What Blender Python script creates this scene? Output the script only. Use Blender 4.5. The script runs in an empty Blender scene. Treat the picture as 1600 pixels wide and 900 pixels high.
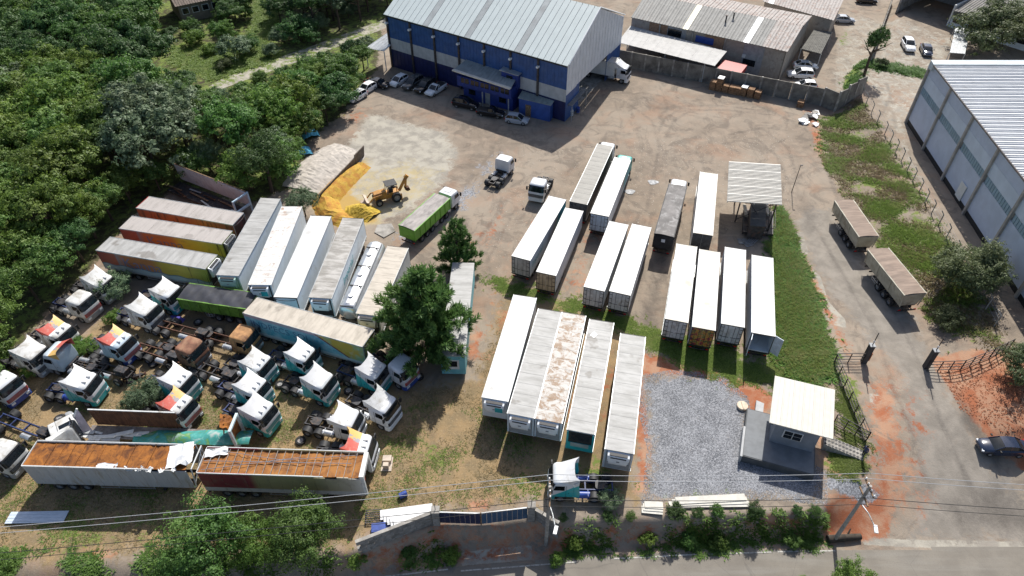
import bpy, math, random
import numpy as np
from mathutils import Vector, Matrix
random.seed(7); RNG = np.random.default_rng(7)
R = math.radians
S = bpy.context.scene
COL = S.collection
# ---------------------------------------------------------------- camera, sky, sun, exposure
CAM_H, PITCH, FPX = 56.0, R(43), 1067.0
cd = bpy.data.cameras.new('camera'); cam = bpy.data.objects.new('camera', cd); COL.objects.link(cam)
cam.location = (0, 0, CAM_H); cam.rotation_euler = (R(90) - PITCH, 0, 0)
cd.sensor_width = 36; cd.lens = 36 * FPX / 1600; cd.clip_start = 0.5; cd.clip_end = 3000
S.camera = cam
SUN_EL, SUN_DIR = R(46), Vector((-1.0, -3.8, 0)).normalized()      # direction shadows fall on the ground
w = bpy.data.worlds.new('World'); S.world = w; w.use_nodes = True
nt = w.node_tree; nt.nodes.clear()
sky = nt.nodes.new('ShaderNodeTexSky'); sky.sky_type = 'NISHITA'; sky.sun_disc = False
sky.sun_elevation = SUN_EL; sky.sun_rotation = math.atan2(-SUN_DIR.x, -SUN_DIR.y)
sky.air_density = 0.9; sky.dust_density = 2.0; sky.ozone_density = 1.0
bg = nt.nodes.new('ShaderNodeBackground'); bg.inputs[1].default_value = 0.105
out = nt.nodes.new('ShaderNodeOutputWorld')
nt.links.new(sky.outputs[0], bg.inputs[0]); nt.links.new(bg.outputs[0], out.inputs[0])
sl = bpy.data.lights.new('sun', 'SUN'); so = bpy.data.objects.new('sun', sl); COL.objects.link(so)
sl.energy = 4.6; sl.angle = R(0.53); sl.color = (1.0, 0.965, 0.90)
sd = Vector((SUN_DIR.x * math.cos(SUN_EL), SUN_DIR.y * math.cos(SUN_EL), -math.sin(SUN_EL)))
so.rotation_euler = sd.to_track_quat('-Z', 'Y').to_euler(); so.location = (30, 120, 120)
S.view_settings.view_transform = 'Standard'; S.view_settings.look = 'None'
S.view_settings.exposure = 0.38; S.view_settings.gamma = 1.0
S.render.engine = 'CYCLES'
S.cycles.max_bounces = 6; S.cycles.transparent_max_bounces = 6

# ---------------------------------------------------------------- pixel -> place helpers
cP, sP = math.cos(PITCH), math.sin(PITCH)
def ray(u, v):
    x = (u - 800) / FPX; y = (450 - v) / FPX
    return Vector((x, cP + y * sP, -sP + y * cP))
def at(u, v, z=0.0):
    d = ray(u, v); return Vector((0, 0, CAM_H)) + d * ((z - CAM_H) / d.z)
def onplane(u, v, P, g):
    """point of the sight line (u,v) on the vertical plane through P along g"""
    n = Vector((-g.y, g.x, 0)); d = ray(u, v); c = Vector((0, 0, CAM_H))
    return c + d * ((Vector((P.x, P.y, 0)) - Vector((0, 0, 0))).dot(n) / d.dot(n))
def sstep(t): t = np.clip(t, 0, 1); return t * t * (3 - 2 * t)
def _xy(pts, z): return np.array([[at(u, v, z).x, at(u, v, z).y] for u, v in pts])
_top = _xy([(-300, 900), (240, 868), (540, 862), (620, 838), (688, 816), (752, 818), (835, 806), (880, 812), (1282, 796), (1330, 720), (1420, 620), (1600, 620), (2000, 600)], 0)
_bot = _xy([(-300, 1000), (240, 962), (560, 905), (720, 886), (960, 868), (1300, 858), (1450, 857), (1600, 852), (2000, 838)], -2.2)
_toe = _xy([(1700, 800), (1570, 730), (1500, 640), (1465, 560), (1440, 480), (1370, 390), (1305, 300), (1275, 190), (1300, 165), (1335, 100), (1400, 0)], 0)
_fen = _xy([(1800, 700), (1640, 660), (1590, 590), (1560, 520), (1520, 440), (1480, 370), (1400, 235), (1345, 150), (1345, 140), (1365, 90), (1430, 0)], 1.5)
_xl, _xr = at(560, 862).x, at(1270, 796).x
_toe = _toe[np.argsort(_toe[:, 1])]; _fen = _fen[np.argsort(_fen[:, 1])]
def H(x, y):
    x = np.asarray(x, float); y = np.asarray(y, float)
    yt = np.interp(x, _top[:, 0], _top[:, 1]); yb = np.interp(x, _bot[:, 0], _bot[:, 1])
    wd = np.interp(x, [_xl - 3, _xl, _xr, _xr + 4], [1, 0, 0, 1]) * np.maximum(yt - yb - 1.7, 0) + 1.7       # steep cut bank between wall and drive
    z = -2.2 * sstep((yt - y) / np.maximum(np.minimum(wd, np.maximum(yt - yb, .5)), .5))
    xt = np.interp(y, _toe[:, 1], _toe[:, 0]); xf = np.interp(y, _fen[:, 1], _fen[:, 0])
    z = z + 1.5 * sstep((x - xt) / np.maximum(xf - xt, 1.0)) * sstep((y - 30) / 8)
    # low grassed bank between the two lots
    return z
def hz(x, y): return float(H(x, y))
def gp(u, v):
    z = 0.0
    for _ in range(40):
        p = at(u, v, z); z += 0.6 * (hz(p.x, p.y) - z)
    p = at(u, v, z); p.z = hz(p.x, p.y); return p

# ---------------------------------------------------------------- object helpers
def link(o, parent=None):
    COL.objects.link(o)
    if parent is not None: o.parent = parent
    return o
def tag(o, label=None, cat=None, group=None, kind=None):
    if label: o['label'] = label
    if cat: o['category'] = cat
    if group: o['group'] = group
    if kind: o['kind'] = kind
    return o
def thing(name, label, cat, loc=(0, 0, 0), rz=0.0, group=None, scale=1.0):
    o = bpy.data.objects.new(name, None); o.empty_display_size = .3
    o.location = loc; o.rotation_euler = (0, 0, rz); o.scale = (scale,) * 3
    link(o); return tag(o, label, cat, group)
def inst(name, mesh, parent=None, loc=(0, 0, 0), rot=(0, 0, 0), scale=(1, 1, 1)):
    o = bpy.data.objects.new(name, mesh); o.location = loc; o.rotation_euler = rot
    o.scale = scale if hasattr(scale, '__len__') else (scale,) * 3
    return link(o, parent)
class MB:
    def __init__(s): s.v = []; s.f = []; s.m = []; s.mi = 0
    def add(s, vs, fs):
        b = len(s.v); s.v += [tuple(p) for p in vs]; s.f += [tuple(b + i for i in f) for f in fs]; s.m += [s.mi] * len(fs); return s
    def box(s, c, d, rz=0.0, ry=0.0, rx=0.0):
        x, y, z = d[0] / 2, d[1] / 2, d[2] / 2
        M = Matrix.Translation(c)
        if rz: M = M @ Matrix.Rotation(rz, 4, 'Z')
        if ry: M = M @ Matrix.Rotation(ry, 4, 'Y')
        if rx: M = M @ Matrix.Rotation(rx, 4, 'X')
        vs = [M @ Vector(p) for p in ((-x, -y, -z), (x, -y, -z), (x, y, -z), (-x, y, -z), (-x, -y, z), (x, -y, z), (x, y, z), (-x, y, z))]
        return s.add(vs, [(0, 3, 2, 1), (4, 5, 6, 7), (0, 1, 5, 4), (1, 2, 6, 5), (2, 3, 7, 6), (3, 0, 4, 7)])
    def bx(s, x0, x1, y0, y1, z0, z1): return s.box(((x0 + x1) / 2, (y0 + y1) / 2, (z0 + z1) / 2), (x1 - x0, y1 - y0, z1 - z0))
    def quad(s, a, b, c, d): return s.add([a, b, c, d], [(0, 1, 2, 3)])
    def cyl(s, a, b, r, n=10, r2=None, cap=True):
        a = Vector(a); b = Vector(b); r2 = r if r2 is None else r2
        q = (b - a).to_track_quat('Z', 'Y'); vs = []
        for p, rr in ((a, r), (b, r2)):
            for i in range(n):
                t = 2 * math.pi * i / n; vs.append(p + q @ Vector((rr * math.cos(t), rr * math.sin(t), 0)))
        fs = [(i, (i + 1) % n, n + (i + 1) % n, n + i) for i in range(n)]
        if cap: fs += [tuple(range(n - 1, -1, -1)), tuple(range(n, 2 * n))]
        return s.add(vs, fs)
    def path(s, pts, r, n=6):
        for a, b in zip(pts[:-1], pts[1:]): s.cyl(a, b, r, n)
        return s
    def prism(s, poly, z0, z1):
        n = len(poly); z0s = z0 if hasattr(z0, '__len__') else [z0] * n; z1s = z1 if hasattr(z1, '__len__') else [z1] * n
        vs = [(p[0], p[1], z0s[i]) for i, p in enumerate(poly)] + [(p[0], p[1], z1s[i]) for i, p in enumerate(poly)]
        return s.add(vs, [tuple(range(n - 1, -1, -1)), tuple(range(n, 2 * n))] + [(i, (i + 1) % n, n + (i + 1) % n, n + i) for i in range(n)])
    def slab(s, pts, t):
        """thick sheet below the polygon pts (3-D)"""
        n = len(pts); vs = [tuple(p) for p in pts] + [(p[0], p[1], p[2] - t) for p in pts]
        return s.add(vs, [tuple(range(n)), tuple(range(2 * n - 1, n - 1, -1))] + [(i, n + i, n + (i + 1) % n, (i + 1) % n) for i in range(n)])
    def profY(s, prof, y0, y1):
        """side profile [(x,z)] extruded along y"""
        n = len(prof); vs = [(x, y0, z) for x, z in prof] + [(x, y1, z) for x, z in prof]
        return s.add(vs, [tuple(range(n)), tuple(range(2 * n - 1, n - 1, -1))] + [(i, n + i, n + (i + 1) % n, (i + 1) % n) for i in range(n)])
    def loft(s, rings, cap=True):
        n = len(rings[0]); b = [p for r in rings for p in r]; fs = []
        for k in range(len(rings) - 1):
            fs += [(k * n + i, k * n + (i + 1) % n, (k + 1) * n + (i + 1) % n, (k + 1) * n + i) for i in range(n)]
        if cap: fs += [tuple(range(n - 1, -1, -1)), tuple(range((len(rings) - 1) * n, len(rings) * n))]
        return s.add(b, fs)
    def grid(s, P):
        a, b = len(P), len(P[0]); vs = [p for r in P for p in r]
        return s.add(vs, [(i * b + j, i * b + j + 1, (i + 1) * b + j + 1, (i + 1) * b + j) for i in range(a - 1) for j in range(b - 1)])
    def mesh(s, name, mats, smooth=False, fix=True):
        me = bpy.data.meshes.new(name); me.from_pydata(s.v, [], s.f)
        if not isinstance(mats, (list, tuple)): mats = [mats]
        for m in mats: me.materials.append(m)
        if len(mats) > 1: me.polygons.foreach_set('material_index', s.m)
        if fix:
            import bmesh
            bm = bmesh.new(); bm.from_mesh(me); bmesh.ops.recalc_face_normals(bm, faces=bm.faces); bm.to_mesh(me); bm.free()
        if smooth:
            me.polygons.foreach_set('use_smooth', [True] * len(me.polygons))
            try: me.set_sharp_from_angle(angle=R(40))
            except Exception: pass
        me.update(); return me
    def build(s, name, mats, parent=None, smooth=False, loc=(0, 0, 0), rot=(0, 0, 0)):
        return inst(name, s.mesh(name, mats, smooth), parent, loc, rot)
def np_mesh(name, V, F, mat, smooth=False):
    """V (n,3), F (m,k) arrays -> mesh"""
    me = bpy.data.meshes.new(name); k = F.shape[1]
    me.vertices.add(len(V)); me.vertices.foreach_set('co', np.ascontiguousarray(V, dtype=np.float32).ravel())
    me.loops.add(F.size); me.loops.foreach_set('vertex_index', np.ascontiguousarray(F, dtype=np.int32).ravel())
    me.polygons.add(len(F)); me.polygons.foreach_set('loop_start', np.arange(0, F.size, k, dtype=np.int32))
    me.polygons.foreach_set('loop_total', np.full(len(F), k, dtype=np.int32))
    if smooth: me.polygons.foreach_set('use_smooth', np.ones(len(F), dtype=bool))
    me.materials.append(mat); me.update(calc_edges=True); return me

# ---------------------------------------------------------------- materials
def srgb(h):
    h = h.lstrip('#'); c = [int(h[i:i + 2], 16) / 255 for i in (0, 2, 4)]
    return tuple(((x + .055) / 1.055) ** 2.4 if x > .04045 else x / 12.92 for x in c)
class NT:
    def __init__(s, name):
        s.mat = bpy.data.materials.new(name); s.mat.use_nodes = True; s.t = s.mat.node_tree
        s.b = s.t.nodes['Principled BSDF']; s.out = s.t.nodes['Material Output']
    def n(s, typ, **kw):
        o = s.t.nodes.new(typ)
        for k, v in kw.items():
            if isinstance(k, str) and k.startswith('i') and k[1:].isdigit(): s.set(o.inputs[int(k[1:])], v)
            else: setattr(o, k, v)
        return o
    def set(s, sock, v):
        if hasattr(v, 'is_output'): s.t.links.new(v, sock)
        else:
            if isinstance(v, tuple) and len(v) == 3 and len(getattr(sock, 'default_value', (0, 0, 0))) == 4: v = v + (1,)
            sock.default_value = v
    def math(s, op, a, b=0.0, c=None, clamp=False):
        o = s.n('ShaderNodeMath', operation=op, use_clamp=clamp); s.set(o.inputs[0], a); s.set(o.inputs[1], b)
        if c is not None: s.set(o.inputs[2], c)
        return o.outputs[0]
    def mix(s, f, a, b, mode='MIX'):
        o = s.n('ShaderNodeMix', data_type='RGBA', blend_type=mode, clamp_factor=True)
        s.set(o.inputs[0], f); s.set(o.inputs[6], a); s.set(o.inputs[7], b); return o.outputs[2]
    def ramp(s, f, stops, interp='LINEAR'):
        o = s.n('ShaderNodeValToRGB'); e = o.color_ramp; e.interpolation = interp
        while len(e.elements) < len(stops): e.elements.new(.5)
        for k, (p, c) in enumerate(stops):
            e.elements[k].position = p; e.elements[k].color = (c if len(c) == 4 else tuple(c) + (1,)) if hasattr(c, '__len__') else (c, c, c, 1)
        s.set(o.inputs[0], f); return o.outputs[0]
    def step(s, x, lo, hi):
        o = s.n('ShaderNodeMapRange', interpolation_type='SMOOTHSTEP', clamp=True)
        s.set(o.inputs[0], x); s.set(o.inputs[1], lo); s.set(o.inputs[2], hi); return o.outputs[0]
    def noise(s, vec, scale, detail=4, rough=.55, dist=0.0):
        o = s.n('ShaderNodeTexNoise'); s.set(o.inputs['Vector'], vec); o.inputs['Scale'].default_value = scale
        o.inputs['Detail'].default_value = detail; o.inputs['Roughness'].default_value = rough; o.inputs['Distortion'].default_value = dist
        return o.outputs[0]
    def coord(s, which='Object', scale=(1, 1, 1), rnd=True):
        c = s.n('ShaderNodeTexCoord').outputs[which]
        if rnd:
            oi = s.n('ShaderNodeObjectInfo'); k = s.math('MULTIPLY', oi.outputs['Random'], 37.0)
            a = s.n('ShaderNodeVectorMath', operation='ADD'); s.set(a.inputs[0], c); s.set(a.inputs[1], k); c = a.outputs[0]
        m = s.n('ShaderNodeVectorMath', operation='MULTIPLY'); s.set(m.inputs[0], c); m.inputs[1].default_value = scale
        return m.outputs[0]
    def xyz(s, vec):
        o = s.n('ShaderNodeSeparateXYZ'); s.set(o.inputs[0], vec); return o.outputs
    def bump(s, h, strength=.3, dist=.05):
        o = s.n('ShaderNodeBump'); o.inputs['Strength'].default_value = strength; o.inputs['Distance'].default_value = dist
        s.set(o.inputs['Height'], h); s.t.links.new(o.outputs[0], s.b.inputs['Normal'])
    def fin(s, col, rough=.6, metal=0.0, spec=None):
        s.set(s.b.inputs['Base Color'], col); s.set(s.b.inputs['Roughness'], rough); s.set(s.b.inputs['Metallic'], metal)
        if spec is not None: s.b.inputs['Specular IOR Level'].default_value = spec
        return s.mat
_mc = {}
def mk(name, col, rough=.6, var=.12, scale=1.5, metal=0.0, dirt=None, damt=.5, dscale=.8, stretch=(1, 1, 1), bump=0.0):
    """painted / weathered surface: slight tone variation and optional dirt or rust patches"""
    if name in _mc: return _mc[name]
    if isinstance(col, str): col = srgb(col)
    t = NT(name); v = t.coord('Object', stretch)
    n1 = t.noise(v, scale, 5)
    lo = tuple(c * (1 - var * 1.6) for c in col); hi = tuple(min(1, c * (1 + var)) for c in col)
    c = t.mix(t.step(n1, .3, .7), lo, hi)
    if dirt is not None:
        if isinstance(dirt, str): dirt = srgb(dirt)
        n2 = t.noise(v, dscale, 8, .68, .4)
        c = t.mix(t.step(n2, .62 - .28 * damt, .78 - .16 * damt), c, dirt)
    if bump: t.bump(n1, bump, .02)
    _mc[name] = t.fin(c, rough, metal); return _mc[name]
M = dict(
    white=mk('white_paint', (.64, .65, .64), .45, .05, 1.0, dirt=(.38, .36, .31), damt=.3, dscale=.7),
    whiteclean=mk('clean_white_paint', (.80, .80, .79), .35, .03),
    tyre=mk('tyre_rubber', (.018, .018, .019), .85, .3, 6, dirt=(.10, .085, .06), damt=.4, dscale=3),
    rim=mk('wheel_steel', (.30, .30, .30), .5, .2, 5, metal=.3, dirt=(.16, .08, .04), damt=.5, dscale=4),
    black=mk('black_plastic', (.02, .02, .022), .6, .3, 4),
    frame=mk('chassis_steel', (.035, .035, .04), .6, .4, 4, dirt=(.12, .07, .04), damt=.5, dscale=2),
    frameblue=mk('blue_chassis_paint', (.025, .045, .14), .55, .3, 4, dirt=(.10, .07, .05), damt=.4, dscale=2),
    framerust=mk('rusty_chassis', (.12, .055, .032), .85, .4, 3, dirt=(.05, .03, .025), damt=.6, dscale=2),
    glass=mk('dark_glass', (.012, .016, .02), .06, .2, 2),
    alu=mk('bare_aluminium', (.55, .56, .57), .38, .1, 3, metal=.7),
    grey=mk('grey_paint', (.28, .29, .30), .5, .12, 2),
    teal=mk('teal_paint', (.02, .33, .36), .35, .1, 1.5, dirt=(.10, .25, .25), damt=.2),
    red=mk('red_paint', (.42, .035, .03), .45, .15, 2),
    blue=mk('blue_paint', (.03, .07, .30), .4, .15, 2),
    orange=mk('orange_lens', (.8, .25, .02), .3, .05), redlens=mk('red_lens', (.5, .01, .01), .25, .05),
    lens=mk('headlight_lens', (.75, .78, .8), .12, .05), concrete=mk('concrete', (.33, .31, .28), .9, .2, 1.2, dirt=(.16, .145, .12), damt=.55, dscale=.5, bump=.2),
    wood=mk('old_wood', (.22, .14, .08), .85, .3, 4), darksteel=mk('dark_steel', (.05, .045, .045), .6, .3, 3, dirt=(.14, .06, .035), damt=.4, dscale=2),
    galv=mk('galvanised_sheet', (.42, .44, .45), .45, .1, 1.5, metal=.35, dirt=(.25, .2, .15), damt=.3))
# ---------------------------------------------------------------- ground
def axis(a, b, step, lo, hi):
    m = list(np.arange(a, b + 1e-6, step)); l = []; x = a; d = step
    while x > lo: d *= 1.6; x -= d; l.append(x)
    r = []; x = b; d = step
    while x < hi: d *= 1.6; x += d; r.append(x)
    return np.array(l[::-1] + m + r)
XS = axis(-78, 82, .32, -900, 900)
YS = np.concatenate([axis(20, 75, .30, -300, 75)[:-0 or None], np.arange(75.35, 125, .4), axis(125.5, 160, .6, 125.6, 1400)])
YS = np.unique(np.round(YS, 4)); YS = YS[np.concatenate([[True], np.diff(YS) > .1])]
GX, GY = np.meshgrid(XS, YS); gx = GX.ravel(); gy = GY.ravel()
GZ = H(gx, gy)
MASK = {k: np.zeros(len(gx)) for k in ('grass', 'red', 'asph', 'grav', 'pale', 'dark', 'straw', 'yel', 'litter_shade')}
def sdist(P, x, y):
    n = len(P); d = np.full(len(x), 1e9); ins = np.zeros(len(x), bool)
    for i in range(n):
        ax, ay = P[i]; bx, by = P[(i + 1) % n]
        ex, ey = bx - ax, by - ay; L = ex * ex + ey * ey + 1e-9
        t = np.clip(((x - ax) * ex + (y - ay) * ey) / L, 0, 1)
        d = np.minimum(d, np.hypot(x - ax - t * ex, y - ay - t * ey))
        c = ((ay > y) != (by > y)); xi = ax + (y - ay) * ex / (ey if abs(ey) > 1e-9 else 1e-9)
        ins ^= c & (x < xi)
    return np.where(ins, d, -d)
def gpoly(pts): return [(gp(u, v).x, gp(u, v).y) for u, v in pts]
def paint(ch, pts, soft=1.5, val=1.0, world=False):
    P = pts if world else gpoly(pts); A = np.array(P)
    k = (gx > A[:, 0].min() - soft) & (gx < A[:, 0].max() + soft) & (gy > A[:, 1].min() - soft) & (gy < A[:, 1].max() + soft)
    idx = np.nonzero(k)[0]; s = sdist(P, gx[idx], gy[idx])
    MASK[ch][idx] = np.maximum(MASK[ch][idx], val * np.clip(.5 + s / soft, 0, 1))
def line(ch, pts, wdt=.5, val=.8):
    P = gpoly(pts)
    for (ax, ay), (bx, by) in zip(P[:-1], P[1:]):
        k = np.nonzero((gx > min(ax, bx) - wdt) & (gx < max(ax, bx) + wdt) & (gy > min(ay, by) - wdt) & (gy < max(ay, by) + wdt))[0]
        ex, ey = bx - ax, by - ay; L = ex * ex + ey * ey + 1e-9
        t = np.clip(((gx[k] - ax) * ex + (gy[k] - ay) * ey) / L, 0, 1)
        d = np.hypot(gx[k] - ax - t * ex, gy[k] - ay - t * ey)
        MASK[ch][k] = np.maximum(MASK[ch][k], val * np.clip(1.2 - d / wdt * 1.2, 0, 1))
# grass
TERRACE = [(742, 425), (800, 440), (900, 468), (1000, 503), (1100, 530), (1215, 552), (1300, 600), (1308, 640), (1250, 612), (1150, 600), (1060, 572), (990, 540), (930, 500), (860, 482), (790, 462)]
DENSE = [(1212, 325), (1232, 345), (1252, 405), (1272, 470), (1296, 545), (1300, 585), (1262, 600), (1208, 565), (1206, 480), (1208, 380)]
SLOPE = [(1280, 190), (1345, 150), (1398, 238), (1480, 372), (1565, 520), (1590, 560), (1500, 545), (1468, 520), (1440, 470), (1375, 385), (1312, 300), (1284, 250)]
LAWN = [(395, -20), (425, -5), (440, 40), (420, 70), (445, 85), (420, 100), (330, 128), (300, 115), (262, 100), (268, 72), (330, 70), (385, 60)]
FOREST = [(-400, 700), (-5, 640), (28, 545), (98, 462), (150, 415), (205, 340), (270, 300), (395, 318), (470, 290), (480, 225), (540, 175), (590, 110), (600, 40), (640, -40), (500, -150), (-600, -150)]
paint('grass', TERRACE, 2.6, .6); paint('grass', DENSE, 2.0, .85); paint('grass', SLOPE, 3.0, .5); paint('grass', LAWN, 2.0)
paint('litter_shade', FOREST, 3, .9)  # leaf litter with the shade under the trees put into its colour
paint('grass', FOREST, 3, .5)
paint('grass', [(1310, 560), (1345, 600), (1350, 690), (1330, 720), (1318, 690), (1306, 620)], 1.6, .6)
paint('grass', [(1285, 690), (1345, 720), (1345, 755), (1290, 735)], 1.5, .62)
paint('grass', [(1320, 120), (1345, 95), (1345, 125), (1335, 145), (1318, 140)], 1.0); paint('grass', [(1360, 98), (1450, 112), (1448, 120), (1360, 104)], .8)
paint('grass', [(1312, 46), (1333, 50), (1322, 75), (1305, 66)], 3.0, .55)
for pts in ([(845, 440), (905, 462), (890, 478), (835, 462)], [(1005, 778), (1110, 768), (1180, 770), (1180, 790), (1010, 792)], [(800, 745), (870, 740), (860, 780), (800, 775)],
            [(600, 870), (700, 850), (690, 890), (600, 895)], [(870, 720), (960, 700), (970, 770), (870, 775)], [(1000, 720), (1022, 730), (1018, 775), (1000, 770)],
            [(100, 800), (260, 795), (240, 850), (60, 860)], [(640, 680), (720, 690), (700, 740), (650, 735)], [(380, 640), (450, 650), (440, 700), (390, 700)]):
    paint('grass', pts, 2.5, .56)
# dry lot on the lower left
paint('straw', [(-200, 560), (60, 560), (180, 480), (300, 470), (420, 500), (560, 560), (620, 600), (740, 590), (790, 430), (850, 450), (1000, 520), (1010, 620), (1000, 790), (830, 790), (690, 800), (545, 862), (-200, 900)], 4, .8)
# red soil
for pts, s, v in (([(960, 545), (1060, 560), (1180, 595), (1215, 625), (1200, 660), (1160, 625), (1080, 588), (1000, 590), (990, 560)], 2.2, .9),
                  ([(1165, 620), (1185, 640), (1180, 690), (1160, 690)], 1.2, .9), ([(985, 590), (1010, 590), (1020, 700), (1015, 780), (990, 770), (995, 680)], 1.5, .85),
                  ([(1288, 770), (1360, 760), (1400, 790), (1390, 838), (1310, 852), (1285, 850)], 1.5, 1), ([(1345, 610), (1400, 560), (1410, 640), (1440, 740), (1400, 840), (1345, 780), (1350, 700)], 5, .80),
                  ([(1450, 555), (1520, 545), (1620, 560), (1640, 760), (1560, 710), (1505, 640), (1470, 590)], 1.5, 1), ([(1240, 600), (1300, 640), (1310, 720), (1345, 735), (1340, 760), (1290, 740)], 2, .75),
                  ([(700, 380), (760, 300), (830, 330), (800, 420), (760, 430)], 8, .42), ([(880, 400), (960, 410), (940, 480), (850, 465)], 5, .5), ([(520, 195), (560, 160), (600, 165), (560, 200)], 4, .5),
                  ([(1250, 160), (1280, 180), (1310, 300), (1270, 230)], 2, .66), ([(1240, 400), (1280, 480), (1310, 560), (1340, 560), (1300, 480), (1262, 395)], 2, .7),
                  ([(130, 855), (190, 855), (180, 880), (120, 880)], 2, .8), ([(720, 520), (770, 500), (760, 560), (720, 580)], 3, .62), ([(755, 445), (900, 480), (1000, 530), (1005, 700), (960, 720), (740, 700), (735, 560)], 8, .47), ([(1385, 560), (1440, 600), (1480, 740), (1470, 840), (1400, 850), (1400, 700)], 6, .55), ([(780, 330), (870, 300), (1010, 330), (1040, 400), (900, 480), (790, 430)], 10, .40), ([(730, 780), (770, 775), (765, 800), (730, 800)], 1.5, .8),
                  ([(545, 862), (690, 812), (752, 816), (835, 806), (880, 815), (1285, 795), (1300, 858), (960, 868), (720, 886), (560, 905)], 1.2, .55)):
    paint('red', pts, s, v)
# worn asphalt drive, gravel, pale patches
DRIVE = [(1232, 345), (1262, 320), (1305, 330), (1335, 380), (1420, 480), (1455, 545), (1520, 660), (1560, 730), (1640, 800), (1660, 856), (1400, 857), (1425, 780), (1415, 680), (1395, 580), (1320, 490), (1265, 420)]
paint('asph', DRIVE, 4.0, .80)
ROAD = [(-300, 1010), (240, 962), (560, 905), (720, 886), (960, 868), (1300, 858), (1450, 857), (1600, 852), (2100, 835), (2100, 1300), (-300, 1300)]
GRAV = [(1003, 592), (1060, 584), (1130, 592), (1168, 625), (1180, 690), (1250, 715), (1286, 735), (1284, 785), (1180, 775), (1010, 782), (1018, 700), (1005, 640)]
paint('grav', GRAV, 2.8, .74); paint('grav', [(1290, 742), (1345, 752), (1380, 775), (1350, 790), (1290, 765)], 1.5, .85)
paint('grav', [(660, 350), (720, 285), (760, 240), (800, 230), (760, 300), (720, 340), (640, 395), (590, 360)], 5, .55)
paint('pale', [(575, 176), (700, 205), (718, 240), (700, 285), (640, 335), (590, 350), (545, 345), (470, 290), (500, 262), (545, 220)], 4.5, .85)
paint('pale', [(318, 140), (360, 115), (470, 78), (600, 30), (640, 0), (650, 8), (600, 45), (470, 95), (370, 130), (330, 146)], .7, 1)
for pts in ([(1243, 365), (1254, 362), (1262, 390), (1262, 398), (1250, 392)], [(1263, 415), (1282, 433), (1293, 470), (1320, 500), (1322, 512), (1292, 505), (1283, 465), (1268, 440)], [(1358, 615), (1378, 618), (1376, 632), (1360, 630)]):
    paint('pale', pts, .5, 1.25)
paint('pale', [(1300, 60), (1335, 20), (1420, 30), (1500, 60), (1480, 110), (1420, 190), (1440, 260), (1560, 500), (1520, 510), (1400, 235), (1350, 130), (1290, 150)], 3, .5)
paint('pale', [(718, 864), (830, 852), (832, 874), (722, 884)], .4, 1.1)
paint('pale', [(1345, 840), (1470, 843), (1620, 846), (1620, 862), (1480, 858), (1350, 851)], .5, 1.0)
paint('yel', [(488, 326), (565, 238), (585, 255), (560, 300), (600, 330), (600, 352), (540, 362), (500, 350)], 3, .85)
paint('yel', [(500, 300), (545, 265), (640, 245), (700, 260), (690, 300), (620, 345), (560, 352), (510, 335)], 6, .6)
# oil and tyre darkening
for pts, s, v in (([(1030, 400), (1050, 380), (1035, 470), (1030, 520), (990, 510), (1010, 450)], 2.5, .7), ([(1235, 280), (1285, 320), (1290, 370), (1262, 365), (1240, 330)], 3, .6),
                  ([(1340, 520), (1370, 530), (1345, 545)], 1.5, .5), ([(1480, 580), (1530, 660), (1570, 720), (1560, 740), (1500, 660)], 1.5, .75), ([(1450, 780), (1560, 740), (1640, 800), (1640, 850), (1500, 840)], 4, .7),
                  ([(700, 180), (860, 215), (850, 225), (690, 195)], 3, .55), ([(930, 110), (1000, 140), (1100, 160), (1090, 190), (960, 160), (900, 140)], 6, .45), ([(640, 640), (700, 660), (720, 720), (650, 700)], 4, .5),
                  ([(250, 480), (400, 490), (420, 560), (300, 560)], 3, .6)):
    paint('dark', pts, s, v)
for pts in ([(1000, 145), (1035, 150), (1045, 165), (1030, 185)], [(1200, 175), (1130, 165), (1070, 165), (1040, 185), (1025, 210), (1035, 235)], [(1210, 180), (1135, 172), (1080, 172), (1052, 190), (1040, 215)],
            [(880, 150), (930, 145), (980, 160), (1020, 190), (1030, 230), (1010, 330)], [(1000, 330), (985, 380), (975, 440)], [(1020, 330), (1008, 380), (1000, 450)], [(1240, 190), (1150, 150), (1110, 150)],
            [(1365, 190), (1380, 175), (1392, 150), (1385, 130)], [(1372, 165), (1395, 175), (1400, 200)], [(1270, 260), (1240, 280), (1255, 320), (1300, 400), (1370, 520), (1400, 620), (1450, 760)], [(1290, 260), (1330, 370), (1420, 530), (1470, 660), (1530, 790)],
            [(1140, 210), (1190, 200), (1230, 230), (1250, 290)], [(1130, 225), (1180, 215), (1215, 245), (1238, 300)], [(780, 330), (730, 400)], [(800, 335), (760, 410)]):
    line('dark', pts, .85, .52)
gn = len(gx); nx, ny = len(XS), len(YS)
V = np.stack([gx, gy, GZ + .02 * np.sin(gx * 1.7 + 2 * np.sin(gy * .6)) * np.cos(gy * 1.3)], 1)
ii, jj = np.meshgrid(np.arange(ny - 1), np.arange(nx - 1), indexing='ij')
F0 = (ii * nx + jj).ravel(); FC = np.stack([F0, F0 + 1, F0 + nx + 1, F0 + nx], 1)
fcx = gx[FC].mean(1); fcy = gy[FC].mean(1)
t = NT('yard_ground')
co = t.coord('Object', rnd=False)
fine = t.noise(co, 5.0, 6, .65); mid = t.noise(co, .55, 6, .62, .3); big = t.noise(co, .09, 5, .6, .2); pebb = t.noise(co, 14, 2, .5); edge = t.noise(co, 1.1, 7, .7, .5)
base = t.mix(t.step(big, .35, .65), (.228, .184, .142), (.305, .256, .202))
base = t.mix(t.math('MULTIPLY', t.step(mid, .42, .68), .65), base, (.33, .262, .20))
base = t.mix(t.math('MULTIPLY', t.step(t.noise(co, .3, 7, .7, 1.2), .48, .64), .6), base, (.135, .112, .092))
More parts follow.
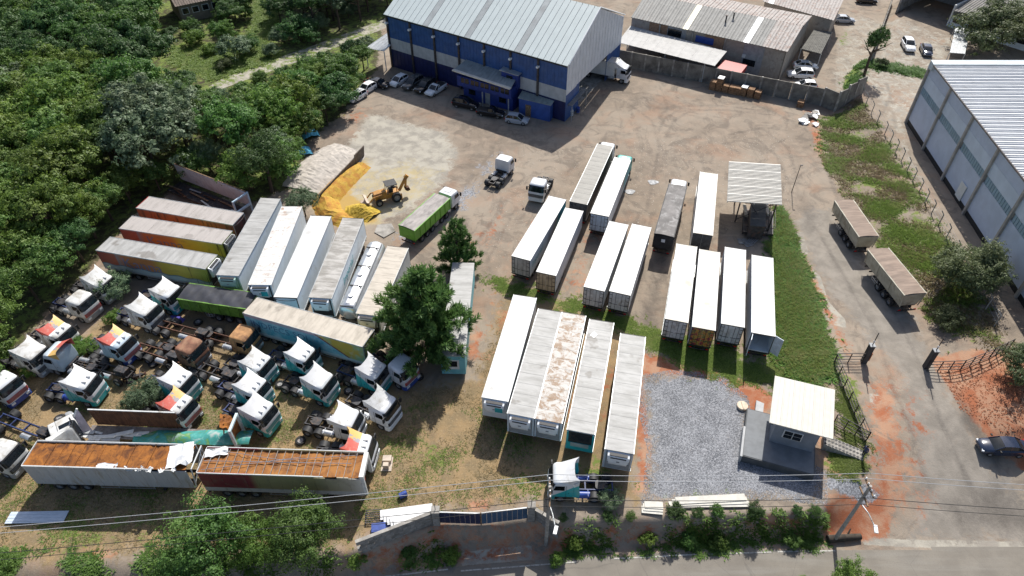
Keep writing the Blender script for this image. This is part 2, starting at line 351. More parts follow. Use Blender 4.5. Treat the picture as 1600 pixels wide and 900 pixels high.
base = t.mix(t.math('MULTIPLY', t.step(t.noise(t.coord('Object', (1.0, .22, 1), False), .55, 7, .7, .8), .53, .66), .4), base, (.15, .125, .10))
base = t.mix(t.math('MULTIPLY', t.step(t.noise(co, .12, 6, .65, .4), .51, .67), .45), base, (.32, .19, .122))
def att(n):
    o = t.n('ShaderNodeAttribute', attribute_name=n); return o.outputs['Fac']
ew = t.math('ADD', t.math('MULTIPLY', t.math('SUBTRACT', edge, .5), 2.0), t.math('ADD', t.math('MULTIPLY', t.math('SUBTRACT', t.noise(co, .38, 5, .6, .6), .5), 1.3), t.math('MULTIPLY', t.math('SUBTRACT', fine, .5), .9)))
def layer(col, c, ch, lo=.42, hi=.58, k=.5, nz=None):
    m = t.math('ADD', att(ch), t.math('MULTIPLY', ew, k))
    m = t.math('MULTIPLY', t.step(m, lo, hi), t.step(att(ch), .02, .2)); return t.mix(m, col, c)
strawc = t.mix(t.step(mid, .35, .65), (.30, .205, .105), (.20, .15, .085)); strawc = t.mix(t.math('MULTIPLY', t.step(fine, .5, .7), .6), strawc, (.40, .30, .17))
redc = t.mix(t.step(t.noise(co, .33, 6, .65, .4), .40, .60), (.33, .115, .055), (.40, .235, .15)); redc = t.mix(t.math('MULTIPLY', t.step(fine, .55, .75), .5), redc, (.27, .11, .06))
palec = t.mix(t.step(mid, .38, .64), (.40, .37, .31), (.27, .25, .215)); palec = t.mix(t.math('MULTIPLY', t.step(fine, .5, .72), .5), palec, (.46, .425, .34))
aspc = t.mix(t.step(mid, .35, .68), (.215, .192, .163), (.30, .268, .228)); aspc = t.mix(t.math('MULTIPLY', t.step(pebb, .55, .7), .4), aspc, (.15, .14, .13))
vor = t.n('ShaderNodeTexVoronoi'); t.set(vor.inputs['Vector'], co); vor.inputs['Scale'].default_value = 9.5
grc = t.mix(t.step(t.xyz(vor.outputs['Color'])[0], 0.0, 1.0), (.125, .13, .142), (.33, .338, .36))
grassc = t.mix(t.step(mid, .3, .7), (.10, .155, .028), (.16, .205, .045)); grassc = t.mix(t.math('MULTIPLY', t.step(fine, .5, .72), .6), grassc, (.23, .21, .09))
litter_shade = t.mix(t.step(mid, .35, .65), (.05, .042, .022), (.075, .085, .03))  # leaf-litter brown and green, painted dark to stand for woodland shade
c = layer(base, strawc, 'straw', .30, .70, .6); c = layer(c, litter_shade, 'litter_shade', .4, .6, .5); c = layer(c, palec, 'pale', .40, .62, .42); c = layer(c, t.mix(t.step(att('yel'), .55, .85), (.42, .35, .20), (.42, .28, .09)), 'yel', .35, .85, .6); c = layer(c, aspc, 'asph', .36, .66, .55)
c = layer(c, redc, 'red', .40, .72, .62); c = layer(c, grc, 'grav', .38, .58, .55); c = layer(c, grassc, 'grass', .42, .62, .75);
c = t.mix(t.math('MULTIPLY', t.step(t.math('ADD', att('dark'), t.math('MULTIPLY', ew, .35)), .28, .8), .6), c, (.075, .066, .06))
c = t.mix(t.math('MULTIPLY', t.step(pebb, .5, .75), .22), c, (.42, .37, .31))
hgt = t.math('ADD', t.math('MULTIPLY', fine, .6), t.math('MULTIPLY', pebb, .4)); t.bump(hgt, .55, .08)
GROUND = t.fin(c, .95, 0, .2)
# street asphalt
t = NT('street_asphalt'); co = t.coord('Object', rnd=False); n1 = t.noise(co, .5, 6, .6); n2 = t.noise(co, 18, 2); n3 = t.noise(t.coord('Object', (.15, 1.6, 1), False), .8, 5)
c = t.mix(t.step(n1, .3, .7), (.175, .155, .128), (.215, .192, .158)); c = t.mix(t.math('MULTIPLY', t.step(n3, .45, .7), .5), c, (.25, .235, .205)); c = t.mix(t.math('MULTIPLY', t.step(n2, .5, .7), .3), c, (.09, .085, .08))
vo = t.n('ShaderNodeTexVoronoi', feature='DISTANCE_TO_EDGE'); t.set(vo.inputs['Vector'], t.coord('Object', (.5, .8, 1), False)); vo.inputs['Scale'].default_value = .35
c = t.mix(t.math('MULTIPLY', t.math('SUBTRACT', 1.0, t.step(vo.outputs['Distance'], .0, .006)), .25), c, (.05, .048, .045))
t.bump(n2, .2, .02); STREET = t.fin(c, .85)
def inside(pts): return sdist(gpoly(pts), fcx, fcy) > 0
road_m = inside(ROAD); grav_m = inside(GRAV) & ~road_m; drive_m = inside(DRIVE) & ~road_m & ~grav_m
_pz = V[:, 2].copy()
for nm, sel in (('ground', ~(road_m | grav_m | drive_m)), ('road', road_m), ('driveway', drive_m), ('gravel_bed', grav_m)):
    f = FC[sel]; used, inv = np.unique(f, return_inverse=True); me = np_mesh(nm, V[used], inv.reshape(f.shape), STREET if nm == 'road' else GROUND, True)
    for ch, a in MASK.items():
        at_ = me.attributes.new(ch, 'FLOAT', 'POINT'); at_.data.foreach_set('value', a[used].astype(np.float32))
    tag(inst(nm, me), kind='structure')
# painted edge line and patches on the street, 4 mm above it
m = MB()
for a, b in (((590, 902), (700, 889.5)), ((720, 892), (900, 878)), ((960, 873), (1090, 866)), ((1110, 865.5), (1205, 862.5)), ((1215, 862), (1250, 861.3)), ((1262, 861), (1305, 860.5))):
    A = at(*a, -2.18); B = at(*b, -2.18); d = (B - A).normalized(); n = Vector((-d.y, d.x, 0)) * .06
    m.slab([A - n, B - n, B + n, A + n], .012)
tag(m.build('road_edge_line', mk('worn_road_paint', (.55, .53, .48), .8, .1, 4, dirt=(.2, .19, .17), damt=.8, dscale=4)), kind='structure')
def H_at(u, v): return gp(u, v).z
# ---------------------------------------------------------------- shared vehicle pieces
_cache = {}
def cm(key, fn):
    if key not in _cache: _cache[key] = fn()
    return _cache[key]
def lathe_y(m, prof, n=18):
    rings = []
    for k in range(n):
        a = 2 * math.pi * k / n; rings.append([(r * math.cos(a), y, r * math.sin(a)) for r, y in prof])
    b = len(prof); vs = [p for r in rings for p in r]
    m.add(vs, [(k * b + j, k * b + j + 1, ((k + 1) % n) * b + j + 1, ((k + 1) % n) * b + j) for k in range(n) for j in range(b - 1)])
def tyre_mesh(r, w):
    def f():
        m = MB(); h = w / 2
        lathe_y(m, [(r * .56, -h * .8), (r * .62, -h), (r * .9, -h), (r, -h * .75), (r, h * .75), (r * .9, h), (r * .62, h), (r * .56, h * .8)]); return m.mesh('tyre', M['tyre'], True, False)
    return cm(('tyre', r, w), f)
def rim_mesh(r, w, mat='rim'):
    def f():
        m = MB(); h = w / 2
        lathe_y(m, [(.01, -h * .55), (r * .2, -h * .6), (r * .25, -h * .3), (r * .5, -h * .35), (r * .58, -h * .85)], 14); lathe_y(m, [(.01, h * .55), (r * .2, h * .6), (r * .25, h * .3), (r * .5, h * .35), (r * .58, h * .85)], 14)
        return m.mesh('rim', M[mat], True)
    return cm(('rim', r, w, mat), f)
def wheel(parent, x, y, r=.5, w=.28, mat='rim', z=None):
    o = inst('wheel', tyre_mesh(r, w), parent, (x, y, r if z is None else z)); inst('rim', rim_mesh(r, w, mat), o); return o
def textmesh(txt, size, mat, name='lettering', shear=0.0, ext=.004):
    cu = bpy.data.curves.new(name, 'FONT'); cu.body = txt; cu.size = size; cu.shear = shear; cu.extrude = ext; cu.resolution_u = 2
    o = bpy.data.objects.new(name, cu); COL.objects.link(o); bpy.context.view_layer.update()
    me = bpy.data.meshes.new_from_object(o.evaluated_get(bpy.context.evaluated_depsgraph_get()))
    bpy.data.objects.remove(o); bpy.data.curves.remove(cu); me.materials.clear(); me.materials.append(mat); me.name = name
    return me
def roofmat(name, base, dirt, amt, sc=1.2, band=.5, rust=None, ramt=.4):
    """trailer roof: cross streaks where the roof bows hold dirt"""
    t = NT(name); v = t.coord('Object', (1, .35, 1)); n1 = t.noise(v, sc, 7, .65, .3); n2 = t.noise(t.coord('Object', (2.2, .25, 1)), 1.3, 5, .6)
    c = t.mix(t.math('MULTIPLY', t.step(n1, .6 - .3 * amt, .8 - .2 * amt), min(1, .4 + amt * .6)), base, dirt)
    c = t.mix(t.math('MULTIPLY', t.step(n2, .45, .7), band), c, tuple(x * .72 for x in dirt))
    n4 = t.noise(t.coord('Object', (.6, .6, 1)), .8, 3, .5)
    c = t.mix(t.math('MULTIPLY', t.step(n4, .62, .70), .75 * amt), c, (.12, .10, .08))
    if rust is not None:
        n3 = t.noise(t.coord('Object', (1.0, .8, 1)), 1.6, 9, .75, .8); c = t.mix(t.step(n3, .60 - .22 * ramt, .70 - .14 * ramt), c, rust)
    return t.fin(c, .6)
ROOF = dict(white=roofmat('white_trailer_roof', (.64, .64, .62), (.50, .49, .46), .4, 1.0, .18), cream=roofmat('cream_trailer_roof', (.60, .56, .48), (.48, .44, .37), .4, 1.0, .18),
            grey=roofmat('grey_dirty_roof', (.39, .385, .37), (.27, .265, .25), .7, 1.2, .5), dark=roofmat('dark_grey_roof', (.24, .23, .205), (.185, .175, .155), .6, 1.2, .5),
            rust=roofmat('rust_stained_roof', (.50, .48, .45), (.36, .33, .29), .5, 1.2, .3, (.24, .15, .085), .72), streak=roofmat('streaked_white_roof', (.64, .63, .60), (.46, .43, .39), .4, 1.5, .35, (.34, .23, .17), .35),
            stone=roofmat('mossy_grey_roof', (.44, .42, .39), (.23, .215, .19), .85, 1.6, .4), pink=roofmat('sun_bleached_roof', (.40, .365, .34), (.30, .275, .25), .5, 1.0, .3),
            sand=roofmat('sandy_roof', (.50, .445, .37), (.33, .29, .235), .6, 1.3, .3))
def build_wheels_trailer(t, L, n=3, r=.5):
    for k in range(n):
        for s in (-1, 1): wheel(t, -L / 2 + 1.7 + 1.28 * k, s * .98, r, .52)
    m = MB()
    for k in range(n): m.cyl((-L / 2 + 1.7 + 1.28 * k, -.8, r), (-L / 2 + 1.7 + 1.28 * k, .8, r), .07, 8)
    m.build('axles', M['frame'], t)
def build_chassis(t, L, z=1.0):
    m = MB()
    for s in (-1, 1): m.bx(-L / 2 + .2, L / 2 - .4, s * .5 - .06, s * .5 + .06, z - .15, z + .2)
    for k in range(8): x = -L / 2 + .5 + k * (L - 1) / 7; m.bx(x - .05, x + .05, -1.15, 1.15, z + .02, z + .19)
    m.build('chassis_frame', M['frame'], t)
    for s in (-1, 1): MB().bx(L / 2 - 3.3, L / 2 - 3.15, s * .85 - .07, s * .85 + .07, .12, z).bx(L / 2 - 3.38, L / 2 - 3.07, s * .85 - .16, s * .85 + .16, .02, .12).build('landing_leg', M['frame'], t)
    MB().bx(-L / 2 + .02, -L / 2 + .12, -1.15, 1.15, .5, .64).bx(-L / 2 + .04, -L / 2 + .1, -.55, -.45, .6, z).bx(-L / 2 + .04, -L / 2 + .1, .45, .55, .6, z).build('rear_bumper', M['frame'], t)
    for s in (-1, 1):
        MB().bx(-L / 2 + .0, -L / 2 + .03, s * .95 - .15, s * .95 + .15, .66, .80).build('tail_light', M['redlens'], t)
        m = MB()
        for q in (.55, .85): m.bx(-L / 2 + 5.6, L / 2 - 3.8, s * 1.2 - .02, s * 1.2 + .02, q, q + .1)
        for k in range(4): x = -L / 2 + 5.7 + k * (L - 9.6) / 3; m.bx(x - .03, x + .03, s * 1.17 - .015, s * 1.17 + .015, .5, 1.15)
        m.build('side_guard', M['alu'], t)
def span(near, far, z):
    P = at(*near, z); Q = at(*far, z); return P, Q
TW, TT = 2.55, 4.0
def reefer_unit(t, L, col, col2=None, hatch='black'):
    m = MB(); x = L / 2 + .01
    prof = [(x, 3.85), (x + .42, 3.75), (x + .5, 3.45), (x + .46, 2.75), (x + .3, 2.35), (x, 2.3)]
    vs = []; n = len(prof)
    for i, (a, b) in enumerate(prof): hw = 1.05 if b > 3.0 else .86
    m.loft([[(a, -(.98 if b > 3.2 else .8), b) for a, b in prof], [(a, (.98 if b > 3.2 else .8), b) for a, b in prof]])
    u = m.build('cooling_unit', col, t)
    MB().bx(x + .44, x + .5, -.7, .7, 3.5, 3.62).bx(x + .1, x + .4, -.8, .8, 3.80, 3.86).build('air_grille', M['black'], u)
    if col2 is not None: MB().bx(x + .4, x + .515, .1, .84, 2.75, 3.4).build('side_cover', col2, u)
    MB().bx(x + .5, x + .515, -.14, .14, 3.0, 3.16).build('badge', M['grey'], u)
    MB().bx(x, x + .06, -1.12, -1.0, 1.3, 3.9).bx(x, x + .06, 1.0, 1.12, 1.3, 3.9).bx(x, x + .05, -1.0, 1.0, 1.35, 2.2).build('nose_frame', M['black'] if hatch == 'black' else hatch, t)
def box_trailer(label, near, far, nose='near', roof='white', side='white', reefer=None, reefer2=None, door='grey', sc=1.0, group='box trailers parked in the lot', dz=0.0,
                noseframe='black', bottom=1.2, open_door=False, skirt=True, rearmat=None, doorpat=True, louvre=False, lift=0.0):
    P, Q = span(near, far, TT * sc + dz)
    f, b = (P, Q) if nose == 'near' else (Q, P)
    L = (f - b).length / sc; c = (f + b) / 2; a = math.atan2(f.y - b.y, f.x - b.x)
    t = thing('box_trailer', label, 'trailer', (c.x, c.y, hz(c.x, c.y)), a, group, sc)
    sm = side if not isinstance(side, str) else M.get(side, M['white'])
    W = TW / 2
    if open_door:
        m = MB(); m.bx(-L / 2, L / 2, -W, -W + .08, bottom, TT - .06).bx(-L / 2, L / 2, W - .08, W, bottom, TT - .06).bx(L / 2 - .08, L / 2, -W + .08, W - .08, bottom, TT - .06).bx(-L / 2, L / 2 - .08, -W + .08, W - .08, bottom, bottom + .12)
    else: m = MB().bx(-L / 2, L / 2, -W, W, bottom, TT - .06)
    body = m.build('body', sm, t)
    m = MB().bx(-L / 2 + .02, L / 2 - .02, -W + .02, W - .02, TT - .06, TT)
    k = int(L / 1.22)
    for i in range(1, k): x = -L / 2 + i * L / k; (m.bx(x - .025, x + .025, -W + .03, W - .03, TT - .001, TT + (.012 if roof not in ('white', 'cream') else .005)) if roof not in ('white', 'cream') or random.random() < .6 else None)
    m.build('roof', ROOF[roof], t)
    for s in (-1, 1):
        MB().bx(-L / 2 - .01, L / 2 + .01, s * (W + .012) - .03, s * (W + .012) + .03, TT - .13, TT + .025).build('roof_rail', M['white'] if roof in ('white', 'cream', 'streak') else M['galv'], t)
        MB().bx(-L / 2 - .01, L / 2 + .01, s * (W + .008) - .03, s * (W + .008) + .03, bottom - .1, bottom + .1).build('bottom_rail', M['galv'], t)
    dm = M[door] if isinstance(door, str) else door
    fr = rearmat or M['black']; xr = -L / 2
    MB().bx(xr - .05, xr, -W, -W + .08, bottom - .15, TT + .02).bx(xr - .05, xr, W - .08, W, bottom - .15, TT + .02).bx(xr - .05, xr, -W + .08, W - .08, TT - .09, TT + .02).bx(xr - .05, xr, -W + .08, W - .08, bottom - .2, bottom - .02).build('rear_frame', fr, t)
    for s in (-1, 1):
        m = MB(); hm = MB()
        if open_door and s == 1:
            m.box((xr - .55, W + .02 - .1, (bottom + TT) / 2), (1.12, .07, TT - bottom - .12), R(-8))
            d = m.build('rear_door', dm, t)
        elif open_door:
            m.box((xr - .05, -W - .5, (bottom + TT) / 2), (.07, 1.05, TT - bottom - .12), R(-32)); d = m.build('rear_door', dm, t)
        else:
            y0, y1 = (.012, W - .09) if s > 0 else (-W + .09, -.012)
            m.bx(xr - .045, xr + .01, y0, y1, bottom, TT - .1); d = m.build('rear_door', dm, t)
            for q in (.33, .72):
                y = y0 + (y1 - y0) * q; hm.cyl((xr - .075, y, bottom + .03), (xr - .075, y, TT - .14), .022, 6)
            hm.bx(xr - .08, xr - .05, y0 + .1, y1 - .1, bottom + .85, bottom + .89)
            for zz in (.25, .95, 1.65, 2.3): hm.bx(xr - .06, xr - .044, (y1 - .3) if s > 0 else y0, y1 if s > 0 else y0 + .3, bottom + zz, bottom + zz + .07)
            hm.build('lock_rods', M['black'], d)
    if reefer is not None: reefer_unit(t, L, reefer, reefer2, noseframe)
    elif louvre:
        x = L / 2; nf = MB().bx(x, x + .08, -W, -W + .18, bottom, TT - .1).bx(x, x + .08, W - .18, W, bottom, TT - .1).bx(x, x + .08, -W + .18, W - .18, bottom, 2.3).build('nose_frame', M['teal'], t)
        MB().bx(x, x + .03, -W + .18, W - .18, 2.3, TT - .1).build('nose_recess', M['black'], t)
        for q in range(5): MB().box((x + .07, 0, 2.75 + q * .22), (.04, 1.7, .10), 0, R(35)).build('louvre', M['frame'], t)
        MB().bx(x + .08, x + .1, -.85, .85, 1.75, 2.3).build('nose_panel', M['galv'], t)
    else:
        MB().bx(L / 2, L / 2 + .05, -W, -W + .1, bottom, TT).bx(L / 2, L / 2 + .05, W - .1, W, bottom, TT).bx(L / 2, L / 2 + .05, -W + .1, W - .1, TT - .1, TT).build('nose_frame', M['black'] if roof in('white', 'cream') else M['grey'], t)
        m = MB(); pts = [Vector((L / 2 + .05 + .22 * math.cos(q), 1.1 * math.sin(q), TT - .25)) for q in np.linspace(-math.pi / 2, math.pi / 2, 9)]
        m.path(pts, .035); m.build('nose_bumper', M['frame'], t)
    build_chassis(t, L); build_wheels_trailer(t, L)
    return t, L, body
def side_text(body, L, txt, size, mat, side, x, z, shear=.3):
    me = textmesh(txt, size, mat, 'lettering', shear); y = TW / 2 + .006
    if side < 0: inst('lettering', me, body, (x, -y, z), (R(90), 0, 0))
    else: inst('lettering', me, body, (x, y, z), (R(90), 0, R(180)))

# ---------------------------------------------------------------- tractor units
def rring(x0, x1, w, rf, rr, z, n=4):
    P = []
    for cx, cy, a0, r in ((x1 - rf, -w + rf, -90, rf), (x1 - rf, w - rf, 0, rf), (x0 + rr, w - rr, 90, rr), (x0 + rr, -w + rr, 180, rr)):
        for i in range(n + 1):
            a = R(a0 + 90 * i / n); P.append((cx + r * math.cos(a), cy + r * math.sin(a), z))
    return P
CAB = [(.95, 1.14, 1.19), (1.3, 1.16, 1.22), (1.85, 1.14, 1.22), (2.0, 1.08, 1.21), (2.72, .80, 1.15), (2.92, .66, 1.10), (3.02, .45, .98), (3.04, .2, .8)]
def cabat(z, e=0.0):
    zs = [c[0] for c in CAB]; return -1.1 - e, float(np.interp(z, zs, [c[1] for c in CAB])) + e, float(np.interp(z, zs, [c[2] for c in CAB])) + e
def cab_ring(z, e=0.0): x0, x1, w = cabat(z, e); return rring(x0, x1, w, .34, .1, z)
def cab_mesh(mat):
    m = MB(); m.loft([cab_ring(c[0]) for c in CAB]); return m.mesh('cab', mat, True)
def windscreen_mesh():
    m = MB(); idx = range(1, 9); m.grid([[cab_ring(z, .012)[i] for i in idx] for z in (1.98, 2.3, 2.6, 2.78)]); return m.mesh('windscreen', M['glass'], True)
def strip_mesh(z0, z1, mat, i0=2, i1=8, e=.02, name='grille'):
    m = MB(); m.grid([[cab_ring(z, e)[i] for i in range(i0, i1)] for z in (z0, (z0 + z1) / 2, z1)]); return m.mesh(name, mat, True)
def sidewin_mesh(s):
    m = MB(); P = []
    for x, z in ((.72, 2.02), (-.28, 2.02), (-.28, 2.62), (.52, 2.62)):
        w_ = cabat(z)[2] + .012; P.append((x, s * w_, z))
    m.slab([P[0], P[1], P[2], P[3]], 0.0); return m.mesh('side_window', M['glass'])
def fairing_mesh(mat, kind):
    m = MB(); ns, nt_ = 9, 9; top = []
    for i in range(ns):
        s = i / (ns - 1); row = []
        for j in range(nt_):
            q = -1 + 2 * j / (nt_ - 1); hw = .98 + .20 * s; a = abs(q)
            x = .50 - 1.62 * s - .42 * s ** 2 * a ** 4; z = 3.0 + .78 * s ** 1.5 + (.16 * s * s * a ** 4) - .10 * (1 - s) * a ** 2
            row.append((x, q * hw, z))
        top.append(row)
    m.grid(top); low = [[(x, y, z - .05) for x, y, z in r] for r in top]; m.grid([r[::-1] for r in low])
    for j in (0, nt_ - 1):        # side cheeks down to the roof
        m.grid([[top[i][j] for i in range(ns)], [(top[i][j][0], math.copysign(min(abs(top[i][j][1]), 1.12), top[i][j][1]), 2.86) for i in range(ns)]])
    m.grid([[top[-1][j] for j in range(nt_)], [low[-1][j] for j in range(nt_)]])
    return m.mesh('roof_fairing', mat, True)
def wing_mesh(s, mat):
    m = MB(); y0, y1 = s * 1.17, s * 1.22
    prof = [(-1.08, .95), (-1.08, 3.02), (-1.3, 3.25), (-1.52, 3.5), (-1.5, 2.9), (-1.56, 2.2), (-1.66, 1.5), (-1.62, .95)]
    m.profY(prof, min(y0, y1), max(y0, y1)); return m.mesh('side_fairing', mat)
def two_tone(name, lo, hi, slope, z0, dirt=(.35, .33, .30)):
    t = NT(name); v = t.xyz(t.coord('Object', rnd=False)); n = t.noise(t.coord('Object'), 1.2, 5)
    f = t.math('SUBTRACT', v[2], t.math('ADD', t.math('MULTIPLY', v[0], slope), z0)); f = t.step(f, -.02, .02)
    c = t.mix(f, lo, hi); c = t.mix(t.math('MULTIPLY', t.step(n, .5, .75), .35), c, dirt); return t.fin(c, .35)
CABM = dict(teal=two_tone('teal_white_cab', (.02, .36, .38), (.60, .62, .63), -.75, 1.75), white=mk('white_cab_paint', (.63, .64, .66), .35, .05, 1.2, dirt=(.45, .42, .38), damt=.25),
            dirty=mk('dull_white_cab', (.60, .60, .58), .5, .08, 1.2, dirt=(.33, .30, .25), damt=.55), rust=mk('rusty_cab', (.22, .10, .06), .85, .25, 1.5, dirt=(.30, .17, .10), damt=.5),
            ochre=mk('burnt_orange_cab', (.42, .22, .09), .8, .2, 1.5, dirt=(.16, .075, .04), damt=.55), tealfull=two_tone('teal_cab', (.05, .40, .36), (.10, .42, .38), 0, 2), pale=mk('pale_blue_cab', (.46, .54, .60), .45, .06, 1.2, dirt=(.4, .36, .3), damt=.35))
def flagmat():
    t = NT('red_yellow_fairing'); co = t.coord('Object', rnd=False); v = t.xyz(co); n = t.noise(t.coord('Object'), 3, 5)
    f = t.math('ADD', v[1], t.math('MULTIPLY', v[0], .25))
    c = t.mix(t.step(f, -.12, -.05), (.55, .10, .07), (.66, .40, .10)); g = t.math('ABSOLUTE', t.math('ADD', f, -.05))
    c = t.mix(t.math('MULTIPLY', t.math('SUBTRACT', 1.0, t.step(g, .18, .26)), t.step(t.noise(co, 3.5, 1), .44, .5)), c, (.30, .29, .32))
    c = t.mix(t.step(v[0], -.15, -.10), c, (.72, .73, .73)); c = t.mix(t.math('MULTIPLY', t.step(n, .5, .75), .4), c, (.5, .42, .36)); return t.fin(c, .5)
FLAG = flagmat()
FAIRW = mk('white_fairing', (.66, .66, .66), .4, .05, 1.2, dirt=(.46, .44, .40), damt=.3, dscale=1.2)
FAIRD = mk('grimy_white_fairing', (.56, .56, .55), .5, .08, 1.5, dirt=(.33, .31, .27), damt=.5, dscale=1.4)
def chassis_mesh(mat, tail):
    m = MB()
    for s in (-1, 1): m.bx(-tail, .6, s * .43 - .05, s * .43 + .05, .82, 1.08)
    for x in (-tail + .1, -tail + 1.0, -2.2, -1.4): m.bx(x - .06, x + .06, -.38, .38, .86, 1.04)
    m.bx(-1.35, -1.15, -.9, .9, .75, 1.25); return m.mesh('chassis', mat)
def tractor(label, u=None, v=None, hd=0.0, cab='white', fair='white', frame='frame', sc=1.0, z=3.0, loc=None, grille=None, bumper=None, tail=4.75, wings=True, hatch=False, tilt=0.0,
            tank='alu', group='tractor units parked in the lot', rear=True, axles=2, engine=True, name='tractor_unit', visor=True):
    if loc is None: p = at(u, v, z * sc); loc = (p.x, p.y, hz(p.x, p.y))
    t = thing(name, label, 'truck', loc, R(hd), group, sc)
    cmx = CABM[cab]; fm = M[frame]
    c = inst('cab', cm(('cab', cab), lambda: cab_mesh(cmx)), t)
    if tilt: c.rotation_euler = (0, R(tilt), 0); c.location = (.2, 0, .05)
    inst('windscreen', cm('ws', windscreen_mesh), c)
    for s in (-1, 1):
        inst('side_window', cm(('sw', s), lambda s=s: sidewin_mesh(s)), c)
        o = inst('mirror', cm(('mir', s), lambda s=s: MB().bx(.78, .9, s * 1.42 - .12, s * 1.42 + .12, 2.0, 2.62).bx(.8, .86, min(s * 1.1, s * 1.4), max(s * 1.1, s * 1.4), 2.55, 2.6).mesh('mirror', M['black'])), c)
        inst('headlight', cm(('hl', s), lambda s=s: MB().bx(1.05, 1.2, s * .82 - .2, s * .82 + .2, .68, .92).mesh('headlight', M['lens'])), c)
        inst('door_seam', cm(('ds', s), lambda s=s: MB().bx(-.42, -.395, s * 1.215 - .012, s * 1.215 + .012, 1.0, 2.7).bx(-.7, -.6, s * 1.215 - .015, s * 1.215 + .015, 1.55, 1.62).mesh('door_seam', M['black'])), c)
    gm = grille or ('teal' if cab in ('teal', 'tealfull') else 'black')
    inst('grille', cm(('gr', gm), lambda: strip_mesh(1.1, 1.62, M[gm])), c)
    if visor: inst('sun_visor', cm('visor', lambda: strip_mesh(2.74, 2.86, M['black'], 1, 9, .06, 'sun_visor')), c)
    for q in (1.2, 1.36, 1.5): inst('grille_bar', cm(('gb', q), lambda q=q: strip_mesh(q, q + .05, M['grey'], 3, 7, .035, 'grille_bar')), c)
    bm = bumper or ('teal' if cab in ('teal', 'tealfull') else 'whiteclean' if cab == 'white' else 'grey')
    inst('bumper', cm(('bu', bm), lambda: MB().loft([rring(.55, 1.16, 1.2, .3, .05, zz) for zz in (.38, .5, .94)]).mesh('bumper', M[bm], True)), c)
    if hatch:
        inst('roof_hatch', cm('hat', lambda: MB().bx(-.55, .15, -.38, .38, 3.03, 3.075).mesh('roof_hatch', M['white'])), c)
        inst('hatch_seal', cm('hats', lambda: MB().bx(-.6, .2, -.43, .43, 3.02, 3.05).mesh('hatch_seal', M['black'])), c)
    if fair:
        fmat = FLAG if fair == 'flag' else FAIRW if fair == 'white' else CABM[fair]
        q_ = random.uniform(.72, 1.04); fo = inst('roof_fairing', cm(('fa', fair), lambda: fairing_mesh(fmat, fair)), c, (0, 0, 3.0 * (1 - q_)), (0, 0, random.uniform(-.015, .015)), (1, 1, q_)); fo.data = fo.data if fair != 'white' or random.random() < .55 else cm(('fa', 'worn'), lambda: fairing_mesh(FAIRD, fair))
        if random.random() < .6: inst('air_horn', cm('horn', lambda: MB().cyl((.1, .35, 3.12), (.55, .35, 3.1), .03, 6, .07).cyl((.1, -.35, 3.12), (.55, -.35, 3.1), .03, 6, .07).mesh('air_horn', M['alu'])), c)
    if wings and fair:
        for s in (-1, 1): inst('side_fairing', cm(('wi', s, cab), lambda s=s: wing_mesh(s, cmx)), c)
    inst('chassis', cm(('ch', frame, tail), lambda: chassis_mesh(fm, tail)), t)
    for s in (-1, 1): wheel(t, .02, s * 1.02, .5, .3)
    if not rear: return t
    xs = [-tail + 1.75, -tail + .55][:axles] if axles == 2 else [-tail + 1.1]
    for x in xs:
        for s in (-1, 1):
            wheel(t, x, s * .93, .5, .56)
            inst('mudguard', cm('mud', lambda: _mud()), t, (x, s * .93, .5))
        inst('axle', cm('axl', lambda: MB().cyl((0, -.7, .5), (0, .7, .5), .12, 8).mesh('axle', M['frame'])), t, (x, 0, 0))
    inst('fifth_wheel', cm('fw', lambda: MB().prism([(.45, -.3), (.3, -.45), (-.3, -.45), (-.75, -.12), (-.4, 0), (-.75, .12), (-.3, .45), (.3, .45), (.45, .3)], 1.14, 1.22).bx(-.2, .2, -.4, .4, 1.0, 1.14).mesh('fifth_wheel', M['frame'])), t, (-tail + 1.2, 0, 0))
    for s in (-1, 1):
        inst('fuel_tank', cm(('tank', tank), lambda: MB().cyl((-.6, 0, 0), (.6, 0, 0), .32, 14).bx(-.45, -.4, -.335, .335, -.335, .335).bx(.4, .45, -.335, .335, -.335, .335).mesh('fuel_tank', M[tank], True)), t, (-2.0, s * .82, .78))
    return t
def _mud():
    m = MB(); pts = [(.58 * math.cos(a), .58 * math.sin(a)) for a in np.linspace(R(15), R(165), 9)]
    m.grid([[(x, -.3, z) for x, z in pts], [(x, .3, z) for x, z in pts]]); m.grid([[(x * 1.04, -.3, z * 1.04) for x, z in pts], [(x * 1.04, .3, z * 1.04) for x, z in pts]])
    m.grid([[(x, -.3, z) for x, z in pts], [(x * 1.04, -.3, z * 1.04) for x, z in pts]]); m.grid([[(x, .3, z) for x, z in pts], [(x * 1.04, .3, z * 1.04) for x, z in pts]])
    return m.mesh('mudguard', M['black'], True)

# ---------------------------------------------------------------- cars
def paint_mat(name, col, rough=.25):
    if name in _mc: return _mc[name]
    t = NT(name); n = t.noise(t.coord('Object'), 2, 4); c = t.mix(t.step(n, .3, .7), tuple(x * .9 for x in col), col)
    t.b.inputs['Coat Weight'].default_value = .6; t.b.inputs['Coat Roughness'].default_value = .08; _mc[name] = t.fin(c, rough, 0.0); return _mc[name]
CARP = dict(white=paint_mat('white_car_paint', (.78, .79, .80)), silver=paint_mat('silver_car_paint', (.42, .45, .49)), black=paint_mat('black_car_paint', (.012, .012, .014), .2), navy=paint_mat('dark_blue_car_paint', (.02, .03, .06), .2), grey=paint_mat('grey_car_paint', (.06, .065, .07)))
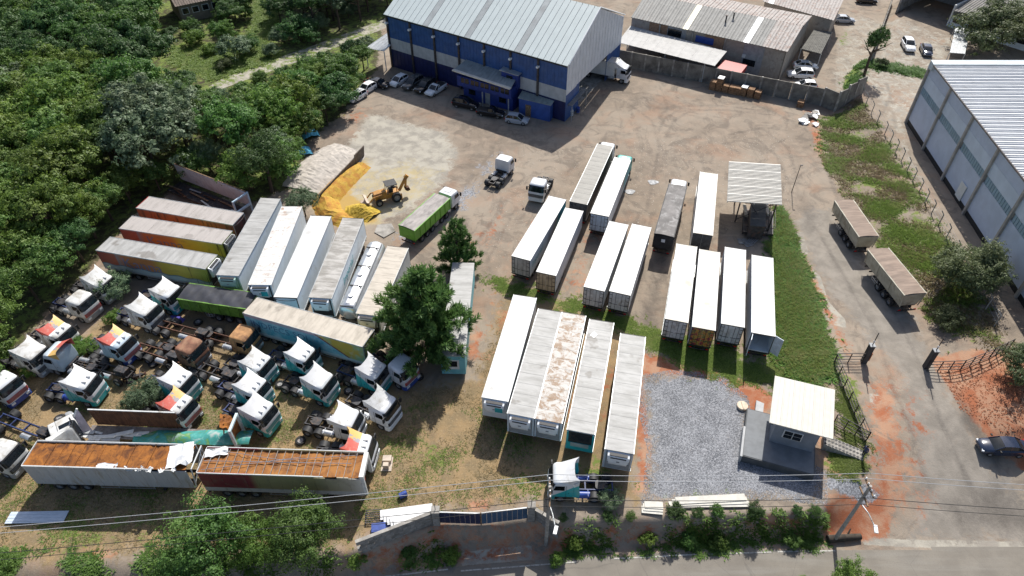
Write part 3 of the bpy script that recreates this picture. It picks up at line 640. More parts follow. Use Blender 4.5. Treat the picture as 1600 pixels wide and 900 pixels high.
# stations: x, half width, bottom z, top z of the lower body
CARS = dict(
    sedan=(4.4, [(-2.2, .66, .45, .78), (-2.1, .78, .28, .95), (-1.5, .85, .22, 1.0), (-.6, .87, .20, .96), (.7, .87, .20, .94), (1.0, .86, .22, .92), (1.8, .82, .25, .82), (2.12, .72, .3, .70), (2.2, .60, .38, .6)],
           [(-1.75, .62, .97), (-1.0, .62, 1.40), (-.3, .62, 1.44), (.35, .62, 1.38), (1.15, .68, .93)], (-1.35, 1.38)),
    hatch=(3.8, [(-1.9, .68, .45, .85), (-1.82, .8, .28, 1.0), (-1.2, .84, .22, 1.0), (-.4, .85, .20, .97), (.6, .85, .20, .95), (.9, .84, .22, .93), (1.55, .8, .25, .84), (1.82, .7, .3, .72), (1.9, .6, .38, .6)],
           [(-1.85, .64, 1.0), (-1.45, .62, 1.42), (-.5, .62, 1.5), (.2, .62, 1.42), (1.0, .68, .94)], (-1.2, 1.2)),
    suv=(4.5, [(-2.25, .75, .5, 1.0), (-2.15, .86, .35, 1.12), (-1.4, .92, .3, 1.12), (-.5, .93, .28, 1.1), (.6, .93, .28, 1.08), (1.0, .92, .3, 1.06), (1.85, .88, .33, 1.0), (2.18, .8, .38, .86), (2.25, .7, .45, .7)],
         [(-2.15, .7, 1.12), (-1.9, .68, 1.62), (-.8, .68, 1.72), (.1, .68, 1.66), (1.0, .74, 1.07)], (-1.38, 1.42)),
    pickup=(4.6, [(-2.3, .8, .45, 1.0), (-2.25, .84, .33, 1.02), (-1.4, .86, .28, 1.02), (-.4, .87, .26, 1.0), (.6, .87, .26, .98), (1.0, .86, .28, .96), (1.85, .82, .3, .88), (2.2, .74, .36, .76), (2.3, .62, .42, .62)],
            [(-.35, .66, 1.0), (-.2, .63, 1.5), (.1, .63, 1.54), (.45, .63, 1.48), (1.1, .69, .97)], (-1.45, 1.42)))
def car(label, u, v, hd, kind='sedan', col='white', sc=1.0, group='parked cars', z=.5, bed=None):
    L, lo, cb, ax = CARS[kind]; p = gp(u, v) if z == 0 else at(u, v, z); loc = (p.x, p.y, hz(p.x, p.y))
    t = thing('parked_car', label, 'car', loc, R(hd), group, sc); pm = CARP[col]
    def body():
        m = MB(); rings = []
        for x, w_, z0, z1 in lo: rings.append([(x, -w_ * .92, z0), (x, -w_, z0 + (z1 - z0) * .35), (x, -w_ * .97, z1 - .12), (x, -w_ * .8, z1), (x, 0, z1 + .02), (x, w_ * .8, z1), (x, w_ * .97, z1 - .12), (x, w_, z0 + (z1 - z0) * .35), (x, w_ * .92, z0)])
        m.loft(rings); return m.mesh('car_body', pm, True)
    b = inst('body', cm(('cb', kind, col), body), t)
    def glass():
        m = MB(); rings = []
        for i, (x, w_, z1) in enumerate(cb): zb = np.interp(x, [s[0] for s in lo], [s[3] for s in lo]) - .05; rings.append([(x, -w_ * 1.16, zb), (x, -w_ * 1.0, max(z1 - .03, zb + .005)), (x, 0, max(z1, zb + .01)), (x, w_ * 1.0, max(z1 - .03, zb + .005)), (x, w_ * 1.16, zb)])
        m.loft(rings); return m.mesh('cabin_glass', M['glass'], True)
    inst('cabin_glass', cm(('cg', kind), glass), t)
    def roof():
        m = MB(); k = cb[1:-1]
        m.grid([[(x, q * w_ * 1.01, z1 + .018 - .03 * q * q) for q in (-1, -.6, 0, .6, 1)] for x, w_, z1 in k]); m.grid([[(x, q * w_ * 1.01, z1 - .012 - .03 * q * q) for q in (1, .6, 0, -.6, -1)] for x, w_, z1 in k])
        for s in (-1, 1):
            for (xa, wa, za), (xb, wb, zb) in ((cb[-1], cb[-2]), (cb[0], cb[1])): m.cyl((xa, s * wa * 1.08, za), (xb, s * wb, zb), .045, 5)
            i = 2; x, w_, z1 = cb[i]; m.cyl((x, s * w_ * 1.17, .95), (x, s * w_ * 1.0, z1 - .03), .045, 5)
        return m.mesh('roof', pm, True)
    inst('roof', cm(('cr', kind, col), roof), t)
    for x in ax:
        for s in (-1, 1): wheel(t, x, s * (lo[3][1] - .1), .32, .2)
    for s in (-1, 1):
        x1 = lo[-1][0]; inst('headlight', cm(('chl', kind, s), lambda: MB().box((x1 - .12, s * lo[-2][1] * .8, lo[-1][3] + .02), (.2, .3, .14), R(-18 * s)).mesh('headlight', M['lens'])), t)
        inst('tail_light', cm(('ctl', kind, s), lambda: MB().bx(lo[0][0] - .01, lo[0][0] + .12, s * lo[0][1] - .12, s * lo[0][1] + .12, .72, .9).mesh('tail_light', M['redlens'])), t)
        inst('mirror', cm(('cmi', kind, s), lambda: MB().bx(.72, .86, s * 1.0 - .1, s * 1.0 + .1, .98, 1.12).mesh('mirror', M['black'])), t)
    if kind == 'pickup':
        inst('load_bed', cm('bedd', lambda: MB().bx(-2.2, -.45, -.68, .68, 1.005, 1.045).mesh('load_bed', M['black'])), t)
    return t
# ---------------------------------------------------------------- painted trailer sides
def mural_sunset(name, L, wave=True):
    t = NT(name); co = t.coord('Object', rnd=False); v = t.xyz(co); n = t.noise(t.coord('Object', (.5, 1, 2)), 1.2, 7, .65); st = t.noise(t.coord('Object', (3, 1, .3)), 1.5, 5)
    f = t.math('ADD', t.math('DIVIDE', v[0], L), .5)
    c = t.ramp(f, [(0, (.30, .07, .05)), (.16, (.34, .09, .05)), (.17, (.22, .19, .21)), (.23, (.40, .14, .05)), (.5, (.42, .17, .05)), (.58, (.46, .33, .05)), (.82, (.42, .36, .06)), (1, (.26, .30, .05))])
    if wave:
        z = t.math('ADD', t.math('MULTIPLY', t.math('SINE', t.math('MULTIPLY', v[0], 2.6)), .09), t.math('ADD', 1.9, t.math('MULTIPLY', v[0], -.01)))
        c = t.mix(t.step(t.math('SUBTRACT', z, v[2]), -.16, -.13), c, (.12, .20, .26)); c = t.mix(t.step(t.math('SUBTRACT', z, v[2]), -.02, .01), c, (.36, .44, .45))
    c = t.mix(t.math('MULTIPLY', t.step(st, .55, .65), t.math('MULTIPLY', t.step(f, .78, .8), .85)), c, (.035, .03, .02))
    c = t.mix(t.math('MULTIPLY', t.step(n, .5, .75), .45), c, (.13, .10, .08)); return t.fin(c, .6)
def mural_rust(name, L):
    t = NT(name); v = t.xyz(t.coord('Object', rnd=False)); st = t.noise(t.coord('Object', (2.5, 1, .3)), 1.2, 6, .65); f = t.math('ADD', t.math('DIVIDE', v[0], L), .5)
    c = t.ramp(f, [(0, (.40, .11, .04)), (.25, (.42, .13, .04)), (.7, (.36, .15, .06)), (.9, (.24, .09, .06)), (1, (.16, .05, .05))]); c = t.mix(t.math('MULTIPLY', t.step(st, .5, .62), .8), c, (.055, .04, .03)); return t.fin(c, .7)
def mural_sky(name, L):
    t = NT(name); v = t.xyz(t.coord('Object', rnd=False)); n = t.noise(t.coord('Object'), .9, 6, .65); n2 = t.noise(t.coord('Object'), .5, 3); f = t.math('ADD', t.math('DIVIDE', v[0], L), .5)
    c = t.mix(t.step(n, .35, .65), (.06, .30, .40), (.24, .44, .52)); c = t.mix(t.step(v[2], 3.3, 3.9), c, (.40, .26, .33))
    d = t.math('SUBTRACT', v[2], t.math('SUBTRACT', 3.9, t.math('MULTIPLY', t.math('SUBTRACT', f, .6), 9.0)))
    y = t.mix(t.step(n2, .42, .58), (.42, .31, .05), (.22, .36, .22)); k = t.math('MULTIPLY', t.step(f, .58, .62), t.step(d, -.02, .02)); c = t.mix(k, c, y)
    c = t.mix(t.math('MULTIPLY', t.step(f, .58, .62), t.math('SUBTRACT', 1.0, t.step(t.math('ABSOLUTE', d), .08, .14))), c, (.16, .03, .05))
    c = t.mix(t.step(v[2], 1.55, 1.45), c, (.35, .45, .5)); c = t.mix(t.math('MULTIPLY', t.step(t.noise(t.coord('Object'), 2, 6), .52, .75), .4), c, (.45, .5, .5)); return t.fin(c, .55)
def mural_tealnose(name, L):
    t = NT(name); v = t.xyz(t.coord('Object', rnd=False)); n = t.noise(t.coord('Object'), 1.2, 5); f = t.math('ADD', t.math('DIVIDE', v[0], L), .5)
    g = t.math('ADD', f, t.math('MULTIPLY', t.math('SUBTRACT', v[2], 2.6), -.035))
    c = t.ramp(g, [(0, (.62, .66, .68)), (.44, (.60, .64, .67)), (.5, (.36, .40, .46)), (.62, (.33, .31, .33)), (.66, (.26, .25, .27)), (.72, (.30, .31, .22)), (.76, (.02, .26, .31)), (1, (.015, .28, .34))]); c = t.mix(t.math('MULTIPLY', t.step(n, .5, .75), .3), c, (.5, .5, .48)); return t.fin(c, .5)
doorW = mk('weathered_white_door', (.55, .55, .54), .5, .1, 1.5, dirt=(.30, .26, .22), damt=.5); doorT = mk('dusty_tan_door', (.46, .36, .24), .6, .12, 1.5, dirt=(.26, .18, .12), damt=.6); doorL = mk('pale_blue_door', (.55, .62, .68), .45, .1, 1.5, dirt=(.35, .30, .26), damt=.3)
doorP = mk('pinkish_door', (.52, .45, .42), .5, .1, 1.5, dirt=(.33, .26, .22), damt=.5); doorD = mk('dark_grey_door', (.045, .048, .055), .5, .3, 2)
t = NT('poster_door'); co = t.coord('Object', rnd=False); n = t.noise(co, 2.2, 3, .5); doorM = t.fin(t.ramp(n, [(.3, (.05, .03, .06)), (.42, (.35, .04, .03)), (.5, (.42, .26, .04)), (.6, (.10, .12, .05)), (.7, (.30, .05, .05))]), .5)
sideG = mk('grey_white_side', (.52, .56, .60), .5, .06, 1.0, dirt=(.36, .36, .34), damt=.3); sideB = mk('bluish_white_side', (.66, .73, .78), .45, .04, 1.0, dirt=(.5, .52, .5), damt=.25); sideW = M['white']
tarpside = mk('black_tarp_side', (.03, .03, .032), .7, .3, 1.5)
wU, tU, gU = mk('white_cooling_unit', (.72, .74, .76), .4, .05), M['teal'], mk('pale_green_unit', (.42, .60, .52), .45, .08)
GA, GB, GC, GD, GE = 'trailers in the central lower row', 'trailers in the upper yard', 'trailers beside the green verge', 'trailers backed against the wood', 'painted trailers nosed into the trees'
# central lower row
box_trailer('long clean white trailer with half teal cooling unit, leftmost of the lower row', (773.2, 624.3), (820.5, 463), roof='white', side=sideW, reefer=wU, reefer2=tU, group=GA, noseframe=M['white'])
box_trailer('grey-roofed trailer touching the rust-stained trailer on its right', (813.4, 650), (859.5, 485), roof='grey', side=sideB, reefer=wU, group=GA, noseframe=M['grey'])
box_trailer('trailer with brown rust stains all over its white roof', (857, 658), (897, 490.7), roof='rust', side=sideB, reefer=wU, group=GA, noseframe=M['grey'])
t4, L4, b4 = box_trailer('grey-roofed trailer with teal nose frame and black louvres', (907.6, 675.4), (940.3, 501.7), roof='grey', side=sideG, louvre=True, group=GA)
MB().add([(L4 / 2 - 12.2, -.9, 4.02), (L4 / 2 - 12.75, -.55, 4.02), (L4 / 2 - 12.4, -.2, 4.02), (L4 / 2 - 11.9, -.5, 4.02)], [(0, 1, 2, 3)]).build('roof_patch', M['whiteclean'], t4)
box_trailer('grey-roofed trailer beside the gravel, rightmost of the lower row', (967.7, 705.8), (989.2, 523.7), roof='grey', side=sideG, reefer=wU, group=GA, noseframe=M['grey'])
# upper yard
b1 = box_trailer('white trailer with teal nose and lettering on its side, leftmost in upper yard', (813.8, 403.7), (871.3, 308.8), 'far', 'white', mural_tealnose('teal_nose_side', 14.3), door=doorP, sc=.91, group=GB)
side_text(b1[2], b1[1], 'Imperial', 1.25, M['teal'], -1, -b1[1] / 2 + .7, 2.2, .35)
box_trailer('white trailer with tan dusty rear doors in upper yard', (853.3, 427.8), (897.5, 327), 'far', 'white', sideG, door=doorT, sc=.91, group=GB)
B3 = box_trailer('long grey-roofed trailer with black rear coupled to the white truck', (903.7, 317.2), (945.8, 226.7), 'far', 'dark', mk('brown_curtain_side', (.15, .125, .10), .7, .15, 1), door=doorD, sc=.91, group=GB)
B4 = box_trailer('white trailer with pale blue doors coupled to the teal truck', (936.7, 335.8), (973, 247.5), 'far', 'white', mural_tealnose('teal_nose_side_two', 14.3), door=doorL, sc=.91, group=GB)
box_trailer('white trailer with grey barred doors, left of a pair facing the grass bank', (928.2, 451.7), (967.2, 348.2), 'far', 'white', sideG, door=doorW, sc=.92, group=GB)
box_trailer('white trailer with grey barred doors, right of a pair facing the grass bank', (968.5, 458.3), (1002.8, 352.5), 'far', 'white', sideW, door=doorW, sc=.92, group=GB)
B8 = box_trailer('cream trailer with black rear end beside the slatted canopy', (1098.4, 365.9), (1107.7, 270), 'far', 'cream', sideW, door=doorD, sc=.91, group=GB)
# beside the verge
box_trailer('cream white trailer, leftmost of four beside the verge', (1057.1, 501.3), (1073.3, 383), 'far', 'cream', sideG, door=doorW, sc=.93, group=GC)
box_trailer('white trailer with a colourful poster on its rear doors', (1099.6, 513.6), (1109, 391.7), 'far', 'cream', sideG, door=doorM, sc=.93, group=GC)
box_trailer('white trailer with grey doors between the poster trailer and the open one', (1145.1, 508.7), (1149.1, 388.2), 'far', 'white', sideG, door=doorW, sc=.93, group=GC)
box_trailer('white trailer with its rear doors swung open next to green verge', (1192.8, 522.7), (1191.3, 400.6), 'far', 'white', sideB, door=doorL, sc=.93, group=GC, open_door=True)
# against the wood
box_trailer('grey-topped white trailer next to the painted trailers, first of the diagonal row', (355.2, 430.5), (422.9, 309.8), roof='grey', side=sideB, reefer=gU, group=GD, noseframe=mk('green_nose', (.30, .42, .36), .5))
box_trailer('white trailer with brown streaks across its ribbed roof', (405.6, 445.2), (456.1, 322.5), roof='streak', side=sideB, reefer=wU, reefer2=tU, group=GD)
box_trailer('plain white trailer with empty black nose, third of the diagonal row', (445.9, 464.8), (501.5, 337.5), roof='white', side=sideB, group=GD)
d4 = box_trailer('trailer with mottled grey roof and teal lettering on white side', (500.2, 465.7), (551.9, 341.1), roof='stone', side=sideB, reefer=wU, group=GD, noseframe='black')
side_text(d4[2], d4[1], 'Imperial', 1.35, M['teal'], 1, 3.2, 2.15, .35)
box_trailer('sandy-roofed white trailer half hidden by the big pine', (574, 492), (622, 386), roof='sand', side=sideW, reefer=mk('pinkish_unit', (.68, .62, .63), .45), group=GD)
# painted trailers
e1 = box_trailer('orange streaked trailer with bleached roof, farthest of the painted three', (372, 342), (222.6, 315.8), roof='pink', side=mural_rust('orange_rust_side', 14), group=GE, rearmat=M['red'])
e2 = box_trailer('orange and yellow lettered trailer, middle of the painted three', (354.8, 371.2), (196, 347), roof='pink', side=mural_sunset('sunset_side', 14), reefer=M['grey'], group=GE)
e3 = box_trailer('orange and yellow lettered trailer with wavy white skirt, nearest of the painted three', (330.5, 409.3), (160.6, 380.3), roof='grey', side=mural_sunset('sunset_side_near', 14.5), reefer=wU, group=GE)
letter = mk('faded_blue_lettering', (.17, .16, .24), .6)
side_text(e2[2], e2[1], 'Kanna', 2.0, letter, -1, -3.6, 2.05, 0); side_text(e3[2], e3[1], 'Kanna', 2.1, letter, -1, -4.2, 2.0, 0)
ef = box_trailer('sandy-roofed trailer with faded blue, pink and yellow mural', (575.5, 528.3), (390.4, 476.5), roof='sand', side=mural_sky('blue_mural_side', 14.5), group='mural trailer', bottom=1.1)
side_text(ef[2], ef[1], 'INDPECS SOL', 1.25, mk('dark_blue_lettering', (.05, .14, .24), .6), -1, -ef[1] / 2 + .6, 2.35, 0)
# short teal hut-trailer under the pine
P, Q = span((707, 556), (724, 411), 3.4); L = (P - Q).length; c = (P + Q) / 2
t = thing('site_trailer', 'pale-roofed teal site trailer with end window under the pine', 'trailer', (c.x, c.y, 0), math.atan2(P.y - Q.y, P.x - Q.x))
MB().bx(-L / 2, L / 2, -1.25, 1.25, .55, 3.34).build('body', mk('teal_hut_paint', (.16, .46, .52), .5, .08, 1, dirt=(.4, .5, .5), damt=.3), t); MB().bx(-L / 2 - .04, L / 2 + .04, -1.3, 1.3, 3.34, 3.42).build('roof', ROOF['grey'], t)
wn = MB().bx(L / 2, L / 2 + .04, -.62, .62, 1.35, 2.75).build('window_frame', M['white'], t); MB().bx(L / 2 + .03, L / 2 + .055, -.42, .42, 1.75, 2.6).build('pane', M['glass'], wn); MB().bx(L / 2 + .02, L / 2 + .05, -.75, -.62, 1.35, 2.75).build('window_trim', M['red'], t)
for x in (-L / 2 + 2, -L / 2 + 3.2): [wheel(t, x, s * 1.0, .42, .3) for s in (-1, 1)]
for s in (-1, 1): MB().bx(L / 2 - 1.2, L / 2 - 1.05, s * .8 - .06, s * .8 + .06, 0, .55).build('support_leg', M['frame'], t)
# ---------------------------------------------------------------- tanker
P, Q = span((541, 480), (588, 374), 3.3); L = (P - Q).length; c = (P + Q) / 2
t = thing('tank_trailer', 'shiny silver tank trailer with roof walkway beside lettered trailer', 'trailer', (c.x, c.y, 0), math.atan2(P.y - Q.y, P.x - Q.x))
m = MB(); rings = []
for x, r in ((-L / 2, .35), (-L / 2 + .08, .85), (-L / 2 + .3, 1.08), (-L / 2 + .6, 1.14), (L / 2 - .6, 1.14), (L / 2 - .3, 1.08), (L / 2 - .08, .85), (L / 2, .35)): rings.append([(x, 1.05 * r * math.cos(a), 2.2 + r * math.sin(a)) for a in np.linspace(0, 2 * math.pi, 24, endpoint=False)])
m.loft(rings); m.build('tank', mk('polished_tank', (.74, .75, .76), .28, .06, 1.5, metal=.75, dirt=(.45, .43, .4), damt=.3), t, True)
for k in range(4): MB().bx(-L / 2 + 1.6 + k * 3.4, -L / 2 + 1.68 + k * 3.4, -.75, .75, 3.26, 3.40).build('roof_step', M['frame'], t)
MB().bx(-L / 2 + .8, L / 2 - .8, .82, .9, 3.0, 3.42).build('hose_rail', M['white'], t); MB().bx(-L / 2 + .6, L / 2 - .6, -.25, .25, 3.33, 3.37).build('walkway', M['alu'], t)
for k in range(3): MB().cyl((-L / 2 + 3 + k * 3.6, 0, 3.35), (-L / 2 + 3 + k * 3.6, 0, 3.5), .3, 14).build('hatch', M['alu'], t)
build_chassis(t, L, .9); build_wheels_trailer(t, L)
# ---------------------------------------------------------------- tipping trailers and trucks
green = mk('bright_green_paint', (.13, .36, .03), .45, .12, 1.5, dirt=(.08, .16, .03), damt=.4); greenD = mk('worn_green_paint', (.12, .26, .03), .55, .2, 2, dirt=(.05, .09, .02), damt=.5)
def tipper(label, near, far, z, nose, col, tarp, name='tipper_trailer', w_=1.28, load=None, sc=1.0, group=None, z0=1.25, ribs=7, taper=0.0, tw=None):
    P, Q = span(near, far, z * sc); f, b = (P, Q) if nose == 'near' else (Q, P); L = (f - b).length / sc; c = (f + b) / 2
    t = thing(name, label, 'trailer', (c.x, c.y, hz(c.x, c.y)), math.atan2(f.y - b.y, f.x - b.x), group, sc)
    m = MB(); h = L / 2; wb = w_ - taper
    m.loft([[(-h + taper, -wb, z0), (h - taper, -wb, z0), (h - taper, wb, z0), (-h + taper, wb, z0)], [(-h, -w_, z - .1), (h, -w_, z - .1), (h, w_, z - .1), (-h, w_, z - .1)]]); m.build('hopper', col, t)
    for s in (-1, 1):
        for k in range(ribs + 1):
            x = -h + .06 + k * (2 * h - .12) / ribs; q = taper * (1 if 0 < k < ribs else 1)
            MB().add([(x - .05, s * (wb + .0), z0), (x + .05, s * wb, z0), (x + .05, s * (wb + .07), z0), (x - .05, s * (wb + .07), z0), (x - .05, s * (w_ - .02), z - .12), (x + .05, s * (w_ - .02), z - .12), (x + .05, s * (w_ + .07), z - .12), (x - .05, s * (w_ + .07), z - .12)],
                     [(0, 1, 2, 3), (4, 5, 6, 7), (0, 1, 5, 4), (1, 2, 6, 5), (2, 3, 7, 6), (3, 0, 4, 7)]).build('side_rib', col, t)
        MB().bx(-h - .02, h + .02, s * (w_ + .03) - .07, s * (w_ + .03) + .07, z - .14, z - .02).build('top_rail', col, t)
    rows = []
    for i in range(25):
        x = -h + .03 + i * (2 * h - .06) / 24; rows.append([(x, y, z - .03 + .10 * math.cos(y / w_ * 1.5) * (1.0 if load is None else load) + .025 * math.sin(i * 2.1) * (1 - (y / w_) ** 2) + .02 * math.sin(i * .9 + y * 3)) for y in np.linspace(-w_, w_, 9)])
    m = MB(); m.grid(rows); m.build('tarpaulin', tarp, t, True)
    build_chassis(t, L, .85); build_wheels_trailer(t, L); return t, L
tarpK = mk('black_tarpaulin', (.022, .024, .034), .55, .25, 1.2, bump=.3); tarpG = mk('dusty_grey_tarpaulin', (.33, .30, .28), .75, .15, .9, dirt=(.17, .155, .15), damt=.5, dscale=1.2, stretch=(.5, 1.5, 1), bump=.3); tarpB = mk('sun_baked_brown_tarpaulin', (.27, .20, .155), .8, .15, 1.0, dirt=(.19, .14, .11), damt=.5, stretch=(2.5, .4, 1), bump=.3)
tarpD = mk('patched_dark_tarpaulin', (.14, .13, .125), .7, .25, .8, dirt=(.30, .29, .28), damt=.45, dscale=.9, bump=.3)
tipper('worn green tipper trailer under black tarpaulin below painted trailers', (395, 470), (286, 454), 2.9, 'far', greenD, tarpK)
gt = tipper('bright green tipper body with dusty grey tarpaulin behind white cab', (635, 356), (691, 305.5), 3.1, 'far', green, tarpG, sc=.93)
b7 = tipper('dark boxy trailer with patched black tarpaulin behind white cab', (1037.8, 367.5), (1059.3, 289.1), 3.7, 'far', tarpside, tarpD, sc=.91, z0=1.3, ribs=5)
MB().bx(-b7[1] / 2 - .06, -b7[1] / 2 - .02, -.25, .25, 2.5, 3.0).build('rear_plate', M['whiteclean'], b7[0])
cream_ = mk('dull_cream_steel', (.40, .37, .29), .6, .12, 1.2, dirt=(.22, .18, .13), damt=.5)
GG = 'grain trailers parked on the drive edge'
tipper('cream ribbed grain trailer with brown cover, farther of two on the drive', (1358, 369.3), (1318.8, 312.3), 3.2, 'far', cream_, tarpB, name='grain_trailer', sc=.95, group=GG, ribs=3, taper=.22)
tipper('cream ribbed grain trailer with brown cover, nearer of two on the drive', (1430.7, 459.4), (1372.5, 388.4), 3.2, 'far', cream_, tarpB, name='grain_trailer', sc=1.0, group=GG, ribs=3, taper=.22)

# ---------------------------------------------------------------- tractor units
GT = 'tractor units crowded in the lower left lot'
def tr(label, u, v, hd, z=3.35, off=.45, **k):
    sc = k.get('sc', 1.0); p = at(u, v, z * sc); q = Vector((math.cos(R(hd)), math.sin(R(hd)), 0)) * off * sc
    return tractor(label, hd=hd, loc=(p.x + q.x, p.y + q.y, hz(p.x, p.y)), group=k.pop('group', GT), **k)
tr('teal and white tractor with blue chassis beside brown wreck panel', 121, 589, -9, cab='teal', frame='frameblue', tank='blue')
tr('teal and white tractor behind the red and yellow faired one', 272.5, 585, -20, cab='teal', frame='frameblue')
tr('tractor with red and yellow fairing and red grille beside brown wreck panel', 272, 624, -22, cab='dirty', fair='flag', grille='red', bumper='black')
tr('teal and white tractor just below the burnt orange cab', 396.7, 559, -22, cab='teal')
tr('teal and white tractor, middle of the tight file of three', 389, 595.6, -22, cab='teal', frame='frameblue')
tr('teal and white tractor, nearest of the tight file of three', 399, 633, -22, cab='teal', frame='frameblue')
tr('teal and white tractor tucked under the mural trailer', 467.8, 545.6, -22, cab='teal', frame='frameblue')
tr('teal and white tractor in the middle of the lot, alone at front', 494.4, 586.7, -22, cab='teal')
tr('teal and white tractor with roof hatch, beside the mural trailer nose', 579, 571, -24, cab='teal', hatch=True, frame='frameblue')
tr('plain white high-roof tractor, rightmost of the lower lot', 593, 623, -27, cab='white', hatch=True, wings=False)
tr('white tractor with grey lower cab and bare chassis behind', 535.6, 646.7, -14, cab='white', hatch=True, wings=False)
tr('white, red and blue tractor in the shade of the pine', 627, 566, -34, cab='white', grille='red', bumper='blue', fair=None, frame='frameblue', z=3.0, off=.2)
tr('tractor with red and yellow fairing behind the slatted rusty trailer', 556, 689, -6, cab='white', fair='flag')
tr('teal and white tractor at left of the dark tipper end', 256, 448, -20, cab='teal', frame='frameblue')
tr('white stripped tractor between shrub and rusty chassis', 225, 480, -20, cab='dirty', z=3.0, off=.2, frame='frameblue', fair='dirty')
tr('white tractor with red and yellow fairing in the middle of the lot', 178, 525, -20, cab='pale', fair='flag', grille='red', bumper='blue', frame='frameblue')
tr('white tractor with red and yellow fairing close to the trees', 83, 510, -20, cab='dirty', fair='flag', frame='frame')
tr('white cab with red grille at the edge of the wood', 122, 464, -20, cab='dirty', fair=None, grille='red', z=3.0, off=.2, frame='frameblue')
tr('dull white tractor overgrown by a small bush', 46, 546, -20, cab='dirty', fair='dirty', z=3.1, off=.3)
tr('pale tractor facing the trees, seen from behind its cab', 88, 545, 166, cab='pale', fair='flag', z=3.1, off=.3, wings=False, frame='frame')
tr('white tractor half hidden behind a shrub beside the painted trailer', 150, 432, -20, cab='dirty', fair='dirty')
tr('white, red and blue tractor cut off at the left edge', 2, 594, -24, cab='white', fair=None, grille='red', bumper='blue', z=3.0, off=.1, frame='frameblue')
tr('bare white cab with empty windscreen at the left edge', 0, 702, -15, cab='dirty', fair=None, z=3.0, off=.2, frame='frameblue')
tr('burnt orange rusty cab beside the mural trailer', 377.5, 519, -18, cab='ochre', fair=None, frame='framerust', z=3.0, off=.2, tail=6.2, visor=False)
tr('red-brown rusted cab in the middle of scrapped chassis', 295, 540, -22, cab='rust', fair=None, frame='framerust', z=2.8, off=.2, visor=False)
tr('teal and white tractor facing left behind the utility pole', 886, 735, 178, cab='teal', frame='frameblue', tank='blue')
GU = 'working trucks in the upper yard'
tr('white tractor unit driving away with bare chassis', 788, 246, 64, cab='white', fair=None, z=3.0, off=.2, sc=.93, group=GU)
tr('white tractor unit facing the camera beside white trailers', 841, 284, -108, cab='white', fair=None, hatch=True, z=3.0, off=.2, sc=.93, group=GU)
def couple(label, trl, cab, fair=None, gap=.9):
    t, L = trl[0], trl[1]; a = t.rotation_euler.z; s = t.scale[0]; d = Vector((math.cos(a), math.sin(a), 0)) * (L / 2 + 1.1 + gap) * s
    tractor(label, hd=math.degrees(a), loc=(t.location.x + d.x, t.location.y + d.y, t.location.z), cab=cab, fair=fair, sc=s, group=GU, hatch=True, tail=4.3)
couple('white tractor coupled to the grey-roofed trailer', B3, 'white'); couple('teal tractor coupled to the white trailer', B4, 'tealfull')
couple('white tractor in front of the patched dark tarpaulin trailer', b7, 'white'); couple('white tractor pulling the bright green tipper', gt, 'white', gap=.6)
# box truck in the warehouse door
P = at(976, 102, 3.0); t = tractor('white box truck leaving the blue warehouse gate', hd=-24, loc=(P.x, P.y, 0), cab='white', fair='white', sc=.95, wings=False, tail=8.2, name='box_truck', group=GU)
MB().bx(-8.4, -1.5, -1.25, 1.25, 1.15, 3.75).build('cargo_box', M['white'], t); MB().bx(-8.38, -1.52, -1.22, 1.22, 3.75, 3.8).build('box_roof', ROOF['grey'], t); MB().bx(-1.5, -1.1, -.9, .9, 2.5, 3.7).build('cooling_unit', M['white'], t)
# ---------------------------------------------------------------- bare chassis, wreck cab
def bare_chassis(label, u, v, hd, L=6.0, mat='framerust', n=2):
    p = at(u, v, .9); t = thing('truck_chassis', label, 'chassis', (p.x, p.y, 0), R(hd), 'stripped truck chassis')
    m = MB()
    for s in (-1, 1): m.bx(-L / 2, L / 2, s * .43 - .05, s * .43 + .05, .8, 1.05)
    m.build('side_rails', M[mat], t)
    for k in range(5): x = -L / 2 + .1 + k * (L - .2) / 4; MB().bx(x - .06, x + .06, -.38, .38, .84, 1.0).build('cross_member', M[mat], t)
    for k in range(n):
        for s in (-1, 1): wheel(t, -L / 2 + .8 + k * 1.3, s * .93, .5, .5); inst('mudguard', cm('mud', lambda: _mud()), t, (-L / 2 + .8 + k * 1.3, s * .93, .5))
    for s in (-1, 1): wheel(t, L / 2 - 1.0, s * 1.0, .5, .3)
    MB().bx(L / 2 - 1.6, L / 2 - .3, -.4, .4, .9, 1.6).bx(L / 2 - 1.3, L / 2 - .6, -.55, .55, 1.1, 1.35).build('engine', M['frame'], t)
    MB().cyl((.2, -.8, .75), (1.3, -.8, .75), .3, 12).build('air_tank', M['alu'], t)
    return t
bare_chassis('rusty chassis with small tyres left of the rusted cab', 250, 552, -20, 6, 'framerust', 2); bare_chassis('long rusty chassis behind the burnt orange cab', 285, 515, -18, 7.5, 'framerust', 2)
bare_chassis('dark chassis with grey mudguards behind the pale cab', 165, 575, -18, 6.5, 'frame', 2); bare_chassis('blue-grey chassis just above the file of teal tractors', 335, 580, -22, 6, 'frame', 2)
bare_chassis('blue chassis frame left of the overturned cab', 42, 668, -20, 7, 'frameblue', 1)
p = at(100, 662, 1.2); t = tractor('overturned white cab lying on its side near the rusty trailer', hd=25, loc=(p.x, p.y, 0), cab='dirty', fair='dirty', wings=False, rear=False, name='wrecked_cab', group=GT, tail=1.6)
t.rotation_euler = (R(78), R(0), R(40)); t.location.z = 1.25
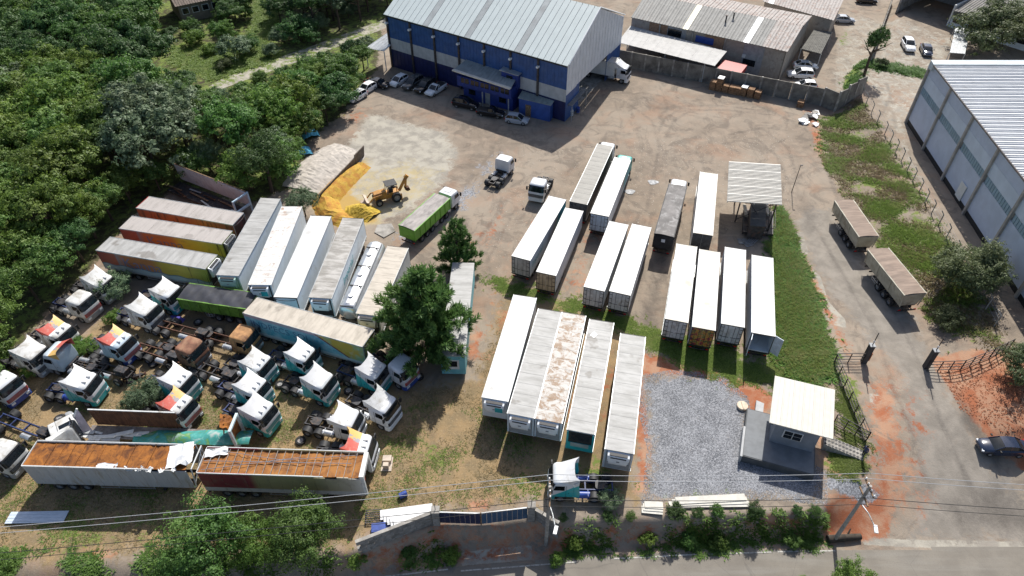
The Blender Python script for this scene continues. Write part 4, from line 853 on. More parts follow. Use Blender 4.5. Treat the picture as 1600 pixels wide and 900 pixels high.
# ---------------------------------------------------------------- cars
GPK = 'cars parked by the blue warehouse'
car('white hatchback parked nose-out by the blue wall', 623, 127, 236, 'hatch', 'white', group=GPK); car('dark grey SUV next to the white hatchback', 645, 131, 236, 'suv', 'grey', group=GPK); car('black SUV beside the white pickup', 664, 136, 236, 'suv', 'black', group=GPK)
car('small white pickup with black bed by the blue office', 681, 140, 236, 'pickup', 'white', group=GPK); car('black sedan nearest to the trees', 590, 131, -18, 'sedan', 'black', group=GPK); car('white and black hatchback half under the trees', 573, 139, 236, 'hatch', 'white', group=GPK)
car('white car peeking out under the trees', 558, 151, 236, 'hatch', 'white', group=GPK); car('black SUV in front of the blue office door', 728, 163, -22, 'suv', 'black', group=GPK); car('black pickup with a white box in front of the office', 767, 176, -18, 'pickup', 'black', group=GPK)
car('silver hatchback at the right end of the office', 808, 187, -16, 'hatch', 'silver', group=GPK)
GPR = 'cars parked beyond the concrete wall'
car('white sedan parked by the shed behind the concrete wall', 1258, 103, -8, 'sedan', 'white', group=GPR); car('white SUV nearest the concrete wall', 1250, 117, 174, 'suv', 'white', group=GPR); car('white car roof showing over the concrete wall', 1258, 134, 174, 'hatch', 'white', group=GPR)
car('silver car in the lane beside the rusty shed', 1318, 31, -8, 'sedan', 'silver', group=GPR); car('white SUV on the sandy lot', 1414, 84, -100, 'suv', 'white', group=GPR); car('dark blue car on the sandy lot', 1442, 91, -104, 'sedan', 'navy', group=GPR)
car('dark car at the top edge on grey asphalt', 1354, 1, -8, 'sedan', 'black', group=GPR)
car('shiny dark blue car at the right edge on the drive', 1572, 691, 176, 'sedan', 'navy', group='car at the gate', z=.6)
# ---------------------------------------------------------------- wrecked trailers
rustM = None
def rustmat(name, a, b, cst, ampl=1.0):
    t = NT(name); v = t.coord('Object', (1.0, 1, 1)); n = t.noise(v, 1.1, 9, .72, .6); n2 = t.noise(t.coord('Object', (1, .35, 1)), 2.5, 5)
    c = t.mix(t.step(n, .32, .62), a, b); c = t.mix(t.math('MULTIPLY', t.step(n2, .5, .72), .7), c, cst); t.bump(n, .4, .05); return t.fin(c, .9)
rustO = rustmat('bright_rust', (.075, .024, .008), (.33, .12, .018), (.20, .065, .010)); rustB = rustmat('brown_rust', (.055, .025, .014), (.115, .05, .024), (.075, .03, .015)); rustF = rustmat('rusty_floor', (.16, .055, .015), (.36, .155, .04), (.15, .085, .05))
def shell(label, left, right, z, sidem, floorm, name='wrecked_trailer', group='wrecked trailers', inner=None, zf=3.3, wl=1.27):
    P, Q = span(left, right, z); L = (Q - P).length; c = (P + Q) / 2; t = thing(name, label, 'trailer', (c.x, c.y, 0), math.atan2(Q.y - P.y, Q.x - P.x), group)
    h = L / 2
    for s in (-1, 1):
        n = 14
        for k in range(n):
            x0 = -h + k * L / n; x1 = x0 + L / n - .015; zt = z - (0 if (s > 0 or k < n - 4) else .12 + .14 * ((k * 7) % 3))
            MB().bx(x0, x1, s * wl - .04, s * wl + .04, 1.1, zt).build('side_panel', sidem, t)
        MB().bx(-h, h * (.55 if s < 0 else 1), s * (wl + .05) - .03, s * (wl + .05) + .03, z - .1, z + .03).build('top_rail', M['white'], t)
    MB().bx(-h - .05, -h, -wl, wl, 1.1, z).build('end_wall', M['white'], t)
    fl = MB(); rows = []
    for i in range(57):
        x = -h + .02 + i * (L - .04) / 56; rows.append([(x, y, zf + .02 * math.sin(i * 3.1 + y * 4) + .05 * math.sin(i * .7) * (1 if i > 30 else .3) + (.05 if i % 4 == 0 else 0)) for y in np.linspace(-wl + .05, wl - .05, 13)])
    fl.grid(rows); fl.build('rusted_roof_lining', floorm, t, True)
    build_chassis(t, L, .9); build_wheels_trailer(t, L); return t, L
g1, L1 = shell('white-sided wrecked trailer with torn roof and bright rust inside', (46, 707.6), (297.7, 714.4), 4.0, mk('dirty_grey_side', (.42, .43, .44), .6, .08, .8, dirt=(.25, .21, .15), damt=.5, stretch=(2, 1, .4)), rustO, zf=3.84)
def crumple(parent, name, mat, x, y, z, sx, sy, amp=.25, rz=0.0, ry=0.0, seed=1):
    rg = random.Random(seed); m = MB(); rows = []
    for i in range(7): rows.append([(sx * (i / 6 - .5) + rg.uniform(-.05, .05), sy * (j / 5 - .5) + rg.uniform(-.06, .06), amp * (math.sin(i * 1.3 + seed) * .5 + rg.uniform(-.5, .5)) * (.3 + .7 * i / 6)) for j in range(6)])
    m.grid(rows); m.grid([[(a, b, c_ - .02) for a, b, c_ in r] for r in rows]); return m.build(name, mat, parent, False, (x, y, z), (0, ry, rz))
for k in range(1, 16): MB().box((-L1 / 2 + k * L1 / 16, 0, 3.87), (.05, 2.4, .05)).build('roof_bow', rustO, g1)
crumple(g1, 'torn_roof_sheet', M['whiteclean'], L1 / 2 - 1.0, .15, 4.1, 2.1, 2.3, .35, .2, R(-8), 3); crumple(g1, 'torn_roof_sheet', M['whiteclean'], .2, -1.05, 3.95, 1.8, .5, .2, 0, 0, 5)
for k in range(5): crumple(g1, 'torn_edge', M['white'], 2.2 + k * .95, -1.2, 3.85, .8, .4, .3, k * .7, R(20), 20 + k)
MB().cyl((L1 / 2 + .1, -1.2, 1.2), (L1 / 2 + .5, -1.2, 4.0), .06).cyl((L1 / 2 + .1, 1.2, 1.2), (L1 / 2 + .5, 1.2, 4.0), .06).cyl((L1 / 2 + .5, -1.2, 4.0), (L1 / 2 + .5, 1.2, 4.0), .06).cyl((L1 / 2 + .1, -1.2, 1.5), (L1 / 2 + .5, 1.2, 3.9), .05).build('bent_end_frame', M['white'], g1)
t = NT('faded_mural_flank'); vv = t.xyz(t.coord('Object', rnd=False)); st = t.noise(t.coord('Object'), 1, 6); c = t.ramp(t.math('ADD', t.math('DIVIDE', vv[0], 15), .5), [(0, (.20, .03, .04)), (.32, (.22, .035, .045)), (.36, (.30, .25, .12)), (.7, (.30, .26, .13)), (.9, (.42, .38, .30)), (1, (.6, .58, .55))]); c = t.mix(t.step(vv[2], 1.75, 1.65), c, (.5, .5, .5)); flank = t.fin(t.mix(t.math('MULTIPLY', t.step(st, .5, .7), .4), c, (.2, .17, .12)), .6)
g2, L2 = shell('roofless wrecked trailer with bare roof ribs over rusty lining', (315.5, 718), (566.6, 726), 4.0, flank, rustF, zf=3.78)
for k in range(1, 20): MB().bx(-L2 / 2 + k * L2 / 20 - .02, -L2 / 2 + k * L2 / 20 + .02, -1.25, 1.25, 3.92, 3.96).build('roof_rib', mk('dull_rib_steel', (.30, .27, .24), .7, .2, 3), g2)
MB().cyl((-L2 / 2 + .2, -.1, 3.97), (L2 / 2 - 1, .1, 3.97), .03, 5).cyl((-L2 / 2 + .3, -1.0, 3.98), (1.5, .55, 4.0), .025, 5).cyl((-L2 / 2 + .3, 1.1, 3.98), (0, .2, 4.0), .025, 5).cyl((-1, .1, 4.0), (L2 / 2 - .6, .95, 4.0), .025, 5).build('loose_conduit', M['alu'], g2)
crumple(g2, 'torn_roof_sheet', M['white'], -L2 / 2 + 1.0, .85, 4.0, 2.0, .9, .15, .2, 0, 9); MB().bx(L2 / 2 - .1, L2 / 2 + .3, -1.25, 1.25, 3.6, 4.05).bx(L2 / 2, L2 / 2 + .3, -1.25, -1.05, 1.1, 3.6).bx(L2 / 2, L2 / 2 + .3, 1.05, 1.25, 1.1, 3.6).build('nose_frame', M['white'], g2); MB().bx(L2 / 2 - .02, L2 / 2 + .05, -1.0, -.3, 2.2, 3.5).build('nose_panel', M['red'], g2)
# collapsed wreck behind: brown standing wall, fallen teal flank, debris
P = at(153, 663, .9); Q = at(286, 668, .9); L = (Q - P).length; a = math.atan2(Q.y - P.y, Q.x - P.x)
t = thing('collapsed_trailer', 'collapsed trailer with standing rust-brown wall and fallen teal flank', 'trailer', (*((P + Q) / 2)[:2], 0), a, 'wrecked trailers')
n = 18
for k in range(n): MB().bx(-L / 2 + k * L / n + .01, -L / 2 + (k + 1) * L / n - .01, -.03 + .012 * (k % 2), .03 + .012 * (k % 2), .9, 3.25).build('wall_board', rustB, t)
MB().bx(-L / 2, L / 2, -.06, .06, 3.25, 3.33).build('top_rail', M['white'], t)
MB().bx(-L / 2 - .5, L / 2 + 6.5, -1.5, -.1, .75, .88).build('floor', mk('greyed_floor', (.22, .20, .19), .85, .2, 1.5, dirt=(.12, .09, .07), damt=.5), t)
MB().add([(-L / 2 - 2.4, -1.9, .3), (-L / 2 - .1, -.8, .9), (-L / 2 - 1.1, .1, 3.2)], [(0, 1, 2)]).add([(-L / 2 - 2.4, -1.98, .3), (-L / 2 - .1, -.88, .9), (-L / 2 - 1.1, .02, 3.2)], [(0, 1, 2)]).build('end_panel', mk('lilac_white_panel', (.52, .47, .52), .6, .1, 1.5), t)
MB().cyl((-L / 2 - 2.4, -1.95, .3), (-L / 2 - 1.1, .06, 3.25), .1, 6).build('end_post', M['white'], t)
tf = NT('faded_teal_mural'); n = tf.noise(tf.coord('Object', (1, 1, 2)), .9, 6, .6, .8); tealmur = tf.fin(tf.ramp(n, [(.3, (.35, .42, .40)), (.42, (.05, .30, .27)), (.52, (.04, .22, .20)), (.6, (.10, .26, .05)), (.7, (.25, .33, .33))]), .6)
rows = [[(-L / 2 + 4.2 + i * .72, -2.0 + j * .32, .62 + .35 * math.sin(j * .6) + .1 * math.sin(i * .9 + j) + .05 * i) for j in range(6)] for i in range(17)]
m = MB(); m.grid(rows); m.grid([[(x, y, z - .03) for x, y, z in r] for r in rows]); m.build('fallen_flank', tealmur, t, True)
for k in range(12):
    rg = random.Random(k); MB().box((-L / 2 + rg.uniform(-1.5, 5), rg.uniform(-2.4, -.8), rg.uniform(.9, 1.15)), (rg.uniform(1.2, 3.2), rg.uniform(.2, .5), .05), rg.uniform(-.3, .3), rg.uniform(-.08, .08)).build('loose_panel', (M['white'], M['galv'], M['white'])[k % 3], t)
ex = L / 2 + 5.9
MB().bx(ex, ex + .25, -2.1, -1.9, .6, 3.6).bx(ex, ex + .25, -.2, 0, .6, 3.6).bx(ex, ex + .25, -1.9, -.2, 3.4, 3.6).bx(ex, ex + .25, -1.9, -.2, .6, 1.2).build('end_frame', mk('teal_white_frame', (.55, .66, .66), .5, .1), t)
MB().bx(ex - .05, ex, -2.0, -.1, .8, 3.3).build('end_lining', rustO, t); MB().box((ex - 1.2, -1, 2.0), (.1, .1, 2.6), 0, R(15)).box((ex - .9, -.2, 2.1), (.1, .1, 2.6), 0, R(-10)).build('bent_post', rustF, t)
crumple(t, 'rusted_sheet', rustO, ex - .7, -.6, 2.9, 1.5, 1.6, .3, .3, R(40), 11)
# wreck at the wood edge: long white wall, broken floor
P = at(274, 285, 1.0); Q = at(385, 330, 1.0); L = (Q - P).length; a = math.atan2(Q.y - P.y, Q.x - P.x)
t = thing('collapsed_trailer', 'collapsed trailer with one long white wall standing at the wood edge', 'trailer', (*((P + Q) / 2)[:2], 0), a, 'wrecked trailers')
for k in range(9): MB().box((-L / 2 + (k + .5) * L / 9, .9, 2.35), (L / 9 - .03, .08, 2.7), 0, 0, R(6 + .6 * k)).build('wall_panel', mk('dull_lilac_wall', (.50, .49, .52), .6, .08, 1, dirt=(.33, .30, .28), damt=.4), t)
MB().box((0, .78, 3.72), (L, .12, .1)).build('top_rail', M['wood'], t); MB().bx(-L / 2, L / 2 - 1, -1.6, .7, .6, .72).build('floor', M['frame'], t)
for k in range(9): rg = random.Random(50 + k); MB().box((-L / 2 + 1 + k * 1.5, rg.uniform(-1.8, 0), .95), (rg.uniform(2, 4), .22, .06), rg.uniform(-.25, .15), rg.uniform(-.06, .06)).build('broken_board', (M['wood'], rustB, M['galv'])[k % 3], t)
MB().bx(L / 2, L / 2 + .2, -1.7, -1.5, .6, 3.6).bx(L / 2, L / 2 + .2, .8, 1.0, .6, 3.6).bx(L / 2, L / 2 + .2, -1.5, .8, 3.4, 3.6).bx(L / 2, L / 2 + .2, -1.5, .8, 1.6, 1.9).build('end_frame', mk('pale_blue_frame', (.42, .55, .66), .5, .1), t)

# ---------------------------------------------------------------- buildings
def sheet_roof(parent, A, B, C, D, n, mat, name='roof_sheet', t=.06, rib=.05, alt=None, special=None):
    """roof plane A-B (eave) D-C (ridge) laid with n sheets, each with raised ribs"""
    A, B, C, D = map(Vector, (A, B, C, D))
    for k in range(n):
        f0, f1 = k / n, (k + 1) / n - .002 / max((B - A).length / n, .01)
        a, b, c, d = A.lerp(B, f0), A.lerp(B, f1), D.lerp(C, f1), D.lerp(C, f0)
        m = MB(); m.slab([a, b, c, d], t)
        for q in (.02, .5):
            p0 = a.lerp(b, q); p1 = a.lerp(b, q + .14); p2 = d.lerp(c, q + .14); p3 = d.lerp(c, q); up = Vector((0, 0, rib))
            m.add([p0, p1, p2, p3, p0.lerp(p1, .25) + up, p0.lerp(p1, .75) + up, p3.lerp(p2, .75) + up, p3.lerp(p2, .25) + up], [(4, 5, 6, 7), (0, 1, 5, 4), (1, 2, 6, 5), (2, 3, 7, 6), (3, 0, 4, 7)])
        mm = mat
        if special and k in special: mm = special[k]
        elif alt and k % 2: mm = alt
        m.build(name, mm, parent)
def wall_panels(parent, P, Q, z0, z1, n, mat, name='wall_panel', out=.05, ribs=0, gap=.01):
    P = Vector((P.x, P.y, 0)); Q = Vector((Q.x, Q.y, 0)); d = (Q - P); L = d.length; d /= L; nn = Vector((d.y, -d.x, 0))
    for k in range(n):
        a = P + d * (k * L / n + gap); b = P + d * ((k + 1) * L / n - gap); m = MB()
        m.prism([a[:2], b[:2], (b + nn * -out)[:2], (a + nn * -out)[:2]], z0, z1)
        for r in range(ribs):
            q = a.lerp(b, (r + .5) / ribs); e = d * .04; m.prism([(q - e)[:2], (q + e)[:2], (q + e + nn * .03)[:2], (q - e + nn * .03)[:2]], z0 + .01, z1 - .01)
        m.build(name, mat, parent)
def solid(parent, pts, z0, z1, mat, name='wall'): return MB().prism([(p[0], p[1]) for p in pts], z0, z1).build(name, mat, parent)
def post(parent, p, z0, z1, r, mat, name='post', n=8): return MB().cyl((p[0], p[1], z0), (p[0], p[1], z1), r, n).build(name, mat, parent)
blueD = mk('dark_blue_cladding', (.012, .018, .085), .5, .12, 1, dirt=(.03, .035, .10), damt=.3); blueM = mk('blue_cladding', (.028, .085, .25), .5, .12, 1, dirt=(.05, .105, .24), damt=.4); bandW = mk('grey_white_band', (.44, .45, .46), .55, .08, 1); offB = mk('office_blue_wall', (.014, .036, .20), .6, .15, 1)
cladG = mk('grey_gable_cladding', (.66, .68, .70), .5, .06, .8, dirt=(.56, .57, .59), damt=.3); roofMint = mk('pale_mint_roof_sheet', (.53, .585, .575), .5, .03, .5, dirt=(.48, .53, .52), damt=.35, dscale=.4); roofWeath = mk('weathered_seam_sheet', (.36, .385, .385), .55, .06, .6, dirt=(.28, .29, .29), damt=.6)
FL = at(614, 104); FR = at(882, 190); u_ = (FR - FL).normalized(); LW = (FR - FL).length; ZE = 9.7
gA = at(877, 125, 6.3); gB = at(984, 27, 6.3); g_ = (gB - gA); g_.z = 0; g_.normalize()
ap = onplane(937, 11, FR, g_); dg = (Vector((ap.x, ap.y, 0)) - FR).dot(g_); dr = dg * 2.05
BL, BR = FL + g_ * dr, FR + g_ * dr
wh = thing('warehouse', 'big blue warehouse with white band and pale metal roof', 'building', FL)
wh.location = (0, 0, 0)
nb = 7
for k in range(nb):
    p = FL.lerp(FR, k / nb); q = FL.lerp(FR, (k + 1) / nb)
    wall_panels(wh, p, q, 0, 3.4, 1, blueD, 'lower_panel', .12, 6); wall_panels(wh, p, q, 3.4, 5.5, 1, bandW, 'band_panel', .12, 6); wall_panels(wh, p, q, 5.5, ZE - .25, 1, blueM, 'upper_panel', .12, 8)
    n_ = Vector((u_.y, -u_.x, 0)); c = p + n_ * .12
    MB().box((c.x, c.y, (ZE - .3) / 2), (.3, .3, ZE - .3), math.atan2(u_.y, u_.x)).build('column', M['darksteel'], wh)
    lp = p.lerp(q, .02) + n_ * .4; MB().box((lp.x, lp.y, 8.2), (.35, .6, .3), math.atan2(u_.y, u_.x)).cyl((p.x, p.y, 8.3), (lp.x, lp.y, 8.25), .05, 6).build('flood_lamp', M['whiteclean'], wh)
solid(wh, [FL + g_ * .2, FR + g_ * .2, FR + g_ * .5, FL + g_ * .5], 0, ZE - .3, blueD, 'inner_wall')
m = MB(); n_ = Vector((u_.y, -u_.x, 0)); a, b = FL + n_ * .35, FR + n_ * .35; m.prism([a[:2], b[:2], FR[:2], FL[:2]], ZE - .35, ZE - .08); m.build('gutter', M['black'], wh)
ov = n_ * .45; e0 = FL + ov - u_ * .3 + Vector((0, 0, ZE)); e1 = FR + ov + u_ * .3 + Vector((0, 0, ZE)); r0 = FL + g_ * dg - u_ * .3 + Vector((0, 0, ap.z)); r1 = FR + g_ * dg + u_ * .3 + Vector((0, 0, ap.z)); k0 = BL - u_ * .3 + Vector((0, 0, ZE)); k1 = BR + u_ * .3 + Vector((0, 0, ZE))
sheet_roof(wh, e0, e1, r1, r0, 34, roofMint, special={8: roofWeath, 16: roofWeath, 25: roofWeath}, rib=.012); sheet_roof(wh, k1, k0, r0, r1, 34, roofMint, rib=.03)
# gable end: blue base, wide door, grey cladding above
def gz(d): return ZE + (ap.z - ZE) * (1 - abs(d - dg) / dg)
ng = 18
for k in range(ng):
    d0, d1 = k * dr / ng, (k + 1) * dr / ng - .01; p, q = FR + g_ * d0, FR + g_ * d1; o = u_ * .06
    m = MB(); vs = []
    z0 = 4.8 if 3 <= k <= 13 else 4.6
    m.prism([(p)[:2], (q)[:2], (q + o)[:2], (p + o)[:2]], z0, [gz(d0) - .12, gz(min(d1, dr)) - .12, gz(min(d1, dr)) - .12, gz(d0) - .12])
    c = p.lerp(q, .5); m.prism([(c - g_ * .06)[:2], (c + g_ * .06)[:2], (c + g_ * .06 + u_ * .1)[:2], (c - g_ * .06 + u_ * .1)[:2]], z0, gz((d0 + d1) / 2) - .2)
    m.build('gable_panel', cladG, wh)
    if k < 4 or k > 12: solid(wh, [p, q, q + u_ * .05, p + u_ * .05], 0, z0 - .01, blueM, 'gable_base_panel')
for s in (0, 1):
    a, b = ((FR, FR + g_ * dg), (FR + g_ * dg, BR))[s]; za, zb = ((ZE, ap.z), (ap.z, ZE))[s]
    MB().cyl((a.x + u_.x * .2, a.y + u_.y * .2, za + .02), (b.x + u_.x * .2, b.y + u_.y * .2, zb + .02), .12, 6).build('verge_trim', M['whiteclean'], wh)
solid(wh, [FL, BL, BL + u_ * .2, FL + u_ * .2], 0, ZE - .3, blueM, 'side_wall'); solid(wh, [BL, BR, BR - g_ * .2, BL - g_ * .2], 0, ZE - .3, blueM, 'back_wall')
MB().prism([(FL + u_ * .3 + g_ * .3)[:2], (FR - u_ * .5 + g_ * .3)[:2], (BR - u_ * .5 - g_ * .3)[:2], (BL + u_ * .3 - g_ * .3)[:2]], .02, .05).build('floor_slab', M['concrete'], wh)
# lean-to on the left, office block and annexes in front
t = thing('lean_to_shelter', 'small sheet-roofed shelter at the left end of the blue warehouse', 'shelter', (0, 0, 0))
q = [at(571, 75, 3.6), at(600, 80, 3.6), at(610, 71, 4.4), at(607, 50, 4.4)]
sheet_roof(t, q[0], q[1], q[2], q[3], 5, M['galv']); [post(t, p, 0, 3.5, .09, M['white'], 'post') for p in (q[0], q[1])]
ta = u_; tn = Vector((u_.y, -u_.x, 0))
of = thing('office_block', 'two-storey blue office with sloping grey awning in front of the warehouse', 'building', (0, 0, 0))
w0, w1 = at(725, 153), at(801, 174); dd = (w1 - w0).normalized(); nn = Vector((dd.y, -dd.x, 0)); bk = -nn * 4.2
solid(of, [w0, w1, w1 + bk, w0 + bk], 0, 2.6, offB, 'lower_wall'); ov = nn * .9; solid(of, [w0 + ov - dd * .6, w1 + ov + dd * .2, w1 + bk, w0 + bk - dd * .6], 2.6, 4.3, offB, 'upper_wall')
ra, rb, rc, rd = at(709, 108, 4.9), at(799, 137, 4.9), at(817, 104, 5.9), at(735, 88, 5.9); sheet_roof(of, ra, rb, rc, rd, 9, mk('grey_awning_sheet', (.27, .29, .29), .6, .1, .8), 'awning_sheet')
d2 = (rb - ra).normalized(); n2 = Vector((d2.y, -d2.x, 0)); MB().prism([ra[:2], rb[:2], (rb + n2 * .5)[:2], (ra + n2 * .5)[:2]], 4.75, 4.97).build('fascia', mk('cream_fascia', (.66, .62, .54), .6, .06), of)
for k in range(5):
    p = (w0 + ov).lerp(w1 + ov, (k + .5) / 5) + nn * .02; f = MB().box((p.x, p.y, 3.75), (1.5, .06, .85), math.atan2(dd.y, dd.x)).build('window', M['glass'], of); MB().box((p.x + nn.x * .03, p.y + nn.y * .03, 3.75), (.06, .05, .85), math.atan2(dd.y, dd.x)).build('mullion', M['blue'], f)
for k in (0, 1, 2): p = w0.lerp(w1, (.18, .5, .8)[k]) + nn * .03; MB().box((p.x, p.y, 1.5 if k != 1 else 1.1), (1.3 if k != 1 else .9, .06, .9 if k != 1 else 2.1), math.atan2(dd.y, dd.x)).build('window' if k != 1 else 'door', M['glass'] if k != 1 else M['grey'], of)
for f in (.45, .97): p = w0.lerp(w1, f) + ov; post(of, p, 0, 2.6, .1, M['galv'], 'awning_post')
hc = at(803, 108, 6.2); MB().box((hc.x, hc.y, 4.9), (3.0, 3.0, 2.6), math.atan2(dd.y, dd.x)).build('stair_head', offB, of); MB().box((hc.x, hc.y, 6.25), (3.5, 3.5, .1), math.atan2(dd.y, dd.x), R(3)).build('stair_head_roof', M['galv'], of)
p = hc + nn * 1.53; MB().box((p.x, p.y, 5.3), (1.1, .06, .8), math.atan2(dd.y, dd.x)).build('window', M['glass'], of)
an = thing('annex', 'low blue annex with grey sheet roof right of the office', 'building', (0, 0, 0)); q = [at(809, 153, 3.0), at(861, 165, 3.0), at(877, 142, 3.3), at(823, 130, 3.3)]
sheet_roof(an, *q, 6, mk('grey_green_sheet', (.27, .30, .29), .6, .1, .8)); k = [p.lerp(sum(q, Vector()) / 4, .06) for p in q]; solid(an, k, 0, 2.9, mk('bright_blue_wall', (.03, .08, .30), .55, .12, 1), 'wall')
MB().box(tuple((k[0].lerp(k[1], .3) + Vector((0, -.03, -1.9)))), (1.0, .06, 2.0), math.atan2(dd.y, dd.x)).build('door', M['wood'], an)
cn = thing('canopy', 'small grey sheet canopy at the corner of the blue warehouse', 'canopy', (0, 0, 0)); q = [at(876, 160, 2.7), at(894, 166, 2.7), at(917, 139, 2.9), at(901, 134, 2.9)]
sheet_roof(cn, *q, 4, mk('dark_grey_sheet', (.16, .165, .17), .6, .1, .8)); [post(cn, p, 0, 2.65, .05, M['galv'], 'post') for p in q]
for k, (u, v) in enumerate(((880, 182), (893, 180), (903, 175))):
    p = gp(u, v); b = thing('drum', ('rusty drum under the small canopy', 'white drum beside the small canopy', 'blue drum at the canopy post')[k], 'drum', p); MB().cyl((0, 0, 0), (0, 0, .9), .3, 14).build('shell', (rustB, M['white'], M['blue'])[k], b); MB().cyl((0, 0, .3), (0, 0, .34), .315, 14).cyl((0, 0, .6), (0, 0, .64), .315, 14).build('hoops', M['frame'], b)
# sheds behind the concrete wall
fib = mk('grey_fibre_cement', (.26, .255, .24), .8, .08, .7, dirt=(.17, .165, .155), damt=.4, dscale=1.5); fibR = mk('rusty_metal_sheet', (.32, .29, .27), .7, .1, .7, dirt=(.19, .10, .07), damt=.55, dscale=1.3, stretch=(1, 1, 1)); sky1 = mk('white_skylight', (.72, .73, .74), .5, .05); sky2 = mk('yellowed_skylight', (.62, .57, .40), .5, .08)
sh = thing('shed', 'long grey-roofed industrial shed behind the concrete wall', 'building', (0, 0, 0))
eL, eR, bR, bL = at(986, 27, 5.6), at(1231, 81, 5.6), at(1269, 25, 5.6), at(1024, -22, 5.6); rL, rR = eL.lerp(bL, .55), eR.lerp(bR, .55); rL.z = rR.z = 6.6
sheet_roof(sh, eL, eR, rR, rL, 26, fib, special={9: sky2, 19: sky1, 23: fibR, 24: fibR, 25: fibR, 22: fibR}, rib=.06); sheet_roof(sh, bR, bL, rL, rR, 26, fibR, rib=.06)
fx = (eR - eL); fx.z = 0; fx.normalize(); fn = Vector((fx.y, -fx.x, 0)); i0, i1 = eL - fn * .5, eR - fn * .5 - fx * .3
bas = mk('stained_render', (.36, .32, .27), .85, .12, .8, dirt=(.22, .19, .16), damt=.5); brk = mk('brick_infill', (.30, .19, .12), .9, .2, 3)
for k in range(8): wall_panels(sh, i0.lerp(i1, k / 8), i0.lerp(i1, (k + 1) / 8), 0, 5.3, 1, (bas, brk, M['grey'], bas, brk, bas, M['grey'], bas)[k], 'wall_panel', .2)
solid(sh, [i1, bR - fx * .3, bR - fx * .5, i1 - fx * .2], 0, 5.4, bas, 'gable_wall'); solid(sh, [bL, bR - fx * .3, bR - fx * .3 - fn * .2, bL - fn * .2], 0, 5.4, bas, 'back_wall')
for k, (f, z, w2, h2, mt) in enumerate(((.30, 4.3, 2.6, 1.3, M['glass']), (.50, 4.2, 3.4, 1.2, M['blue']), (.80, 2.0, 2.2, 1.1, M['glass']), (.76, 3.0, .6, .6, M['white']))):
    p = i0.lerp(i1, f) + fn * .05; MB().box((p.x, p.y, z), (w2, .08, h2), math.atan2(fx.y, fx.x)).build('window', mt, sh)
for f in (.2, .42, .63): p = i0.lerp(i1, f) + fn * .15; post(sh, p, 0, 5.3, .14, M['concrete'], 'column')
for f in (.57, .60): p = eL.lerp(eR, f).lerp(rL.lerp(rR, f), .55 if f < .59 else .75); MB().cyl((p.x, p.y, 5.5), (p.x, p.y, 7.4), .14, 10).cyl((p.x, p.y, 7.4), (p.x, p.y, 7.5), .26, 10).build('flue', M['darksteel'], sh)
lc = thing('loading_canopy', 'flat white concrete loading canopy along the shed front', 'canopy', (0, 0, 0)); q = [at(965, 66, 3.6), at(1117, 103, 3.6), at(1136, 80, 4.0), at(985, 40, 4.0)]
sheet_roof(lc, *q, 8, mk('bleached_canopy_sheet', (.42, .41, .39), .7, .06, .7, dirt=(.32, .31, .29), damt=.3), rib=.02); [post(lc, q[0].lerp(q[1], f) - fn * .3, 0, 3.5, .1, M['galv'], 'post') for f in (.1, .5, .9)]
p = q[1].lerp(q[2], .5) + fx * 2.2; MB().box((p.x, p.y, 2.4), (4.2, 4, .9), math.atan2(fx.y, fx.x)).build('side_stage', M['red'], lc)
s2 = thing('shed', 'rust-streaked second shed behind the grey-roofed one', 'building', (0, 0, 0)); q = [at(1192, 2, 5.2), at(1303, 32, 5.2), at(1322, -8, 6.2), at(1210, -40, 6.2)]
sheet_roof(s2, *q, 13, fibR, special={1: sky1}, rib=.06); k = [p.lerp(sum(q, Vector()) / 4, .05) for p in q]; solid(s2, k, 0, 5.0, bas, 'wall')
q = [at(1252, 76, 3.2), at(1283, 84, 3.2), at(1300, 50, 3.2), at(1272, 46, 3.2)]; s3 = thing('car_shelter', 'dark mossy car shelter roof beside the shed end', 'shelter', (0, 0, 0)); sheet_roof(s3, *q, 6, mk('mossy_sheet', (.12, .115, .10), .85, .2, 1.5)); [post(s3, p, 0, 3.15, .07, M['galv'], 'post') for p in q]
# concrete boundary wall of cast panels
def panel_wall(label, pts, h, mat, step=2.6, th=.18, name='boundary_wall', cap=True, zoff=0.0, panel='wall_panel'):
    t = thing(name, label, 'wall', (0, 0, 0))
    for a, b in zip(pts[:-1], pts[1:]):
        L = (b - a).length; n = max(1, round(L / step)); d = (b - a).normalized()
        for k in range(n):
            p, q = a.lerp(b, k / n), a.lerp(b, (k + 1) / n - .012 / (L / n)); nn = Vector((-d.y, d.x, 0)) * th / 2; zb = min(hz(p.x, p.y), hz(q.x, q.y)) - .3 + zoff
            z1 = max(hz(p.x, p.y), hz(q.x, q.y)) + zoff + h
            MB().prism([(p - nn)[:2], (q - nn)[:2], (q + nn)[:2], (p + nn)[:2]], zb, z1).build(panel, mat, t)
            if cap: MB().box((p.x, p.y, (zb + z1 + .05) / 2), (.28, .3, z1 + .05 - zb), math.atan2(d.y, d.x)).build('pier', M['concrete'], t)
    return t
concD = mk('stained_concrete_wall', (.21, .195, .17), .95, .2, .8, dirt=(.10, .09, .08), damt=.55, dscale=.5)
panel_wall('tall stained concrete wall along the back of the yard', [at(944, 98), at(1282, 165), at(1305, 175)], 3.0, concD)
panel_wall('concrete wall corner piece climbing beside the grassy slope', [at(1303, 176), at(1341, 160)], 3.2, concD, 2.4)
panel_wall('dark boundary wall between lane and sandy lot', [gp(1360, 95), gp(1392, 5)], 2.0, concD, 4)
